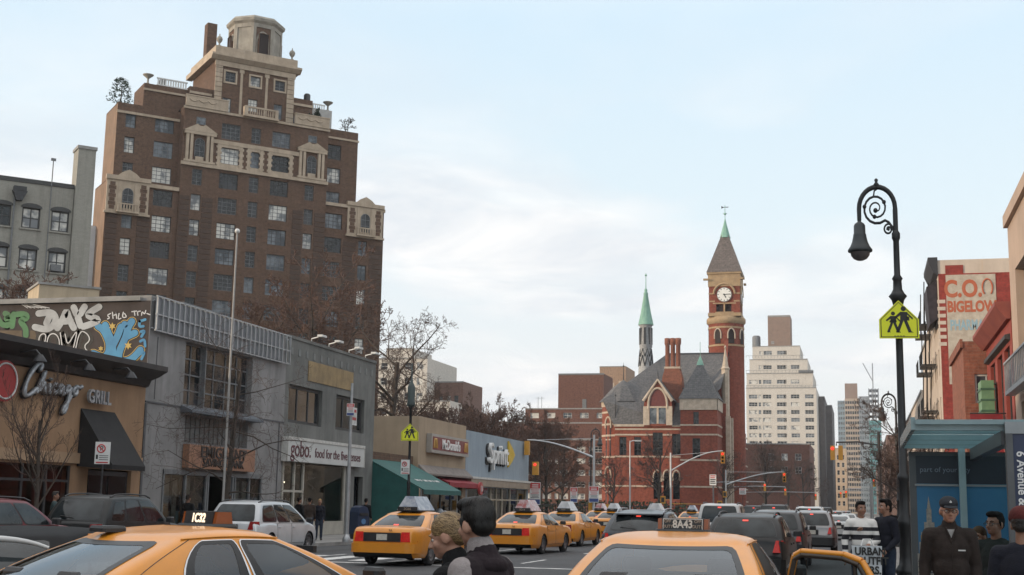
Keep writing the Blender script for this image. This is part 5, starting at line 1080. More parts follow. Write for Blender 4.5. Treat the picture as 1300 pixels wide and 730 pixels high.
# hedge and fence before the courthouse garden
b = MB(); rn = random.Random(9)
for k in range(2600):
    x = rn.uniform(-54, -19.5); y = 118+rn.uniform(0, 3)+(x+54)*.9; z = rn.uniform(.2, 2.3)
    d = Vector((rn.gauss(0, 1), rn.gauss(0, 1), rn.gauss(0, 1))).normalized()*.28; e = d.orthogonal().normalized()*.14; c = Vector((x, y, z)); b.poly([c-e, c+d, c+e, c-d*.6])
tag(b.build('hedge', mat('hedge_leaf', (.022, .035, .018), (.035, .04, .02), 2, .9)), 'dark hedge mass along the garden fence before the courthouse', 'hedge', kind='stuff')
fn = empty('garden_fence', 'black iron railing fence around the courthouse garden', 'fence'); b = MB()
for k in range(150):
    t = k/149; x = -54+34*t; y = 116.5+30.5*t; b.box(x-.03, x+.03, y-.03, y+.03, .13, 2.0)
b.tube([(-54, 116.5, 1.8), (-20, 147, 1.8)], .05, 4); b.tube([(-54, 116.5, .4), (-20, 147, .4)], .05, 4); b.build('railing', black_iron, fn)

# ------------------------------------------------------------------ lamp posts
lamp_glass = mat('lamp_glass', (.10, .085, .08), (.07, .06, .06), 3, .15, coord='Object')
def crook_lamp(label, loc, rz=0.0):
    o = empty('street_lamp', label, 'street lamp', loc, rz)
    b = MB(); b.lathe([(.26, 0), (.26, .12), (.22, .18), (.21, .62), (.25, .68), (.25, .74), (.17, .84), (.15, 1.0), (.15, 1.55), (.19, 1.6), (.19, 1.68), (.12, 1.8), (.115, 2.45), (.15, 2.5), (.15, 2.56), (.1, 2.62), (.085, 5.0), (.085, 5.55), (.13, 5.6), (.1, 5.7), (.1, 5.95), (.12, 5.98), (.15, 6.08), (.22, 6.16), (.16, 6.22), (.11, 6.3), (.1, 6.48), (.13, 6.52), (.075, 6.6), (.07, 7.3), (.1, 7.36), (.1, 7.46), (.06, 7.52)], n=14)
    for k in range(8): a = k*math.pi/4; b.box(.2*math.cos(a)-.025, .2*math.cos(a)+.025, .2*math.sin(a)-.025, .2*math.sin(a)+.025, .18, .62)
    b.build('post', black_iron, o)
    b = MB(); rr = .43; cx = -rr
    b.tube([(0, 0, 7.4), (0, 0, 7.95)]+[(cx+rr*math.cos(t*math.pi/14), 0, 8.0+rr*1.05*math.sin(t*math.pi/14)) for t in range(15)]+[(-2*rr, 0, 7.75)], [.06]*2+[.055]*15+[.05], 8)
    b.lathe([(.05, 0), (.08, .04), (.03, .1), (.05, .15), (.001, .19)], (cx, 0, 8.0+rr*1.05), 8)
    c0 = Vector((-.45, 0, 8.0)); sp = [(c0.x+.33*(1-.86*t/34)*math.cos(-.9-t*.40), 0, c0.z+.33*(1-.86*t/34)*math.sin(-.9-t*.40)) for t in range(35)]
    b.tube([(-.03, 0, 7.46), (-.08, 0, 7.60), (-.16, 0, 7.70)]+sp, [.03]*3+[.032-.0005*t for t in range(35)], 6); b.ball(sp[-1], .055, 5)
    b.tube([(-.17+.12*(1-.8*t/20)*math.cos(1.2+t*.45), 0, 7.55+.12*(1-.8*t/20)*math.sin(1.2+t*.45)) for t in range(20)], .024, 6); b.ball((-.17, 0, 7.55), .035, 4)
    for t in (6, 12, 18): b.ball(sp[t], .05, 4)
    b.tube([sp[9], (sp[9][0]+.02, 0, sp[9][2]+.12), (sp[9][0]+.09, 0, sp[9][2]+.16)], .02, 5)
    b.build('crook_arm', black_iron, o)
    b = MB(); b.lathe([(.03, 7.8), (.05, 7.72), (.12, 7.66), (.145, 7.6), (.15, 7.35), (.165, 7.33), (.165, 7.29), (.2, 7.1), (.25, 6.96), (.31, 6.86), (.31, 6.80), (.25, 6.77)], (-2*rr, 0, .0), 16); LT = Matrix.Translation((-2*rr, 0, 7.75)) @ Matrix.Diagonal((.95, .95, .68, 1)) @ Matrix.Translation((2*rr, 0, -7.75)); b.v = [LT @ p for p in b.v]; f = b.build('lantern', mat('lantern_grey', (.045, .05, .052), (.035, .04, .042), 3, .5, metal=.3, coord='Object'), o)
    b = MB(); b.lathe([(.25, 6.78), (.235, 6.68), (.17, 6.58), (.08, 6.53), (.001, 6.515)], (-2*rr, 0, 0), 16); b.v = [LT @ p for p in b.v]; b.build('lens', lamp_glass, f)
    return o
L1 = crook_lamp('tall black crook lamp post carrying the yellow school crossing sign', (.66, 22.9, .13), 0)
L1.scale = (.70, .70, .845)
L2 = place(copy_tree(L1), (1.55, 62.5, .13), 0, 'distant black crook lamp post beside the leaning bare tree'); L2.scale = (.72, .72, .82)
L3 = place(copy_tree(L1), (-21.6, 106.0, .13), math.pi, 'crook lamp post at the far left corner near the garden trees'); L3.scale = (.85, .85, .93)
o = empty('street_lamp', 'dark lamp post with lantern cap carrying a small yellow crossing sign', 'street lamp', (-20.3, 57.5, .13), 0); o.scale = (.72, .72, 1)
b = MB(); b.lathe([(.24, 0), (.24, .15), (.2, .2), (.19, .7), (.22, .78), (.13, .95), (.11, 2.4), (.14, 2.5), (.09, 2.6), (.085, 5.9), (.13, 5.95), (.1, 6.05)], n=10); b.build('post', black_iron, o)
b = MB(); b.lathe([(.1, 6.0), (.27, 6.05), (.29, 6.15), (.24, 6.3), (.26, 6.9), (.18, 7.05), (.1, 7.15), (.05, 7.4), (.05, 8.0), (.001, 8.1)], n=10); b.build('lantern', mat('lantern_green', (.05, .07, .068), (.04, .055, .055), 3, .6, coord='Object'), o)
# school crossing signs (hang on the posts)
syel = mat('fluorescent_yellow_green', (.72, .74, .02), (.66, .69, .02), 2, .55, coord='Object')
def school_sign(label, loc, s=1.0, rz=0.0):
    o = empty('school_crossing_sign', label, 'sign', loc, rz); o.scale = (s, s, s)
    out = [(-.38, -.38), (.38, -.38), (.38, .0), (0, .38), (-.38, .0)]
    b = MB(); b.prism(out, -.012, .0, 'y', 0); b.build('panel', syel, o)
    b = MB(); ins = [(x*.93, z*.93-.004) for x, z in out]; n = 5; e = [(x*.885, z*.885-.006) for x, z in out]
    for i in range(n):
        j = (i+1) % n; b.poly([(ins[i][0], -.0145, ins[i][1]), (ins[j][0], -.0145, ins[j][1]), (e[j][0], -.0145, e[j][1]), (e[i][0], -.0145, e[i][1])])
    ik = mat('sign_ink', (.02, .02, .018), None, 2, .6)
    def fig(px, k):
        P = lambda x, z: (px+x*k, z*k-.24)
        S = lambda pts: b.poly([(P(*p)[0], -.0155, P(*p)[1]) for p in pts])
        b.poly([(px+.042*k*math.cos(t*.524), -.0155, .375*k-.24+.042*k*math.sin(t*.524)) for t in range(12)])
        S([(-.055, .18), (.055, .18), (.065, .32), (-.05, .325)]); S([(-.05, .18), (0, .18), (-.07, 0), (-.125, 0)]); S([(.0, .18), (.055, .18), (.12, 0), (.065, 0)]); S([(.05, .32), (.065, .27), (.14, .19), (.15, .22)]); S([(-.05, .325), (-.04, .27), (-.13, .21), (-.15, .235)]); S([(-.125, 0), (-.07, 0), (-.05, -.02), (-.12, -.02)]); S([(.065, 0), (.12, 0), (.155, -.02), (.07, -.02)])
    fig(.09, 1.2); fig(-.11, .95); b.poly([(.14, -.0155, .06), (.2, -.0155, .05), (.2, -.0155, -.03), (.13, -.0155, -.02)]); b.poly([(-.19, -.0155, -.06), (-.04, -.0155, -.06), (-.05, -.0155, -.01), (-.16, -.0155, -.01)])
    for k in range(4): b.box(-.1+k*.055, -.06+k*.055, -.0155, -.0125, -.335, -.325)
    b.build('symbol', ik, o)
    return o
school_sign('large yellow pentagon school crossing sign on the tall black lamp post', (.66, 22.78, 4.92), .86, R(6))
school_sign('small yellow pentagon crossing sign on the left dark lamp post', (-20.25, 57.3, 4.95), 1.05, R(20))
def plate_sign(label, loc, w, h, kind, rz=0.0, name='parking_sign', cat='sign'):
    o = empty(name, label, cat, loc, rz); b = MB(); b.box(-w/2, w/2, -.01, .01, -h/2, h/2)
    b.build('plate', mat('plate_white', (.66, .66, .65), (.6, .6, .59), 2, .5, coord='Object'), o); b = MB(); rd = mat('sign_red5', (.5, .04, .04), None, 2, .5); ik = mat('sign_ink', (.02, .02, .018))
    if kind == 'nopark':
        r = w*.26; b.tube([(-w*.1+r*math.cos(t*math.pi/10), -.014, h*.2+r*math.sin(t*math.pi/10)) for t in range(21)], w*.045, 5, 0); b.tube([(-w*.1-r*.7, -.014, h*.2+r*.7), (-w*.1+r*.7, -.014, h*.2-r*.7)], w*.04, 5, 0)
        b.box(-w*.16, -w*.11, -.013, -.0105, h*.1, h*.3, 1); b.box(-w*.1, w*.0, -.013, -.0105, h*.26, h*.30, 1); b.box(-w*.1, w*.0, -.013, -.0105, h*.18, h*.21, 1); b.box(-.02*w, w*.03, -.013, -.0105, h*.19, h*.29, 1)
        b.box(-w*.42, -w*.28, -.013, -.0105, -h*.28, -h*.08, 1)
        for k in range(3): b.box(-w*.2, w*.4, -.013, -.0105, -h*.14-k*h*.09, -h*.11-k*h*.09, 1)
        b.box(-w*.4, w*.4, -.013, -.0105, -h*.46, -h*.40, 0)
    elif kind == 'red':
        b.box(-w*.46, w*.46, -.013, -.0105, h*.22, h*.47, 0); b.box(-w*.46, w*.46, -.013, -.0105, -h*.47, -h*.26, 2)
        for k in range(7): b.box(-w*(.4-.06*(k % 3)), w*(.38-.05*(k % 2)), -.013, -.0105, h*(.17-k*.058)-h*.014, h*(.17-k*.058)+h*.008, 0 if k < 4 else 1)
        for k in range(2): b.box(-w*.3, w*.3, -.015, -.0132, h*(.38-k*.09)-h*.02, h*(.38-k*.09)+h*.02, 3)
    else:
        for k in range(5): b.box(-w*.4, w*(.4-.1*(k % 2)), -.013, -.0105, h*(.38-k*.17)-h*.05, h*(.38-k*.17)+h*.04, 0 if k < 2 or kind == 'red' else 1)
    b.build('markings', [rd, ik, mat('sign_blue', (.04, .07, .22), None, 2, .5), mat('plate_white', (.66, .66, .65))], o); return o
def simple_pole(name, label, loc, h, r, m=steel, cat='pole', base=True):
    o = empty(name, label, cat, loc); b = MB(); b.tube([(0, 0, 0), (0, 0, h*.5), (0, 0, h)], [r, r*.85, r*.6], 10); b.build('shaft', m, o)
    if base: b = MB(); b.lathe([(r*2, 0), (r*2, .12), (r*1.3, .25), (r, .3)], n=10); b.build('base', m, o)
    return o
p = simple_pole('flagpole', 'slim pale flagpole rising in front of the bank', (-20.45, 39.6, .13), 10.6, .046, mat('pole_grey', (.33, .32, .31), (.24, .23, .22), 2, .5, coord='Object')); b = MB(); b.ball((0, 0, 10.65), .09, 6); b.build('finial', white_metal, p)
p = simple_pole('light_pole', 'grey metal pole in front of the food shop door', (-20.0, 49.4, .13), 6.35, .085)
plate_sign('white notice with red lines on the grey pole by food shop', (-19.98, 49.27, 5.4), .3, .5, 'red', R(15))
p = simple_pole('sign_pole', 'thin pole of the parking sign by the tan grill', (-20.7, 32.75, .13), 3.2, .035, dark_metal, base=False); plate_sign('no parking sign by the black awning of the tan grill', (-20.7, 32.7, 2.95), .42, .62, 'nopark', R(18))
plate_sign('no parking sign on the dark lamp post by green awning', (-20.42, 57.3, 3.35), .40, .66, 'nopark', R(16))
# signal poles
def signal(label, loc, h, arm, rise, rz=0.0, sig_end=True, boxes=(), ped=True):
    o = empty('traffic_signal_pole', label, 'traffic light', loc, rz)
    b = MB(); b.tube([(0, 0, 0), (0, 0, h)], [.11, .08], 10); b.lathe([(.2, 0), (.2, .5), (.12, .7)], n=8); b.build('pole', mat('silver_pole', (.50, .51, .52), (.42, .43, .44), 3, .45, metal=.4, coord='Object'), o)
    if arm:
        b = MB(); b.tube([(arm*t/10, 0, h-1.7+rise*math.sin(t/10*math.pi/2)) for t in range(11)], [.075-.003*t for t in range(11)], 8); b.tube([(0, 0, h-.25), (arm*.93, 0, h-1.7+rise*.98)], .018, 4); b.build('mast_arm', mat('silver_pole', (.5, .51, .52)), o)
        z = h-1.7+rise
        s = MB(); s.box(arm-.18, arm+.18, -.2, .2, z-1.15, z-.1, 0)
        for k in range(3): s.tube([(arm, -.2, z-.28-k*.33), (arm, -.42, z-.28-k*.33)], .13, 8, 0, caps=False); 
        hd = s.build('signal_head', mat('signal_yellow', (.55, .27, .03), (.48, .23, .03), 2, .5, coord='Object'), o)
        for k, (nm, m) in enumerate((('red_lens', mat('red_light', (.6, .03, .02), None, 2, .3, emit=(1, .05, .03), estr=1.1)), ('amber_lens', mat('amber_off', (.08, .04, .01), None, 2, .2)), ('green_lens', mat('green_off', (.01, .05, .03), None, 2, .2)))):
            q = MB(); q.lathe([(.001, -.24), (.1, -.235), (.12, -.2)], (arm, 0, z-.28-k*.33), 10, 0, True, ax='y'); q.build(nm, m, hd)
    for (x, z, lit) in boxes:
        s = MB(); s.box(x-.22, x+.22, -.38, -.1, z-.35, z+.35, 0); s.box(x-.15, x+.15, -.40, -.381, z-.22, z+.22, 1); s.tube([(x, -.1, z), (0, 0, z)], .03, 4, 0); s.build('pedestrian_signal', [mat('signal_yellow', (.55, .27, .03)), mat('red_light', (.6, .03, .02)) if lit else mat('signal_dark', (.03, .03, .03))], o)
    return o
signal('silver signal pole with curved arm before the courthouse front', (-17.5, 123.5, .13), 6.7, 4.9, 1.9, 0, boxes=((-.7, 2.3, 0), (4.6, 1.95, 0)))
signal('second silver signal pole with arm at the courthouse corner', (-15.2, 152, .13), 6.0, 6.6, 1.5, 0, boxes=((-.1, 3.2, 0),))
signal('silver signal pole with arm reaching left by the garden trees', (-19.5, 96.8, .13), 6.9, 5.2, 1.3, math.pi, boxes=((.2, 1.5, 0), (-.9, 1.4, 0)))
plate_sign('red and white sign on the silver pole by garden trees', (-19.45, 96.6, 2.6), .75, 1.2, 'red', 0)
plate_sign('tall red and white parking sign at the garden corner', (-24.2, 97.5, 2.6), .85, 1.7, 'red', 0); simple_pole('sign_pole', 'short pole of the tall parking sign at the garden corner', (-24.2, 97.55, .13), 4.2, .05, dark_metal, base=False)
q = MB(); q.box(-.22, .22, -.2, .2, -.5, .5, 0); q.lathe([(.001, -.23), (.12, -.21)], (0, 0, .28), 10, 1, True, ax='y'); t_ = q.build('traffic_signal', [mat('signal_yellow', (.55, .27, .03)), mat('red_light', (.6, .03, .02))]); t_.location = (-24.2, 97.55, 4.5); tag(t_, 'orange signal on top of the tall parking sign post', 'traffic light')
plate_sign('black and white sign in front of courthouse windows', (-13.6, 124, 4.35), .62, 1.0, 'blk', 0); simple_pole('sign_pole', 'thin dark pole of the black and white sign', (-13.6, 124.05, .13), 5.0, .04, dark_metal, base=False)
plate_sign('small white sign at the right courthouse corner', (-13.3, 152, 3.7), .75, .7, 'blk', 0); simple_pole('sign_pole', 'thin dark pole of the small white corner sign', (-13.3, 152.05, .13), 4.1, .04, dark_metal, base=False)
plate_sign('white street notice half hidden among the garden trees', (-21.5, 99.0, 2.55), .55, 1.15, 'red', 0); simple_pole('sign_pole', 'thin pole of the notice among the garden trees', (-21.5, 99.05, .13), 3.2, .04, dark_metal, base=False)
p = simple_pole('light_pole', 'slim tall silver pole with short arm before the courthouse', (-20.6, 119, .13), 7.6, .08, mat('silver_pole', (.5, .51, .52))); b = MB(); b.tube([(0, 0, 7.5), (.25, 0, 7.6), (.75, 0, 7.6)], .05, 6); b.box(.45, 1.05, -.12, .12, 7.53, 7.66); b.build('arm', mat('silver_pole', (.5, .51, .52)), p)
# far signals along the avenue
for i, (x, y, z) in enumerate(((-1.9, 104, 6.1), (-13.5, 190, 4.8), (-11.5, 205, 4.4), (-4.0, 250, 4.6), (-2.5, 205, 4.2), (1.5, 190, 5.6), (-8.0, 235, 4.0), (3.0, 240, 4.6))):
    o = empty('hanging_signal', 'red traffic light hanging above the avenue in the distance' if i else 'orange traffic signal pair hanging over the right lanes', 'traffic light', (x, y, z), 0, 'distant red traffic lights' if i else None)
    k = .85 if i == 0 else .8; b = MB()
    for dx in ((-.3, .3) if i == 0 else (0,)): b.box(dx-.2*k, dx+.2*k, -.2, .2, -.65*k, .65*k)
    b.build('housing', mat('signal_yellow', (.55, .27, .03)), o)
    b = MB(); b.lathe([(.001, -.26), (.16*k, -.22)], (0 if i else -.3, 0, .38*k), 10, 0, True, ax='y'); b.build('red_lens', mat('red_light', (.6, .03, .02)), o)
    ex = KR+.9 if x > -7 else KL-.5; s = 1 if x > -7 else -1
    b = MB(); b.tube([(0, 0, .65*k), (0, 0, .95*k), ((ex-x)*.5, 0, 1.0*k), (ex-x, 0, .6)], .07, 6); b.tube([(ex-x, 0, 1.6), (ex-x, 0, .13-z)], .11, 8); b.build('support', steel if i else dark_metal, o)
# bus stop shelter on the right pavement
sh = empty('bus_shelter', 'glass bus shelter with metal roof, blue city poster and stop name panel', 'bus shelter', (0, 0, 0))
alu = mat('shelter_metal', (.30, .32, .33), (.24, .26, .27), 3, .4, metal=.5, coord='Object'); alu_d = mat('shelter_dark', (.10, .105, .11), (.08, .085, .09), 3, .45, metal=.3, coord='Object')
m, t, b = newmat('canopy_glass'); t.nodes.remove(b); tr_ = N(t, 'BsdfTransparent', {0: (.62, .80, .82, 1)}); tl_ = N(t, 'BsdfTranslucent', {0: (.34, .50, .53, 1)})
t.links.new(N(t, 'MixShader', {0: .55, 1: tr_.outputs[0], 2: tl_.outputs[0]}).outputs[0], [n for n in t.nodes if n.type == 'OUTPUT_MATERIAL'][0].inputs[0]); canopy = m
b = MB(); b.poly([(.46, 13.1, 2.54), (2.25, 13.1, 2.58), (2.25, 16.95, 2.58), (.46, 16.95, 2.54)])
q = MB()
for y in (13.14, 13.75, 14.9, 15.95, 16.9): q.box(.5, 2.25, y-.03, y+.03, 2.475, 2.532)
q.box(.46, .5, 13.1, 16.95, 2.48, 2.6); q.box(.5, 2.25, 13.06, 13.10, 2.53, 2.575); q.box(.5, 2.25, 16.951, 17.0, 2.48, 2.6); r_ = q.build('roof', mat('edge_glass', (.22, .31, .33), (.17, .25, .27), 2, .25), sh); b.build('roof_glass', canopy, r_)
q = MB(); q.box(1.27, 1.37, 13.12, 16.9, 2.34, 2.47); q.build('side_beam', alu_d, sh)
for x, y in ((1.17, 16.85), (2.0, 16.85), (2.0, 13.2), (2.0, 15.0)): q = MB(); q.box(x-.04, x+.04, y-.04, y+.04, .13, 2.475); q.build('post', mat('post_teal', (.30, .40, .42), (.25, .34, .36), 3, .3, metal=.3, coord='Object'), sh)
b = MB(); b.box(.56, 1.80, 17.02, 17.18, .30, 2.44, 0); b.build('ad_frame', alu_d, sh)
b = MB(); b.poly([(.64, 17.016, .36), (1.74, 17.016, .36), (1.74, 17.016, 2.39), (.64, 17.016, 2.39)], 0)
poster = mat('poster_blue', (.022, .12, .25), (.035, .17, .31), .9, .45, coord='Object')
ps = b.build('poster', poster, sh)
b = MB(); b.poly([(.64, 17.012, 2.05), (1.74, 17.012, 2.05), (1.74, 17.012, 2.39), (.64, 17.012, 2.39)], 0); b.box(.62, 1.76, 17.0, 17.013, 2.02, 2.045, 1); b.build('poster_header', [mat('poster_dark', (.02, .026, .04), None, 2, .4), alu], ps)
b = MB(); cx = .775; stone = mat('poster_stone', (.34, .30, .25), (.2, .19, .18), 30, .6, coord='Object')
for z0, z1, w in ((.4, 1.2, .15), (1.2, 1.34, .125), (1.34, 1.46, .10), (1.46, 1.58, .06), (1.58, 1.74, .03)): b.box(cx-w, cx+w, 17.008, 17.014, z0, z1, 0)
b.poly([(cx-.022, 17.01, 1.74), (cx+.022, 17.01, 1.74), (cx, 17.01, 1.90)], 0); b.box(cx-.105, cx+.105, 17.006, 17.009, 1.35, 1.42, 1); b.box(cx-.065, cx+.065, 17.006, 17.009, 1.46, 1.50, 1)
for k in range(11): b.box(cx-.145, cx+.145, 17.0055, 17.0075, .45+k*.065, .465+k*.065, 2)
b.build('poster_drawing', [stone, mat('poster_gold', (.36, .23, .08), None, 2, .6), mat('poster_dark', (.02, .026, .04))], ps)
pp = mat('poster_pale', (.20, .24, .30), None, 2, .5)
text('poster_lettering', 'part of your city', .09, wallM(.98, 17.007, 2.22), pp, ps, ext=.001); text('poster_lettering', 'New York City', .07, wallM(1.42, 17.008, 1.30), pp, ps, ext=.001); text('poster_lettering', 'celebrate it', .075, wallM(1.42, 17.008, 1.20), pp, ps, ext=.001); text('poster_lettering', 'everywhere', .06, wallM(1.42, 17.008, 1.11), pp, ps, ext=.001)
b = MB(); b.poly([(2.05, 13.2, .4), (2.05, 16.8, .4), (2.05, 16.8, 2.5), (2.05, 13.2, 2.5)]); b.build('glass_wall', shelter_glass, sh)
b = MB()
for k in range(15): b.box(2.035, 2.055, 13.4+k*.24, 13.43+k*.24, 1.52, 1.55)
b.build('glass_dots', white_metal, sh)
b = MB(); b.box(1.45, 1.95, 13.5, 16.6, .60, .66); b.box(1.6, 1.7, 13.6, 13.7, .13, .6); b.box(1.6, 1.7, 16.2, 16.3, .13, .6); b.build('bench', alu, sh)
b = MB(); b.box(1.30, 2.30, 13.0, 13.055, 2.44, 2.55, 0); b.box(1.30, 1.36, 12.98, 13.10, .13, 2.44, 1); b.box(2.28, 2.34, 12.98, 13.10, .13, 2.44, 1); np_ = b.build('name_panel_frame', [alu, alu_d], sh)
b = MB(); b.poly([(1.36, 13.02, .3), (2.28, 13.02, .3), (2.28, 13.02, 2.44), (1.36, 13.02, 2.44)]); b.build('name_panel', mat('panel_navy', (.022, .032, .075), (.03, .042, .09), 1, .4, coord='Object'), np_)
text('panel_lettering', '6 Avenue & Waverly Pl', .105, Matrix.Translation((1.425, 13.012, 1.78)) @ Matrix.Rotation(R(90), 4, 'X') @ Matrix.Rotation(R(-90), 4, 'Z'), mat('letter_white', (.75, .75, .74)), np_, ext=.002, off=.002, sx=1.0)
q = MB(); q.box(-.35, .35, -.08, .08, -.22, .22, 0); q.box(-.3, .3, -.085, -.081, -.17, .17, 1); t_ = q.build('shop_light_sign', [dark_metal, mat('green_neon', (.03, .35, .12), None, 2, .4, emit=(.08, .8, .3), estr=.7)]); t_.location = (4.4, 40.5, 4.0); tag(t_, 'small green lit sign on the right shopfronts seen over the shelter', 'sign')
# bins, boxes on the left pavement
o = empty('mail_box', 'dark blue rounded mail box before the food shop window', 'mail box', (-21.3, 54.0, .13), R(60)); b = MB(); b.prism([(-.3, .2), (.3, .2), (.3, 1.15), (.21, 1.35), (0, 1.43), (-.21, 1.35), (-.3, 1.15)], -.3, .3, 'y'); b.build('body', mat('mail_blue', (.02, .035, .075), None, 2, .45, coord='Object'), o); b = MB(); b.box(-.22, .22, -.35, -.303, 1.0, 1.12); b.lathe([(.001, -.32), (.12, -.32), (.12, -.3)], (0, 0, .75), 12, 1, False, ax='y'); b.build('flap', [dark_metal, mat('mail_emblem', (.10, .22, .42), None, 2, .5)], o)
for x in (-.25, .25): q = MB(); q.box(x-.05, x+.05, -.25, .25, 0, .2); q.build('foot', dark_metal, o)
o = empty('wayfinding_board', 'dark notice boards and pale van side at the far right kerb', 'sign', (1.6, 47, .13)) if False else None
# ------------------------------------------------------------------ vehicles (local x forward, y left)
def paint(name, c, flake=0.0, rough=.38, coat=.45, spec=.5):
    if name in _mats: return _mats[name]
    m, t, b = newmat(name); co = N(t, 'TexCoord').outputs['Object']
    nz = N(t, 'TexNoise', {'Vector': co, 'Scale': 2.5, 'Detail': 8.0, 'Roughness': .7})
    col = mixc(t, ramp(t, nz.outputs[0], [(.4, (0, 0, 0)), (.75, (1, 1, 1))]), c, tuple(x*.80+.012 for x in c))
    setc(b, 'Base Color', col); setc(b, 'Roughness', rough); setc(b, 'Metallic', flake); setc(b, 'Coat Weight', coat); setc(b, 'Specular IOR Level', spec)
    cr = ramp(t, nz.outputs[0], [(.3, (.03, .03, .03)), (.8, (.16, .16, .16))]); setc(b, 'Coat Roughness', cr)
    return m
cab_yellow = paint('taxi_yellow', (.66, .245, .012))
tyre_m = mat('tyre', (.018, .018, .019), (.03, .03, .031), 12, .85, coord='Object')
rim_m = mat('rim', (.32, .32, .33), (.2, .2, .21), 5, .35, metal=.7, coord='Object')
carbl = mat('car_black_trim', (.014, .014, .015), (.02, .02, .021), 5, .45, coord='Object')
def _carwin():
    m, t, b = newmat('car_window'); co = N(t, 'TexCoord').outputs['Object']
    nz = N(t, 'TexNoise', {'Vector': co, 'Scale': 1.7, 'Detail': 3.0})
    setc(b, 'Base Color', ramp(t, nz.outputs[0], [(.4, (.010, .012, .013)), (.65, (.035, .042, .045))])); setc(b, 'Roughness', .035); setc(b, 'Specular IOR Level', .32)
    return m
carwin = _carwin()
chrome = mat('chrome', (.55, .55, .56), (.45, .45, .46), 5, .15, metal=1.0, coord='Object')
tail_m = mat('tail_lamp', (.26, .012, .012), (.2, .01, .01), 5, .15, coord='Object', coat=.5)
tail_lit = mat('tail_lamp_lit', (.35, .012, .012), (.16, .006, .006), 14, .2, coord='Object', emit=(1, .045, .03), estr=.14)
stop_lit = mat('stop_lamp_lit', (.5, .03, .02), None, 5, .2, coord='Object', emit=(1, .08, .05), estr=1.0)
lamp_w = mat('head_lamp', (.5, .5, .5), (.4, .4, .42), 5, .1, coord='Object', coat=.6)
amber = mat('amber_lamp', (.26, .075, .02), None, 5, .2, coord='Object')
plate_m = mat('number_plate', (.55, .53, .48), (.45, .42, .36), 20, .5, coord='Object')
def ip(x, pts):
    if x <= pts[0][0]: return pts[0][1]
    for (a, b_), (c, d) in zip(pts, pts[1:]):
        if x <= c: return b_+(d-b_)*(x-a)/(c-a)
    return pts[-1][1]
def wheel_meshes(r):
    t = MB(); t.lathe([(r*.62, -.09), (r*.86, -.105), (r*.97, -.09), (r, -.055), (r, .055), (r*.97, .09), (r*.86, .105), (r*.62, .09)], n=28, ax='y')
    q = MB(); q.lathe([(.001, .05), (r*.16, .055), (r*.2, .085), (r*.45, .04), (r*.56, .075), (r*.64, .085), (r*.64, -.085), (r*.5, -.05), (.001, -.05)], n=24, ax='y')
    for k in range(7):
        a = k*2*math.pi/7; q.lathe([(.001, .064), (r*.09, .064)], (r*.36*math.cos(a), 0, r*.36*math.sin(a)), 8, 1, False, ax='y')
    return t.mesh('wheel', tyre_m), q.mesh('rim', [rim_m, carbl])
_whm = {}
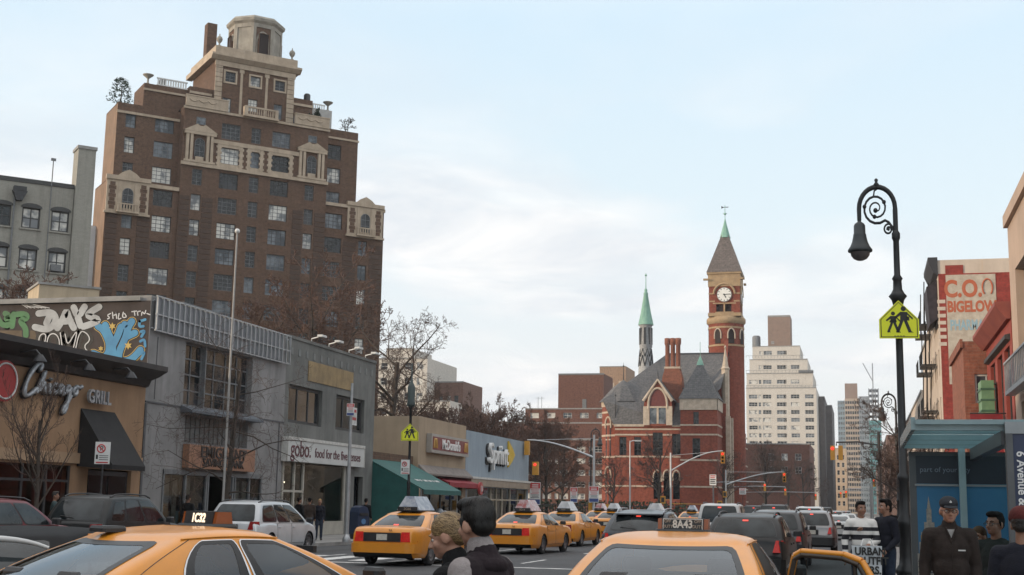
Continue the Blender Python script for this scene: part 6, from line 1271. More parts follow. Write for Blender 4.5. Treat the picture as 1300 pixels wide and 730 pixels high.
def make_car(name, label, sp, pm, group=None, cat='car', lit=True):
    o = empty(name, label, cat, (0, 0, 0), 0, group)
    L2, W2 = sp['L']/2, sp['W']/2; top = sp['top']; zb0 = sp.get('zb', .24); r = sp['r']; ar = r+.055; ax = sp['axles']
    wx = lambda x: 1-.20*max(0, (x-(L2-.75))/.75)**2.2-.13*max(0, ((-L2+.6)-x)/.6)**2.4
    belt = sp['belt']
    wz = lambda z: 1-.075*max(0, (z-.62)/(belt-.62+.12))**2-.07*max(0, (.42-z)/.2)**2+.0
    side = lambda x, z: W2*wx(x)*wz(z)
    xs = {-L2, -L2+.02, -L2+.05, -L2+.1, -L2+.2, L2, L2-.03, L2-.08, L2-.16, L2-.28}
    xs |= {p[0] for p in top} | {round(-L2+.3+i*.2, 3) for i in range(int((sp['L']-.6)/.2)+1)}
    for a in ax:
        xs = {x for x in xs if not (a-ar-.03 < x < a+ar+.03)} | {a+ar*math.cos(t*math.pi/12) for t in range(13)} | {a-ar-.004, a+ar+.004}
    xs = sorted(xs); b = MB(); rings = []
    ts = (0, .06, .16, .34, .52, .68, .82, .92, 1.0)
    for x in xs:
        zt = ip(x, top); e = min(x+L2, L2-x)
        zb = zb0+.16*max(0, 1-e/.16)**1.5
        for a in ax:
            d = abs(x-a)
            if d <= ar+1e-6: zb = max(zb, r+math.sqrt(max(0, ar*ar-d*d)))
        zt = max(zt, zb+.05); ring = []
        for t in ts:
            z = zb+(zt-zb)*t; y = side(x, z)
            if t >= .92: y -= (.012 if t < 1 else .045)
            ring.append((x, y, z))
        yt = ring[-1][1]; ring += [(x, yt*.8, zt+.012), (x, yt*.4, zt+.024), (x, 0, zt+.028)]
        ring = ring + [(p[0], -p[1], p[2]) for p in ring[-2::-1]]
        rings.append(ring)
    n = len(rings[0]); vs = [p for r_ in rings for p in r_]; fs = []; 
    for i in range(len(rings)-1):
        for j in range(n-1):
            if sp.get('clear') and len(ts)-1 <= j <= n-len(ts)-1 and xs[i] > sp['cab']['xr0']+.12 and xs[i+1] < sp['cab']['xf0']-.15: continue
            fs.append((i*n+j, (i+1)*n+j, (i+1)*n+j+1, i*n+j+1)[::-1])
    b.add(vs, fs, 0, True)
    b.add(rings[0], [tuple(range(n))], 0); b.add(rings[-1], [tuple(reversed(range(n)))], 0)
    for i in range(len(rings)-1):
        p, q = rings[i], rings[i+1]; b.poly([p[0], q[0], q[-1], p[-1]][::-1], 1)
    b.build('body', [pm, carbl], o)
    # cabin
    c = sp['cab']; xr0, xf0, xr1, xf1, z0r, z0f, z1r, z1f, wb, wt, bowr, bowf, rc = [c[k] for k in ('xr0', 'xf0', 'xr1', 'xf1', 'z0r', 'z0f', 'z1r', 'z1f', 'wb', 'wt', 'bowr', 'bowf', 'rc')]
    crown = c.get('crown', .075); cb = c.get('curve', .05)
    def geo(v, ins=0.0, dz=0.0):
        sv = math.sin(math.pi*min(v, 1))
        return (xr0+(xr1-xr0)*v-cb*sv*.8+ins, xf0+(xf1-xf0)*v+cb*sv*.8-ins, wb+(wt-wb)*v+.022*sv-ins, dz, v)
    def zz(x, g):
        xr, xf, w, dz, v = g; u = min(1, max(0, (x-xr)/(xf-xr))); z0 = z0r+(z0f-z0r)*u; z1 = z1r+(z1f-z1r)*u+.035*math.sin(math.pi*u)
        return z0+(z1-z0)*v+dz
    def P(g, x, y): return Vector((x, y, zz(x, g)))
    def side_p(a, g, s):
        xr, xf, w, dz, v = g; x0, x1 = xr+bowr+rc, xf-bowf-rc; x = x0+(x1-x0)*a; return P(g, x, s*(w+.02*4*a*(1-a)))
    def end_p(k, g, front):
        xr, xf, w, dz, v = g; y = k*(w-rc); return P(g, (xf-bowf*k*k) if front else (xr+bowr*k*k), y)
    def corner(q, g, front, s):
        xr, xf, w, dz, v = g; t = q*math.pi/2
        if front: return P(g, xf-bowf-rc+rc*math.sin(t), s*(w-rc+rc*math.cos(t)))
        return P(g, xr+bowr+rc-rc*math.sin(t), s*(w-rc+rc*math.cos(t)))
    clear = sp.get('clear'); na, nk = (36, 24) if clear else (10, 10)
    def pars():
        out = [('s', -1, a/na) for a in range(na+1)]+[('c', (q/4, True, -1)) for q in (1, 2, 3)]+[('e', True, -1+2*k/nk) for k in range(nk+1)]
        out += [('c', (q/4, True, 1)) for q in (3, 2, 1)]+[('s', 1, a/na) for a in range(na, -1, -1)]+[('c', (q/4, False, 1)) for q in (1, 2, 3)]+[('e', False, 1-2*k/nk) for k in range(nk+1)]+[('c', (q/4, False, -1)) for q in (3, 2, 1)]
        return out
    pr = pars()
    def ring(g): return [side_p(p[2], g, p[1]) if p[0] == 's' else end_p(p[2], g, p[1]) if p[0] == 'e' else corner(p[1][0], g, p[1][1], p[1][2]) for p in pr]
    vv = [k/24 for k in range(25)] if clear else (0, .2, .4, .6, .8, .92, 1.0)
    gs = [geo(-.12)]+[geo(v) for v in vv]+[geo(1, i_, dz) for i_, dz in ((.03, crown*.28), (.08, crown*.52), (.16, crown*.74), (.28, crown*.9), (.42, crown))]
    rs = [ring(g) for g in gs]; n = len(rs[0]); b = MB(); vs = [p for q in rs for p in q]; fs = []
    def glazed(i, j):
        p, q = pr[j], pr[(j+1) % n]
        if not clear or i < 1 or i >= len(vv) or p[0] != q[0] or p[0] == 'c' or p[1] != q[1]: return False
        v0_, v1_ = vv[i-1], vv[i]; lo, hi = min(p[2], q[2]), max(p[2], q[2])
        if p[0] == 's': wins = [(sd[0]+(sd[4] if len(sd) > 4 else 0)*(1-v0_), sd[1], sd[2], sd[3]) for sd in sp['side']]
        elif p[1]: wins = [(-.96, .96, .05, .93)]
        else: wins = [(-sp['rearw'][0], sp['rearw'][0], sp['rearw'][1], sp['rearw'][2])]
        return any(lo >= w[0]-.001 and hi <= w[1]+.001 and v0_ >= w[2]-.001 and v1_ <= w[3]+.001 for w in wins)
    b.add(vs, [(i*n+j, i*n+(j+1) % n, (i+1)*n+(j+1) % n, (i+1)*n+j) for i in range(len(rs)-1) for j in range(n) if not glazed(i, j)], 0, True); last = rs[-1]
    b.add(last, [tuple(range(n))], 0, True)
    roof = b.build('roof', [sp.get('roofm', pm)], o)
    cen = Vector((0, 0, 1.0))
    def patch(surf, a0, a1, v0, v1, m, nm, parent, off=.006, rd=.22, nu=10, nv=7, b=None, mi=0, sk=0.0):
        own = b is None; b = b or MB(); pts = []
        for j in range(nv+1):
            q = j/nv; v = v0+(v1-v0)*(.5-.5*math.cos(math.pi*q)); d = min(q, 1-q)*2
            tt = (.5-.5*math.cos(math.pi*q)); dd = min(tt, 1-tt); ins = 0 if dd >= rd else (1-math.sqrt(max(0, 1-(1-dd/rd)**2)))*rd*.45
            for i in range(nu+1):
                u = i/nu; a_ = a0+sk*(1-v); a = a_+(a1-a_)*(ins+(1-2*ins)*u); p = surf(a, v); du = surf(a+.01, v)-surf(a-.01, v); dv = surf(a, v+.01)-surf(a, v-.01); nn = du.cross(dv).normalized()
                if nn.dot(p-cen) < 0: nn = -nn
                pts.append(p+nn*off)
        f = [(j*(nu+1)+i, j*(nu+1)+i+1, (j+1)*(nu+1)+i+1, (j+1)*(nu+1)+i) for j in range(nv) for i in range(nu)]
        p0, p1, p2 = pts[f[len(f)//2][0]], pts[f[len(f)//2][1]], pts[f[len(f)//2][2]]
        if (p1-p0).cross(p2-p0).dot(p0-cen) < 0: f = [tuple(reversed(q)) for q in f]
        b.add(pts, f, mi, True)
        return b.build(nm, m, parent) if own else b
    def border(surf, a0, a1, v0, v1, m, nm, parent, e=.012, ins=.035, ev=.035, iv=.05, off=.005, rd=.22, sk=0.0, nu=14, nv=9):
        def loop(d, dv):
            A0, A1, V0, V1 = a0-d, a1+d, v0-dv, v1+dv
            def pt(u, q):
                v = V0+(V1-V0)*(.5-.5*math.cos(math.pi*q)); tt = .5-.5*math.cos(math.pi*q); dd = min(tt, 1-tt); i_ = 0 if dd >= rd else (1-math.sqrt(max(0, 1-(1-dd/rd)**2)))*rd*.45
                a_ = A0+sk*(1-v); a = a_+(A1-a_)*(i_+(1-2*i_)*u); p = surf(a, v); nn = (surf(a+.01, v)-surf(a-.01, v)).cross(surf(a, v+.01)-surf(a, v-.01)).normalized()
                return p+(nn if nn.dot(p-cen) > 0 else -nn)*off
            return [pt(i/nu, 0) for i in range(nu)]+[pt(1, j/nv) for j in range(nv)]+[pt(1-i/nu, 1) for i in range(nu)]+[pt(0, 1-j/nv) for j in range(nv)]
        A_, B_ = loop(e, ev), loop(-ins, -iv); k = len(A_); b = MB(); b.add(A_+B_, [(i, (i+1) % k, k+(i+1) % k, k+i) for i in range(k)], 0, True); return b.build(nm, m, parent)
    S = lambda s: (lambda a, v: side_p(a, geo(v), s)); E = lambda fr: (lambda k, v: end_p(k, geo(v), fr))
    trim = sp.get('trim', carbl)
    op = sp.get('open')
    for s in (-1, 1):
        for sd in sp['side']:
            a0, a1, v0, v1 = sd[:4]; sk = sd[4] if len(sd) > 4 else 0.0
            if op and s == -1 and sd == op: patch(S(s), a0-.02, a1+.02, -.05, v1+.06, carbl, 'door_opening', o, .004); continue
            if clear: w = border(S(s), a0, a1, v0, v1, carbl, 'window', o, sk=sk); border(S(s), a0, a1, v0, v1, trim, 'window_trim', w, .012, -.004, .035, -.018, .007, sk=sk); patch(S(s), a0, a1, v0, v1, car_glass, 'pane', w, .003, sk=sk); continue
            t = MB(); patch(S(s), a0-.012, a1+.012, v0-.05, v1+.035, None, '', None, .003, b=t, sk=sk); w = t.build('window', trim, o)
            patch(S(s), a0, a1, v0, v1, carwin, 'pane', w, .007, sk=sk)
    t = MB(); k, v0, v1 = sp['rearw']
    if clear: w = border(E(False), -k, k, v0, v1, carbl, 'rear_window', o, .03, .05, .035, .05, rd=.12); patch(E(False), -k, k, v0, v1, car_glass, 'pane', w, .003, .12)
    else: patch(E(False), -k-.02, k+.02, v0-.035, v1+.03, None, '', None, .003, .12, b=t); w = t.build('rear_window', carbl, o); patch(E(False), -k, k, v0, v1, carwin, 'pane', w, .007, .12)
    if lit: q = MB(); patch(E(False), -.10, .10, v0+(.06 if sp.get('sedan') else .90)*(v1-v0), v0+(.15 if sp.get('sedan') else .98)*(v1-v0), stop_lit, 'brake_lamp', o, .012, .0, 3, 2)
    if not sp.get('sedan'): q = MB(); p0 = end_p(0, geo(v0+.08), False); p1 = end_p(.55, geo(v0+.16), False); q.tube([p0+Vector((-.02, 0, 0)), p1+Vector((-.025, 0, 0))], .012, 5); q.build('wiper', carbl, o)
    if clear: w = border(E(True), -.96, .96, .05, .93, carbl, 'windscreen', o, .03, .05, .04, .05, rd=.1); patch(E(True), -.96, .96, .05, .93, car_glass, 'pane', w, .003, .1)
    t = MB(); clear or patch(E(True), -1.0, 1.0, .0, .97, None, '', None, .003, .1, b=t); w = w if clear else t.build('windscreen', carbl, o); clear or patch(E(True), -.96, .96, .05, .93, carwin, 'pane', w, .007, .1)
    if clear:
        b = MB(); b.box(-1.75, 1.2, -.86, .86, .34, .40, 0); b.box(-1.74, -1.70, -.8, .8, .40, 1.02, 0); b.box(-1.72, -1.15, -.8, .8, .40, .62, 1); b.prism([(-1.42, .55), (-1.12, .55), (-1.38, 1.04), (-1.58, 1.02)], -.72, .72, 'y', 1)
        for y in (-.4, .4):
            b.rbox(-.25, .28, y-.25, y+.25, .42, .60, .05, 1); b.prism([(-.36, .55), (-.18, .55), (-.34, 1.06), (-.46, 1.06)], y-.24, y+.24, 'y', 1); b.rbox(-.50, -.39, y-.14, y+.14, 1.09, 1.24, .04, 1); b.rbox(-1.66, -1.56, y-.13, y+.13, 1.04, 1.15, .03, 1)
        b.box(-.56, -.53, -.78, .78, .45, 1.12, 0); b.rbox(.80, 1.25, -.82, .82, .70, .97, .05, 0); b.tube([(.72, .4+.19*math.cos(t*math.pi/8), .90+.17*math.sin(t*math.pi/8)) for t in range(17)], .016, 6, 0); b.box(1.0, 1.04, -.12, .12, 1.24, 1.30, 0)
        b.build('interior', [carbl, mat('seat_vinyl', (.055, .055, .058), (.04, .04, .042), 4, .6, coord='Object')], o)
    if sp.get('sedan'):
        for s in (-1, 1):
            b = MB(); b.tube([side_p(-.06+1.12*k/14, geo(.985), s)+Vector((0, s*.004, .004)) for k in range(15)], .007, 5); b.build('drip_rail', pm, o)
            b = MB(); b.tube([side_p(.055-.02*k/8, geo(.0+.97*k/8), s)+Vector((0, s*.0015, 0)) for k in range(9)], .0035, 4); b.build('pillar_seam', carbl, o)
        b = MB(); b.tube([Vector((-L2+.33, y, ip(-L2+.33, top)+.028-.035*(abs(y)/.8)**2)) for y in [-.78+.156*k for k in range(11)]], .004, 4)
        b.build('boot_seam', carbl, o)
    # doors, handles
    bs = lambda s: (lambda x, z: Vector((x, s*side(x, z), z)))
    for s in (-1, 1):
        for (x0, x1) in sp['doors']:
            z0, z1 = zb0+.12, sp['belt']-.02
            if op and s == -1 and (x0, x1) == sp['doors'][0]: patch(bs(s), x0, x1, z0, z1, carbl, 'door_opening', o, .004); continue
            t = MB(); patch(bs(s), x0-.012, x1+.012, z0-.012, z1+.008, None, '', None, .002, .06, b=t); d = t.build('door', [carbl], o)
            patch(bs(s), x0, x1, z0, z1, pm, 'door_skin', d, .006, .06)
            h = MB(); hx = x0+.14; hz = z1-.11; y = side(hx, hz); h.rbox(hx-.09, hx+.09, min(s*(y+.004), s*(y+.035)), max(s*(y+.004), s*(y+.035)), hz-.018, hz+.018, .008); h.build('handle', sp.get('handle', pm), d)
    if sp.get('strip'):
        for s in (-1, 1): patch(bs(s), -L2+.9, L2-.9, .50, .56, sp['strip'], 'side_strip', o, .010, .0, 12, 2)
    # wheels
    key = r
    if key not in _whm: _whm[key] = wheel_meshes(r)
    for a in ax:
        for s in (-1, 1):
            w = link('wheel', _whm[key][0], o, (a, s*(W2-.125), r)); q = link('rim', _whm[key][1], w); 
            if s < 0: q.rotation_euler = (0, 0, math.pi)
    # rear: lamps, bumper, plate
    z0, z1, y0, y1 = sp['tail']
    for s in (-1, 1):
        q = MB(); e = -L2; xr_ = [ip_ for ip_ in (e-.02, e-.015, e+.06, e+.20)]
        ya, yb = side(e+.05, (z0+z1)/2)*1.0, side(e+.22, (z0+z1)/2)
        pl = [(e+.005-.022, y0), (e-.01, min(y1, ya-.06)), (e+.055, ya+.004), (e+.23, yb+.012), (e+.23, yb-.05), (e+.12, y0)]
        lo = [(p[0], s*p[1], z0) for p in pl]; hi = [(p[0]+.02, s*(p[1]+(.07 if k in (0, 5) else -.03)), z1) for k, p in enumerate(pl)]; nn = len(pl)
        ff = [tuple(range(nn, 2*nn)), tuple(reversed(range(nn)))]+[(k, (k+1) % nn, nn+(k+1) % nn, nn+k) for k in range(nn)]
        q.add(lo+hi, ff if s > 0 else [tuple(reversed(f)) for f in ff]); q.build('taillight', tail_lit if lit else tail_m, o)
    b = MB(); e = -L2; yb = W2*.93
    b.prism([(e-.055, -yb*.75), (e-.03, -yb*.9), (e+.06, -yb*1.015), (e+.32, -yb*1.06), (e+.32, yb*1.06), (e+.06, yb*1.015), (e-.03, yb*.9), (e-.055, yb*.75)], .36, sp.get('bz', .60), 'z'); b.build('rear_bumper', sp.get('bumper', pm), o)
    b = MB(); e2 = L2; b.prism([(e2+.03, -yb*.6), (e2-.06, -yb*.86), (e2-.34, -yb*1.04), (e2-.34, yb*1.04), (e2-.06, yb*.86), (e2+.03, yb*.6)], .30, .56, 'z'); b.build('front_bumper', sp.get('bumper', pm), o)
    pz = sp.get('plate', .76); b = MB(); b.box(-L2-.024, -L2-.012, -sp.get('pw', .55), sp.get('pw', .55), pz-.12, pz+.12, 0) if sp.get('sedan') else b.box(-L2-.03, -L2-.01, -.26, .26, pz-.1, pz+.1, 0); b.box(-L2-.036, -L2-.025, -.155, .155, pz-.08, pz+.08, 1); b.build('number_plate', [carbl, plate_m], o)
    for s in (-1, 1):
        q = MB(); hx = L2-.12; q.box(hx-.06, hx+.10, min(s*.45, s*.76), max(s*.45, s*.76), sp['hl']-.08, sp['hl']+.07); q.build('headlight', lamp_w, o)
        q = MB(); mx = xf0-.42; mz = z0f+.09; y = wb+.03; q.rbox(mx-.05, mx+.09, min(s*y, s*(y+.2)), max(s*y, s*(y+.2)), mz-.05, mz+.09, .03); q.build('door_mirror', sp.get('mirror', carbl), o)
    if sp.get('rails'):
        for s in (-1, 1): q = MB(); q.tube([P(geo(1, .06, crown*.5), xr1+.15+(xf1-xr1-.2)*k/8, s*(wt-.08))+Vector((0, 0, .0 if k in (0, 8) else .055)) for k in range(9)], .022, 6); q.build('roof_rail', sp['rails'], o)
    if sp.get('spoiler'): q = MB(); zt = z1r+crown*.3; q.prism([(xr1-.18, zt-.03), (xr1+.2, zt+.01), (xr1+.25, zt+.045), (xr1-.16, zt)], -wt+.06, wt-.06, 'y'); q.build('spoiler', pm, o)
    return o, P, geo
SEDAN = dict(L=5.38, W=1.98, r=.335, axles=(-1.42, 1.49), belt=1.0, sedan=1, zb=.22,
    top=[(-2.69, .68), (-2.675, .88), (-2.64, .975), (-2.55, 1.02), (-2.2, 1.045), (-1.8, 1.055), (-1.4, 1.0), (-.5, .97), (1.0, .96), (1.3, .985), (1.9, .955), (2.35, .88), (2.58, .80), (2.66, .72), (2.69, .60)],
    cab=dict(xr0=-1.86, xf0=1.34, xr1=-1.02, xf1=.36, z0r=1.03, z0f=.97, z1r=1.375, z1f=1.38, wb=.875, wt=.665, bowr=.16, bowf=.20, rc=.10, crown=.07, curve=.07),
    side=[(.15, .50, .07, .90, .12), (.535, .93, .07, .90)], rearw=(.93, .10, .92), doors=[(-.98, .02), (.05, 1.12)], tail=(.66, .92, .50, .95), hl=.70, bz=.61, plate=.78)
def derive(base, **k):
    d = dict(base); c = k.pop('cab', None); d.update(k)
    if c: d['cab'] = {**base['cab'], **c}
    return d
MSED = derive(SEDAN, L=4.7, W=1.78, axles=(-1.3, 1.35), top=[(-2.35, .68), (-2.33, .92), (-2.28, 1.02), (-1.9, 1.06), (-1.6, 1.06), (-1.2, .98), (1.0, .95), (1.3, .95), (1.9, .88), (2.2, .76), (2.35, .6)], cab=dict(xr0=-1.75, xf0=1.32, xr1=-.85, xf1=.3, wb=.79, wt=.58), tail=(.68, .95, .48, .86), side=[(.14, .5, .07, .9), (.535, .94, .07, .9)], pw=.3)
SUV = dict(L=4.65, W=1.84, r=.36, axles=(-1.32, 1.32), belt=1.08, zb=.28,
    top=[(-2.32, .72), (-2.31, 1.0), (-2.28, 1.08), (-1.0, 1.08), (.9, 1.06), (1.2, 1.06), (1.9, .98), (2.2, .86), (2.32, .66)],
    cab=dict(xr0=-2.22, xf0=1.22, xr1=-1.78, xf1=.35, z0r=1.07, z0f=1.05, z1r=1.60, z1f=1.60, wb=.85, wt=.68, bowr=.07, bowf=.16, rc=.10, crown=.07, curve=.05),
    side=[(.06, .27, .10, .86), (.30, .60, .08, .90), (.63, .95, .08, .90)], rearw=(.92, .12, .93), doors=[(-.86, .06), (.09, 1.05)], tail=(.80, 1.05, .60, .9), hl=.82, bz=.66, plate=.86, bumper=carbl, rails=carbl)
VAN = derive(SUV, L=4.9, W=1.92, r=.335, axles=(-1.45, 1.5), belt=1.0, zb=.24, bumper=None, top=[(-2.45, .70), (-2.44, .95), (-2.40, 1.02), (-1.0, 1.0), (.9, .98), (1.5, 1.0), (2.0, .90), (2.3, .78), (2.45, .6)], cab=dict(xr0=-2.34, xf0=1.72, xr1=-2.0, xf1=.55, z0r=1.0, z0f=.98, z1r=1.60, z1f=1.60, wb=.88, wt=.72), side=[(.05, .33, .10, .86), (.36, .62, .08, .88), (.65, .95, .08, .88)], doors=[(-1.0, .05), (.08, 1.1)], rails=carbl)
VAN['bumper'] = paint('pearl_white', (.50, .52, .54), .15)
def P2X(px, D, py=690): 
    v = at_d(px, py, D); return v.x, v.y
def put(o, x, y, rz=0.0): o.location = (x, y, .0); o.rotation_euler = (0, 0, math.pi/2+rz); return o
RT = Matrix(((0, 0, -1, 0), (-1, 0, 0, 0), (0, 1, 0, 0), (0, 0, 0, 1)))          # text that faces the rear of the car
glow = mat('roof_sign_glow', (.8, .7, .6), None, 2, .4, emit=(1, .78, .55), estr=.9)
def roof_sign(o, x, z, txt, off_duty=False, w=.5, tm=None):
    b = MB(); b.prism([(x-.10, z), (x+.10, z), (x+.08, z+.125), (x-.08, z+.125)], -w/2, w/2, 'y', 0); b.rbox(x-.13, x+.13, -w/2-.07, w/2+.07, z-.03, z+.02, .02, 0); s = b.build('roof_sign', carbl, o)
    for q in (-1, 1): e = MB(); e.prism([(x-.09, z+.021), (x+.09, z+.021), (x+.07, z+.12), (x-.07, z+.12)], q*w/2-.0 if q > 0 else -w/2-.04, w/2+.04 if q > 0 else -w/2, 'y'); e.build('side_lamp', amber, s)
    M = Matrix.Translation((x-.091, 0, z+.066)) @ Matrix.Rotation(R(8), 4, 'Y') @ RT
    text('medallion_number', txt, .105, M, tm or glow, s, ext=.003, off=.003, sx=.85)
    if off_duty:
        for k in (-1, 1):
            text('off_duty_lettering', 'OFF', .042, Matrix.Translation((x-.094, -k*w*.36, z+.095)) @ Matrix.Rotation(R(8), 4, 'Y') @ RT, mat('sign_tan', (.40, .33, .26), None, 2, .5), s, ext=.002, sx=.9); text('off_duty_lettering', 'DUTY', .042, Matrix.Translation((x-.104, -k*w*.36, z+.045)) @ Matrix.Rotation(R(8), 4, 'Y') @ RT, mat('sign_tan', (.40, .33, .26)), s, ext=.002, sx=.9)
        e = MB(); M2 = Matrix.Translation((x-.0885, 0, z+.064)) @ Matrix.Rotation(R(8), 4, 'Y') @ RT; e.M = M2
        for a in ((-w/2+.01, w/2-.01, .050, .056), (-w/2+.01, w/2-.01, -.056, -.050), (-w/2+.01, -w/2+.016, -.050, .050), (w/2-.016, w/2-.01, -.050, .050)): e.box(a[0], a[1], a[2], a[3], -.002, .004)
        e.build('sign_border', white_metal, s)
def ad_tent(o, x, z, seed=0):
    am = [mat('ad_panel_a', (.45, .47, .50), (.16, .20, .28), 4.5, .3, coord='Object'), mat('ad_panel_b', (.50, .50, .52), (.34, .08, .07), 5.0, .3, coord='Object'), mat('ad_panel_c', (.55, .56, .58), (.36, .38, .40), 3.5, .3, coord='Object')][seed % 3]
    b = MB(); b.box(x-.62, x+.62, -.36, .36, z-.005, z+.035, 0); b.build('tent_base', carbl, o)
    b = MB(); pr = [(-.35, z+.036), (.35, z+.036), (.13, z+.43), (-.13, z+.43)]
    vs = [(x-.60, *p) for p in pr[:2]]+[(x-.50, *p) for p in pr[2:]]+[(x+.60, *p) for p in pr[:2]]+[(x+.50, *p) for p in pr[2:]]
    b.add(vs, [(0, 3, 2, 1), (4, 5, 6, 7), (1, 2, 6, 5), (0, 4, 7, 3), (2, 3, 7, 6)], 0); t = b.build('roof_ad', am, o)
    q = MB(); q.box(x-.66, x-.63, -.3, .3, z+.01, z+.13, 0); q.build('number_sign', carbl, o)
    text('number_lettering', ('2G66', '5D14', '7K81')[seed % 3], .1, Matrix.Translation((x-.664, 0, z+.07)) @ RT, mat('sign_tan', (.40, .33, .26)), o, ext=.002)
def taxi_marks(o):
    text('taxi_lettering', 'NYC TAXI', .2, Matrix.Translation((-.4, -.985, .72)) @ Matrix.Rotation(R(90), 4, 'X'), mat('sign_ink', (.02, .02, .018)), o, ext=.002, off=.004)
    text('trunk_number', '9A', .09, Matrix.Translation((-2.71, -.25, .96)) @ RT, mat('sign_ink', (.02, .02, .018)), o, ext=.004)
# foreground taxis
tx, P_, g_ = make_car('taxi', 'yellow taxi with lit roof sign 1C32 in the left foreground', derive(SEDAN, trim=chrome, clear=1), cab_yellow, cat='taxi', lit=False)
roof_sign(tx, -.1, 1.478, '1C32', w=.40); b = MB(); b.rbox(-1.02, -.80, .12, .36, 1.425, 1.475, .02); b.build('roof_aerial', carbl, tx); taxi_marks(tx)
put(tx, -5.42, 10.4, R(-26))
SED_OPEN = derive(SEDAN, clear=1, open=(.15, .50, .07, .90, .12))
tc_, P_, g_ = make_car('taxi', 'yellow taxi with roof sign 8A43 and an open right rear door', SED_OPEN, cab_yellow, cat='taxi', lit=False)
roof_sign(tc_, -.1, 1.478, '8A43', True, w=.40, tm=mat('number_pale', (.55, .53, .48), None, 2, .5)); taxi_marks(tc_); put(tc_, -1.68, 12.85)
d = MB(); outer = [(0, .36), (0, .99), (.10, 1.36), (.18, 1.40), (.62, 1.385), (.80, 1.33), (.98, 1.06), (1.0, .98), (1.0, .72), (.92, .40)]
low_ = [(0, .36), (0, .99), (1.0, .98), (1.0, .72), (.92, .40)]
d.prism([(-x, z) for x, z in low_], -.03, .04, 'y', 0); d.prism([(-x*.94-.03, .40+(z-.36)*.92) for x, z in low_], .041, .062, 'y', 1)
fr_ = [(.01, .98), (.10, 1.34), (.18, 1.385), (.62, 1.37), (.79, 1.315), (.98, 1.0)]
for a, c_ in zip(fr_, fr_[1:]): d.tube([(-a[0], .005, a[1]), (-c_[0], .005, c_[1])], .035, 6, 0)
for a, c_ in zip(fr_, fr_[1:]): d.tube([(-a[0]*.96-.015, .035, a[1]-.035), (-c_[0]*.96-.015, .035, c_[1]-.035)], .024, 5, 1)
d.tube([(-.74, .01, .98), (-.72, .01, 1.33)], .02, 5, 1)
od = d.build('open_door', [cab_yellow, mat('door_trim', (.05, .035, .025), (.035, .028, .022), 3, .6, coord='Object')], tc_)
od.location = (.03, -.955, 0); od.rotation_euler = (0, 0, R(62)); od.scale = (1, 1, .95)
q = MB(); q.poly([(-.03, 0, .99), (-.97, 0, .99), (-.78, 0, 1.30), (-.62, 0, 1.355), (-.19, 0, 1.37), (-.11, 0, 1.33)]); q.build('door_glass', car_glass, od)
# taxis of the middle lane
ty, P_, g_ = make_car('taxi', 'yellow taxi with grey roof advert, nearest of the lane left of the couple', SEDAN, cab_yellow, cat='taxi', group='yellow taxis in traffic'); taxi_marks(ty); ad_tent(ty, -.3, 1.47, 0)
put(ty, -12.55, 36.6, R(-3))
tz, P_, g_ = make_car('taxi', 'yellow taxi just right of the couple with red tinted roof advert', SEDAN, cab_yellow, cat='taxi', group='yellow taxis in traffic'); taxi_marks(tz); ad_tent(tz, -.3, 1.47, 1)
put(tz, -11.9, 47.2, R(-3))
tw_, P_, g_ = make_car('taxi', 'third yellow taxi in the lane with white roof advert, brake lamps unlit', SEDAN, cab_yellow, cat='taxi', group='yellow taxis in traffic', lit=False); taxi_marks(tw_); ad_tent(tw_, -.3, 1.47, 2)
put(tw_, -12.6, 57.0, R(-2))
for i, (x, y, lb, src) in enumerate(((*P2X(764, 82), 'distant yellow taxi behind the third taxi, left of its pair', tz), (*P2X(781, 74), 'distant yellow taxi partly hidden by the dark crossover', tw_), (-9.4, 62, 'yellow taxi with white roof advert behind the dark crossover', tw_), (-10.6, 69, 'yellow taxi of which mainly the roof advert shows over the crossover', ty), (-6.3, 66, 'yellow taxi seen between the white pickup and the dark van', tz))):
    put(copy_tree(src), x, y)['label'] = lb
# other traffic
dark_blue = paint('dark_blue_grey', (.018, .025, .034), .3, .38, .3, .4); black_p = paint('black_paint', (.007, .007, .008), 0, .4, .15, .3); silver_p = paint('silver_paint', (.22, .22, .225), .5); white_p = paint('white_paint_car', (.50, .50, .49)); maroon_p = paint('maroon_paint', (.13, .006, .012), 0, .4, .2, .3)
X5 = derive(SUV, W=1.86, spoiler=1, bumper=dark_blue, rails=mat('rail_silver', (.35, .36, .38), None, 3, .3, metal=.7, coord='Object'), cab=dict(xr0=-2.2, xr1=-1.55, z1r=1.52, z1f=1.56, bowr=.12), handle=chrome)
c, _, _ = make_car('crossover', 'dark blue grey crossover with silver roof rails left of the centre taxi', X5, dark_blue); put(c, *P2X(806, 32.5)); c.location.y += 2.2
c, _, _ = make_car('suv', 'black sport utility car with lit brake lamp right of the 8A43 sign', derive(SUV, bumper=black_p, cab=dict(z1r=1.50, z1f=1.52)), black_p, cat='suv'); put(c, *P2X(946, 28)); c.location.y += 2
c, _, _ = make_car('suv', 'dark grey sport utility car beyond the black one, beside the open door', derive(SUV, bumper=dark_blue), paint('graphite_paint', (.03, .032, .036), .3), cat='suv'); put(c, *P2X(984, 38)); c.location.y += 2
sv, _, _ = make_car('suv', 'silver sport utility car with lit right lamp near the striped man', SUV, silver_p, cat='suv'); put(sv, *P2X(1031, 51)); sv.location.y += 2
ws, _, _ = make_car('sedan', 'small white sedan ahead of the silver sport utility car', MSED, white_p); put(ws, *P2X(1066, 78))
wp, _, _ = make_car('suv', 'white boxy sport utility car with dark rear window in front of the courthouse', derive(SUV, W=1.98, bumper=white_p, cab=dict(xr1=-2.0, z1r=1.84, z1f=1.82, wb=.92, wt=.79)), white_p, cat='suv'); put(wp, *P2X(914, 54)); wp.location.y += 2
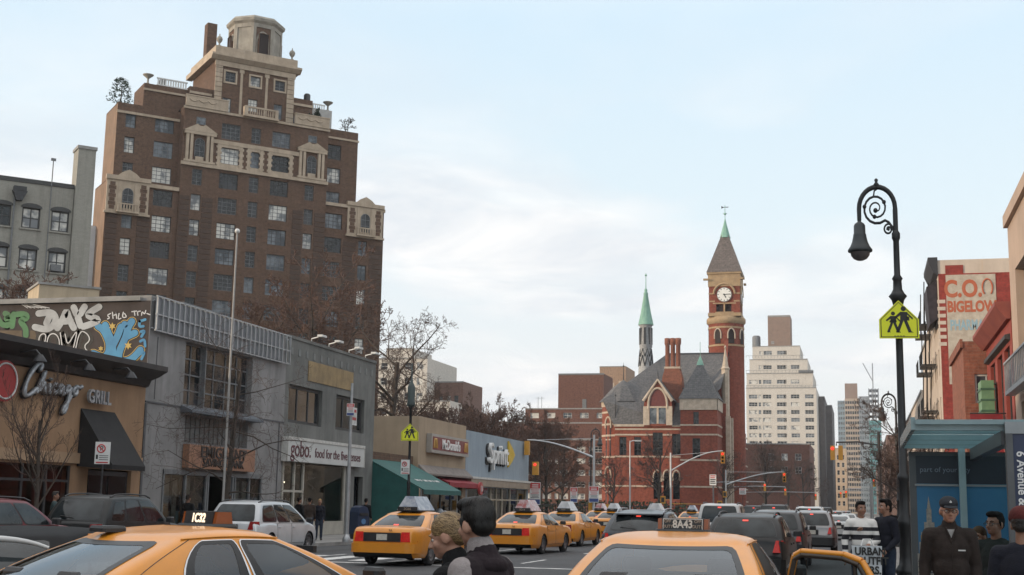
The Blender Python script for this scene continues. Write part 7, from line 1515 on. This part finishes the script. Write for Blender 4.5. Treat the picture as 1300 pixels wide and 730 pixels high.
dv, _, _ = make_car('van', 'dark van with a red light strip on its roof edge', derive(VAN, bumper=black_p, cab=dict(z1r=1.9, z1f=1.88)), black_p, cat='van'); put(dv, *P2X(983, 72)); dv.location.y += 2
wv = copy_tree(wp); wv['label'] = 'second white sport utility car, farther off right of the dark van'; put(wv, *P2X(1030, 80))
for i, (px, D, src, lb) in enumerate(((1046, 112, dv, 'dark van far up the right lane'), (1062, 130, sv, 'silver car far up the avenue'), (1078, 118, ws, 'pale sedan far up near the right kerb'), (1022, 105, ty, 'far yellow taxi in the right lanes'), (1050, 170, wp, 'tiny white car at the far end of the traffic'), (1075, 185, sv, 'tiny silver car farthest up the avenue'), (1000, 140, sv, 'far silver car left of the far van'), (960, 100, dv, 'dark van half hidden beyond the white pickup'), (930, 95, tz, 'far yellow taxi beyond the white boxy car'), (880, 92, ty, 'far yellow taxi left of the white boxy car'))):
    c = copy_tree(src); c['label'] = lb; put(c, *P2X(px, D))
# parked along the left kerb
c, _, _ = make_car('suv', 'dark maroon sport utility car parked at the left kerb by the grill', derive(SUV, bumper=maroon_p, cab=dict(z1r=1.56, z1f=1.56)), maroon_p, cat='suv', lit=False); put(c, -18.9, 25.8)
c, _, _ = make_car('suv', 'dark sport utility car with roof rack parked before the grill awning', derive(SUV, L=4.9, cab=dict(z1r=1.68, z1f=1.68, wb=.88, wt=.74)), paint('dark_green_black', (.010, .012, .013), 0, .4, .12, .3), cat='suv', lit=False); put(c, -19.2, 31.4)
c, _, _ = make_car('minivan', 'white minivan parked at the left kerb before the bank', derive(VAN, mirror=carbl), paint('pearl_white', (.50, .52, .54), .15), cat='minivan', lit=False); put(c, -19.15, 40.1)
c, _, _ = make_car('hatchback', 'black hatchback with a painted pale highlight and one red lamp, left of the 1C32 taxi', derive(SUV, L=4.2, W=1.76, axles=(-1.25, 1.25), r=.32, rails=None, bumper=black_p, roofm=mat('black_vinyl', (.008, .008, .009), None, 5, .7, spec=.15, coord='Object'), top=[(-2.1, .7), (-2.09, .95), (-2.05, 1.02), (-1.0, 1.0), (.9, .96), (1.1, .96), (1.6, .88), (1.95, .78), (2.1, .6)], cab=dict(xr0=-2.05, xf0=1.1, xr1=-1.5, xf1=.3, z0r=1.0, z0f=.95, z1r=1.37, z1f=1.41, wb=.80, wt=.64, bowr=.16), tail=(.74, 1.0, .6, .84), hl=.7, plate=.7, belt=1.0, doors=[(-.75, .06), (.09, 1.0)]), black_p, lit=True); put(c, -8.75, 12.9, R(14)); c.scale = (1, 1, .93)
q = MB(); q.tube([(-1.66-.10*(1-(k/6)**2), .60*k/6, 1.385-.09*abs(k/6)**3) for k in range(-6, 7)], [.018+.022*(1-abs(k/6)) for k in range(-6, 7)], 8); q.build('spoiler', white_p, c)  # curved highlight along the rear roof edge, painted as a white strip
# ------------------------------------------------------------------ people
from mathutils.bvhtree import BVHTree
def skinmat(name, c):
    return mat(name, c, (c[0]*.78, c[1]*.68, c[2]*.62), 14, .55, bump=.08, bscale=120, coord='Object')
skin_l = skinmat('skin_light', (.42, .235, .165)); skin_m = skinmat('skin_olive', (.27, .145, .095))
def cloth(name, c, scale=18, bump=.35, c2=None): return mat(name, c, c2 or tuple(x*.7 for x in c), scale, .9, bump=bump, bscale=scale*6, coord='Object', spec=.25)
hair_dark = mat('hair_dark', (.010, .008, .007), (.022, .017, .014), 22, .5, bump=.5, bscale=70, coord='Object'); 
def hairmat(name, c1, c2):
    if name in _mats: return _mats[name]
    m, t, b = newmat(name); co = N(t, 'TexCoord').outputs['Object']; mp = N(t, 'Mapping', {0: co, 3: (6, 30, 14)})
    nz = N(t, 'TexNoise', {'Vector': mp.outputs[0], 'Scale': 1.0, 'Detail': 5.0}); setc(b, 'Base Color', ramp(t, nz.outputs[0], [(.38, c1), (.62, c2)])); setc(b, 'Roughness', .7); setc(b, 'Specular IOR Level', .12)
    bp = N(t, 'Bump', {'Strength': .25, 'Distance': .006, 'Height': nz.outputs[0]}); t.links.new(bp.outputs[0], b.inputs['Normal']); return m
hair_blond = hairmat('hair_blond', (.16, .095, .045), (.40, .27, .13)); hair_black = hairmat('hair_black', (.004, .0035, .003), (.013, .010, .009)); hair_brown = hairmat('hair_brown', (.03, .016, .010), (.07, .04, .022)); hair_grey = hairmat('hair_grey', (.12, .115, .11), (.25, .24, .23))
jeans = cloth('denim', (.035, .045, .07)); black_cloth = cloth('black_cloth', (.010, .010, .011)); navy_cloth = cloth('navy_cloth', (.013, .014, .022)); shoe_m = mat('shoe_leather', (.02, .016, .014), None, 8, .5, coord='Object')
eye_w = mat('eye_white', (.55, .52, .48), None, 5, .3, coord='Object'); eye_d = mat('eye_iris', (.02, .014, .01), None, 5, .2, coord='Object')
def fuse(prims, voxel, smooth=3):
    """one continuous skin over overlapping rounded forms"""
    b = MB()
    for p in prims:
        if p[0] == 'c':
            _, a, ra, c, rc = p; a, c = Vector(a), Vector(c); L = (c-a).length; k = [a.lerp(c, t/4) for t in range(5)]
            b.tube(k, [ra+(rc-ra)*t/4 for t in range(5)], 12); b.ball(a, ra*.999, 6); b.ball(c, rc*.999, 6)
        else:
            _, c, sc, rot = p; q = MB(); q.ball((0, 0, 0), 1.0, 9); M = Matrix.Translation(c) @ (rot or Matrix()) @ Matrix.Diagonal((*sc, 1))
            b.add([M @ v for v in q.v], q.f, 0, True)
    me = b.mesh('body', []); o = bpy.data.objects.new('fuse', me); C.objects.link(o)
    m = o.modifiers.new('r', 'REMESH'); m.mode = 'VOXEL'; m.voxel_size = voxel; m.use_smooth_shade = True
    if smooth: n = o.modifiers.new('s', 'SMOOTH'); n.factor = .5; n.iterations = smooth
    dg = bpy.context.evaluated_depsgraph_get(); out = bpy.data.meshes.new_from_object(o.evaluated_get(dg)); bpy.data.objects.remove(o); bpy.data.meshes.remove(me)
    return out
def person(label, loc, face_deg, H=1.75, skin=None, hair=None, top=None, legs=None, shoes=None, voxel=.010, lean=0.0, twist=0.0, head=(0, 0), arms=None, seat=None, girth=1.0, hairstyle='short', extra=None, group=None, female=False, coat=False, collar=None, strands=0, strand_mats=None):
    """faces -y when face_deg is 0; arms: {side: (elbow, wrist)} in body metres, side -1 = its right (-x)"""
    o = empty('person', label, 'person', loc, R(face_deg), group); s = H/1.75; o.scale = (s, s, s); skin = skin or skin_l
    dz = 0.0 if seat is None else seat/s-.85
    B = Matrix.Translation((0, 0, .95+dz)) @ Matrix.Rotation(twist, 4, 'Z') @ Matrix.Rotation(lean, 4, 'X') @ Matrix.Translation((0, 0, -.95))
    U = lambda x, y, z: B @ Vector((x, y, z))
    Br = B.to_3x3().to_4x4(); g = girth; sw = .155 if female else .185
    HB = B @ Matrix.Translation((0, 0, 1.53)) @ Matrix.Rotation(head[0], 4, 'Z') @ Matrix.Rotation(head[1], 4, 'X') @ Matrix.Translation((0, 0, -1.53)); Hr = HB.to_3x3().to_4x4(); Q = lambda x, y, z: HB @ Vector((x, y, z))
    arms = arms or {}; A = {}
    for k in (-1, 1):
        e, w = arms.get(k, ((k*(sw+.055), .03, 1.12), (k*(sw+.05), -.05, .87))); A[k] = (U(k*sw, .005, 1.405), U(*e), U(*w))
    if seat is None: Lg = {k: ((k*.09, 0, .92), (k*.1, -.015, .50), (k*.105, .025, .09), (k*.125, -.15, .045)) for k in (-1, 1)}
    else: Lg = {k: ((k*.09, 0, .92+dz), (k*.12, -.42, .90+dz), (k*.12, -.40, .09), (k*.13, -.57, .045)) for k in (-1, 1)}
    tor = lambda i: [('e', U(0, .0, 1.27), ((.158 if not female else .135)*g+i, .108*g+i, .20+i), Br), ('e', U(0, -.012*g, 1.09), (.142*g+i, .105*g+i, .17+i), Br), ('e', U(0, .005, .94), (.16*g+i, .115*g+i, .12+i), Br), ('c', U(-sw+.02, .005, 1.395), .062+i, U(sw-.02, .005, 1.395), .062+i), ('c', U(-.06, .02, 1.42), .06+i, U(.06, .02, 1.42), .06+i)] + ([('e', U(k*.065, -.085, 1.27), (.06+i, .055+i, .06+i), Br) for k in (-1, 1)] if female else [])
    arm = lambda i, k: [('c', A[k][0], .055+i, A[k][1], .042+i), ('c', A[k][1], .041+i, A[k][2], .029+i)]
    leg = lambda i, k: [('c', Lg[k][0], .085+i, Lg[k][1], .057+i), ('c', Lg[k][1], .056+i, Lg[k][2], .04+i)]
    hd = [('c', U(0, .018, 1.42), .056, Q(0, .01, 1.56), .053), ('e', Q(0, .012, 1.655), (.077, .097, .100), Hr), ('e', Q(0, -.03, 1.595), (.060, .066, .072), Hr), ('e', Q(0, -.062, 1.552), (.032, .034, .026), Hr), ('c', Q(0, -.088, 1.648), .010, Q(0, -.112, 1.607), .0135), ('c', Q(-.014, -.097, 1.602), .009, Q(.014, -.097, 1.602), .009),
          ('c', Q(-.038, -.078, 1.662), .011, Q(.038, -.078, 1.662), .011), ('c', Q(-.018, -.086, 1.573), .0085, Q(.018, -.086, 1.573), .0085), ('c', Q(-.016, -.083, 1.563), .0085, Q(.016, -.083, 1.563), .0085), ('e', Q(.042, -.055, 1.605), (.024, .026, .028), Hr), ('e', Q(-.042, -.055, 1.605), (.024, .026, .028), Hr)]
    hd += [('e', Q(k*.079, .012, 1.622), (.011, .024, .034), Hr @ Matrix.Rotation(k*.3, 4, 'Z')) for k in (-1, 1)]
    hands = []
    for k in (-1, 1):
        d = (A[k][2]-A[k][1]).normalized(); side = Br.to_3x3() @ Vector((0, -1, 0)); side = (side-d*side.dot(d)).normalized(); n_ = d.cross(side)*k; w = A[k][2]
        hands.append(('c', w, .027, w+d*.05, .026)); hands.append(('c', w+d*.04+side*.018, .019, w+d*.085+side*.022, .017)); hands.append(('c', w+d*.04-side*.018, .019, w+d*.08-side*.02, .016))
        for f in range(4):
            off = side*(.030-.019*f); L = (.038, .045, .042, .033)[f]; p = w+d*.085+off; q = p+d*L*.9-n_*.008; hands.append(('c', p, .0095, q, .009)); hands.append(('c', q, .009, q+(d*.7-n_*.7).normalized()*L*.65, .008))
        hands.append(('c', w+d*.03+side*.026, .012, w+d*.065+side*.052, .0105)); hands.append(('c', w+d*.065+side*.052, .0105, w+d*.095+side*.058-n_*.012, .009))
    ft = [('c', Lg[k][2], .04, Lg[k][3], .03) for k in (-1, 1)]+[('e', (Lg[k][2][0], Lg[k][2][1]+.02, .045), (.036, .05, .045), None) for k in (-1, 1)]
    me = fuse(tor(0)+arm(0, -1)+arm(0, 1)+leg(0, -1)+leg(0, 1)+hd+hands+ft, voxel, 2); me.materials.append(skin); link('body', me, o)
    if top:
        pr = tor(.020)+arm(.017, -1)+arm(.017, 1) if not isinstance(top, tuple) else tor(.024)
        if coat: pr += [('e', (0, .0, .80+dz), (.185*g, .14*g, .17), None)]
        if collar: pr += [('c', U(0, .022, 1.43), collar, Q(0, .015, 1.50), collar*.93)]
        t = fuse(pr, voxel*1.1, 3); t.materials.append(top[0] if isinstance(top, tuple) else top); link('jacket', t, o)
        if isinstance(top, tuple):
            for k in (-1, 1): t = fuse(arm(.019, k)+[('c', A[k][0]-Vector((k*.03, 0, 0)), .07, A[k][0], .072)], voxel*1.1, 3); t.materials.append(top[1]); link('sleeve', t, o)
    t = fuse([q for k in (-1, 1) for q in leg(.018, k)]+[('e', (0, .005, .94+dz), (.168*g, .125*g, .10), None)], voxel*1.3, 2); t.materials.append(legs or jeans); link('trousers', t, o)
    t = fuse([('c', Lg[k][2], .046, Lg[k][3], .038) for k in (-1, 1)]+[('e', (Lg[k][2][0], Lg[k][2][1]+.02, .045), (.042, .056, .05), None) for k in (-1, 1)], voxel*1.3, 2); t.materials.append(shoes or shoe_m); link('shoes', t, o)
    for k in (-1, 1):
        b = MB(); b.ball(Q(k*.031, -.0735, 1.637), .0118, 5, 0, (1.15, .8, .8)); b.ball(Q(k*.031, -.0815, 1.637), .0058, 4, 1); b.build('eye', [eye_w, eye_d], o)
        b = MB(); b.tube([Q(k*.012, -.088, 1.662), Q(k*.033, -.089, 1.668), Q(k*.052, -.076, 1.661)], [.004, .005, .003], 5); b.build('eyebrow', hair or hair_dark, o)
    b = MB(); b.tube([Q(-.023, -.088, 1.568), Q(0, -.096, 1.569), Q(.023, -.088, 1.568)], [.003, .006, .003], 6); b.build('lips', mat('lips', (.27, .10, .085), None, 5, .5, coord='Object'), o)
    hs = {'short': [('e', Q(0, .026, 1.674), (.082, .094, .092), Hr), ('e', Q(0, .050, 1.632), (.070, .062, .062), Hr), ('e', Q(0, -.035, 1.735), (.066, .062, .036), Hr), ('c', Q(-.079, -.012, 1.66), .012, Q(-.079, -.005, 1.615), .007), ('c', Q(.079, -.012, 1.66), .012, Q(.079, -.005, 1.615), .007), ('e', Q(0, .02, 1.732), (.072, .082, .038), Hr)],
          'back': [('e', Q(0, .022, 1.677), (.083, .101, .091), Hr), ('e', Q(0, .068, 1.632), (.068, .060, .066), Hr), ('e', Q(0, .128, 1.622), (.034, .036, .040), Hr), ('c', Q(0, .14, 1.61), .026, Q(0, .165, 1.53), .012)],
          'cap': [('e', Q(0, .045, 1.625), (.078, .072, .075), Hr)]}[hairstyle]
    h = fuse(hs, voxel*.8, 2); h.materials.append(hair or hair_dark); ho = link('hair', h, o)
    if strands:
        # combed strands lying on the hair: they follow the surface towards the tie (back) or down and back from the crown (short)
        tr = BVHTree.FromPolygons([v.co for v in h.vertices], [tuple(p.vertices) for p in h.polygons]); rn = random.Random(3); b = MB(); tie = Q(0, .13, 1.615); crown = Q(.01, .06, 1.765); ps = h.polygons
        for k in range(strands):
            p = ps[rn.randrange(len(ps))]; pt_ = Vector(p.center); nn = Vector(p.normal); path = [pt_+nn*.001]; L = rn.uniform(.05, .11) if hairstyle == 'back' else rn.uniform(.03, .06); w = rn.uniform(.0009, .0018)
            jit = Vector((rn.gauss(0, 1), rn.gauss(0, 1), rn.gauss(0, 1)))*.22
            for q in range(4):
                d = ((tie-pt_).normalized() if hairstyle == 'back' else ((pt_-crown).normalized()*.8+(Q(0, .3, 1.35)-crown).normalized()*.5))+jit
                d = (d-nn*d.dot(nn)).normalized(); nx = pt_+d*L/4; hit = tr.find_nearest(nx)
                if hit[0] is None: break
                pt_, nn = hit[0], hit[1]; path.append(pt_+nn*(.002+.0035*rn.random()*(q+1)/3))
            if len(path) > 2:
                sd = [(path[min(i+1, len(path)-1)]-path[max(i-1, 0)]).cross(nn).normalized()*w*(1-.7*i/len(path)) for i in range(len(path))]
                b.add([p_+s_ for p_, s_ in zip(path, sd)]+[p_-s_ for p_, s_ in zip(path, sd)], [(i, i+1, len(path)+i+1, len(path)+i) for i in range(len(path)-1)], rn.randrange(2), True)
        b.build('hair_strands', strand_mats or [hair or hair_dark, hair or hair_dark], ho)
    if extra: extra(o, Q, U, Hr, Br, A, voxel)
    return o
def at(px, D, z=0.0, py=690): v = at_d(px, py, D); return (v.x, v.y, z)
# the couple
vest = cloth('vest_quilt', (.020, .013, .016), 10, .3); rib_m = None
mat('ribbed_knit', (.29, .26, .255), (.24, .21, .205), 40, .92, bump=.4, bscale=160, coord='Object', spec=.2)
knit = _mats['ribbed_knit']
def vest_extra(o, Q, U, Hr, Br, A, v):
    h = fuse([('c', U(0, .03, 1.44), .086, U(0, .02, 1.485), .080), ('e', U(0, .04, 1.42), (.13, .10, .06), Br)], .010, 2); h.materials.append(vest); link('collar', h, o)
    h = fuse([('c', U(0, .022, 1.475), .080, U(0, .012, 1.53), .069)], .010, 2); h.materials.append(knit); link('shirt_collar', h, o)
    b = MB(); b.tube([U(.17, .06, 1.36), U(.12, .105, 1.335), U(.05, .135, 1.325), (U(-.05, .137, 1.325)), U(-.12, .11, 1.335), U(-.17, .065, 1.36)], .006, 5); b.tube([U(.185, -.02, 1.46), U(.205, .03, 1.43), U(.195, .075, 1.36), U(.175, .09, 1.26), U(.17, .06, 1.16)], .008, 5); b.build('piping', cloth('piping_grey', (.05, .04, .042)), o)
person('dark haired man in a dark padded vest with pale knit sleeves beside a woman', at(626, 6.35), -104, 1.725, skin_l, hair_black, (vest, knit), jeans, voxel=.008, lean=.15, head=(-.35, -.02), arms={1: ((.25, .02, 1.13), (.22, -.16, .95)), -1: ((-.24, .0, 1.12), (-.18, -.2, 1.05))}, girth=1.12, extra=vest_extra, strands=5000, strand_mats=[mat('strand_black', (.010, .008, .007), (.020, .016, .013), 9, .5, coord='Object'), mat('strand_dark', (.004, .0035, .003), None, 9, .5, coord='Object')])
def scarf(o, Q, U, Hr, Br, A, v):
    h = fuse([('c', U(0, .02, 1.43), .088, Q(0, .01, 1.505), .076), ('e', U(0, .01, 1.41), (.13, .10, .06), Br)], .010, 2); h.materials.append(black_cloth); link('roll_collar', h, o)
person('blond woman with tied back hair in a black coat, looking down', at(582, 6.8), -92, 1.645, skin_l, hair_blond, black_cloth, black_cloth, voxel=.008, lean=.06, head=(0, .26), hairstyle='back', female=True, coat=True, extra=scarf, strands=5200, strand_mats=[mat('strand_blond', (.48, .33, .16), (.30, .20, .095), 6, .45, coord='Object'), mat('strand_brown', (.15, .09, .042), (.09, .055, .03), 6, .5, coord='Object')])
# man in the cap
brown_jkt = cloth('brown_jacket', (.030, .022, .019), 9, .3)
def cap_extra(o, Q, U, Hr, Br, A, v):
    h = fuse([('e', Q(0, .01, 1.705), (.088, .104, .072), Hr), ('e', Q(0, -.02, 1.70), (.083, .085, .06), Hr)], .009, 2); h.materials.append(mat('cap_cloth', (.014, .015, .02), None, 12, .85, coord='Object')); c = link('cap', h, o)
    h = fuse([('e', Q(0, -.115, 1.678), (.072, .062, .008), Hr @ Matrix.Rotation(.22, 4, 'X'))], .007, 1); h.materials.append(_mats['cap_cloth']); link('visor', h, c)
    b = MB(); b.box(-.010, .010, -.004, 0, -.007, .008); b.box(-.003, .003, -.005, 0, .008, .018); e = b.build('cap_badge', white_metal, c); e.matrix_local = HBm(Q, 0, -.104, 1.722)
    b = MB()
    for k in (-1, 1): b.tube([Q(k*.034+.023*math.cos(t*math.pi/6), -.1, 1.635+.016*math.sin(t*math.pi/6)) for t in range(13)], .0028, 4); b.tube([Q(k*.06, -.1, 1.64), Q(k*.08, .0, 1.64)], .003, 4)
    b.tube([Q(-.008, -.102, 1.638), Q(.008, -.102, 1.638)], .003, 4); b.build('glasses', [dark_metal, mat('lens_tint', (.05, .045, .04), None, 3, .1, coord='Object')], o)
    b = MB(); b.poly([U(-.05, -.100, 1.46), U(0, -.122, 1.33), U(.05, -.100, 1.46)]); b.tube([U(-.055, -.105, 1.48), U(-.02, -.113, 1.40), U(0, -.125, 1.33)], .012, 6, 1); b.tube([U(.055, -.105, 1.48), U(.02, -.113, 1.40), U(0, -.125, 1.33)], .012, 6, 1); b.tube([U(0, -.125, 1.33), U(0, -.138, 1.1), U(0, -.132, .9)], .005, 5, 1); b.build('shirt_front', [cloth('shirt_pale', (.32, .31, .30)), brown_jkt], o)
    b = MB(); b.box(-.035, .035, -.006, 0, -.006, .006); e = b.build('chest_mark', white_paint, o); e.matrix_local = Matrix.Translation(U(.09, -.118, 1.265)) @ Matrix.Rotation(.25, 4, 'Z')
def HBm(Q, x, y, z):
    p, px, py, pz = Q(x, y, z), Q(x+1, y, z), Q(x, y+1, z), Q(x, y, z+1); a, b_, c_ = px-p, py-p, pz-p
    return Matrix(((a.x, b_.x, c_.x, p.x), (a.y, b_.y, c_.y, p.y), (a.z, b_.z, c_.z, p.z), (0, 0, 0, 1)))
person('older heavy man in a dark cap, glasses and brown zip jacket facing the camera', at(1206, 12.1, .13), 4, 1.70, skin_l, hair_grey, brown_jkt, black_cloth, voxel=.009, girth=1.06, hairstyle='cap', head=(.05, .06), arms={-1: ((-.235, .03, 1.12), (-.25, -.05, .86)), 1: ((.235, .03, 1.12), (.23, -.06, .88))}, extra=cap_extra, collar=.078)
# waiting at the shelter
person('young woman in a black jacket sitting in the bus shelter', at(1243, 13.9, .13), -18, 1.60, skin_m, hair_brown, black_cloth, black_cloth, voxel=.010, seat=.60, hairstyle='back', female=True, head=(-.3, .05), arms={-1: ((-.2, -.06, 1.12), (-.08, -.26, 1.02)), 1: ((.2, -.06, 1.12), (.06, -.27, 1.0))})
def specs(o, Q, U, Hr, Br, A, v):
    b = MB()
    for k in (-1, 1): b.tube([Q(k*.034+.024*math.cos(t*math.pi/6), -.1, 1.635+.018*math.sin(t*math.pi/6)) for t in range(13)], .003, 4); b.tube([Q(k*.06, -.1, 1.64), Q(k*.08, .0, 1.64)], .003, 4)
    b.tube([Q(-.01, -.1, 1.64), Q(.01, -.1, 1.64)], .003, 4); b.build('glasses', dark_metal, o)
person('dark haired man with glasses and grey green jacket sitting in the shelter', at(1264, 13.7, .13), -30, 1.78, skin_m, hair_black, cloth('grey_green_jacket', (.022, .026, .024), 9, .3), black_cloth, voxel=.010, seat=.66, head=(-.25, 0), arms={-1: ((-.22, -.04, 1.14), (-.1, -.26, 1.0)), 1: ((.24, -.05, 1.14), (.1, -.28, .98))}, extra=specs)
def strap(o, Q, U, Hr, Br, A, v):
    h = fuse([('e', Q(0, .012, 1.70), (.095, .112, .085), Hr), ('c', Q(-.07, .03, 1.68), .03, Q(.07, .03, 1.68), .03)], .010, 2); h.materials.append(cloth('red_wool', (.10, .022, .02))); link('knit_hat', h, o)
    b = MB(); b.tube([A[-1][2]+Vector((0, 0, .05)), A[-1][2]+Vector((.005, -.01, -.25)), A[-1][2]+Vector((.03, 0, -.62))], .012, 6)
    for k in range(7): b.ball(A[-1][2]+Vector((.004+.004*k, -.012, -.16-.055*k)), .013, 4, 1)
    b.build('strap', [black_cloth, chrome], o)
    h = fuse([('e', A[-1][2]+Vector((.06, .02, -.72)), (.14, .08, .16), None)], .014, 1); h.materials.append(black_cloth); link('shoulder_bag', h, o)
person('person in a red knit hat and dark coat at the right edge, hand on strap', at(1299, 9.3, .13), 160, 1.60, skin_m, hair_dark, navy_cloth, jeans, voxel=.010, hairstyle='short', arms={-1: ((-.25, .02, 1.17), (-.14, -.10, 1.40)), 1: ((.24, .03, 1.12), (.23, -.05, .87))}, extra=strap, girth=1.15)
# two men on the kerb
def stripes():
    m, t, b = newmat('striped_jersey'); co = N(t, 'TexCoord').outputs['Object']; sp = N(t, 'SeparateXYZ', {0: co}); z = sp.outputs[2]
    cr = ramp(t, math_(t, 'MULTIPLY', math_(t, 'SUBTRACT', z, .8), 1.25), [(0, (.62, .60, .57)), (.18, (.62, .60, .57)), (.20, (.012, .012, .016)), (.285, (.012, .012, .016)), (.30, (.62, .60, .57)), (.40, (.62, .60, .57)), (.41, (.012, .012, .016)), (.50, (.012, .012, .016)), (.515, (.62, .60, .57)), (.585, (.62, .60, .57)), (.59, (.012, .012, .016)), (.66, (.012, .012, .016)), (.67, (.62, .60, .57)), (1, (.62, .60, .57))])
    for n_ in t.nodes:
        if n_.type == 'VALTORGB': n_.color_ramp.interpolation = 'CONSTANT'
    setc(b, 'Base Color', cr); setc(b, 'Roughness', .9); return m
person('young man in a white and black striped jersey holding a shopping bag by the kerb', at(1094, 21.2, .13), 6, 1.72, skin_m, hair_black, stripes(), jeans, voxel=.012, head=(.35, .02), arms={-1: ((-.27, .02, 1.12), (-.27, -.06, .85)), 1: ((.25, -.02, 1.12), (.10, -.22, 1.06))})
person('young man in a dark jacket and jeans turned towards the striped man, hand raised', at(1125, 21.2, .13), -50, 1.76, skin_m, hair_black, navy_cloth, cloth('denim_blue', (.022, .032, .055)), voxel=.012, head=(-.25, 0), arms={-1: ((-.22, -.14, 1.16), (-.10, -.40, 1.26)), 1: ((.24, .02, 1.12), (.2, -.16, .95))})
bg_ = empty('shopping_bag', 'white shopping bag with black capital letters held between the two men', 'shopping bag', at(1101, 20.6, .16), R(4))
b = MB(); b.add([(-.20, -.06, .40), (.20, -.06, .40), (.20, .06, .40), (-.20, .06, .40), (-.24, -.05, 1.0), (.22, -.05, 1.0), (.22, .05, 1.0), (-.24, .05, 1.0)], [(0, 1, 5, 4), (1, 2, 6, 5), (2, 3, 7, 6), (3, 0, 4, 7), (0, 3, 2, 1)]); b.build('bag_body', mat('bag_white', (.55, .58, .60), (.45, .48, .5), 3, .5, coord='Object'), bg_)
for k, w in enumerate(('URBAN', 'OUTFIT', 'TERS.', 'COM')):
    text('bag_lettering', w, .165, wallM(-.20+.02*(k > 1)+.02*k, -.068, .91-k*.145), mat('sign_ink', (.02, .02, .018)), bg_, ext=.002, off=.006, sx=.86, align='LEFT')
b = MB(); b.tube([(-.1, -.05, .99), (-.06, 0, 1.1), (.05, 0, 1.1), (.1, -.05, .99)], .012, 5); b.build('handle', white_metal, bg_)
# small figures along the left pavement
walk = {1: ((.22, .06, 1.12), (.2, .0, .88)), -1: ((-.22, -.02, 1.12), (-.2, -.14, .9))}
W1 = person('man in black walking past the doorway beside the green awning', at(463, 58, .13), 175, 1.74, skin_m, hair_black, black_cloth, black_cloth, voxel=.02, arms=walk)
def crowd(lb, px, D, face, top, hair, src_h=1.72, fem=False): return person(lb, at(px, D, .13), face, src_h, skin_m, hair, top, jeans, voxel=.022, arms=walk, female=fem, hairstyle='back' if fem else 'short')
crowd('dark clad pedestrian behind the white minivan, left of the shop window', 378, 51, 150, black_cloth, hair_black)
crowd('pedestrian in brown before the food shop door', 391, 53, 200, cloth('brown_coat', (.05, .035, .028)), hair_black)
crowd('blond pedestrian in dark coat by the blue mail box', 404, 53.5, 30, navy_cloth, hair_blond, 1.68, True)
crowd('pedestrian in a grey teal jacket before the grill windows', 66, 37, 120, cloth('teal_jacket', (.06, .09, .095)), hair_dark)
crowd('dark haired pedestrian whose head shows above the 1C32 sign', 236, 44, 170, black_cloth, hair_black)
crowd('pedestrian in maroon by the bank tree', 288, 45.5, 170, cloth('maroon_coat', (.07, .02, .025)), hair_brown)
crowd('pedestrian in pale top outside the phone shop', 618, 84, 90, cloth('pale_top', (.30, .28, .26)), hair_dark)
crowd('pedestrian in dark coat near the phone shop corner', 668, 97, 200, navy_cloth, hair_black)
crowd('far pedestrian in dark clothes on the right pavement', 1131, 46, 175, black_cloth, hair_black)
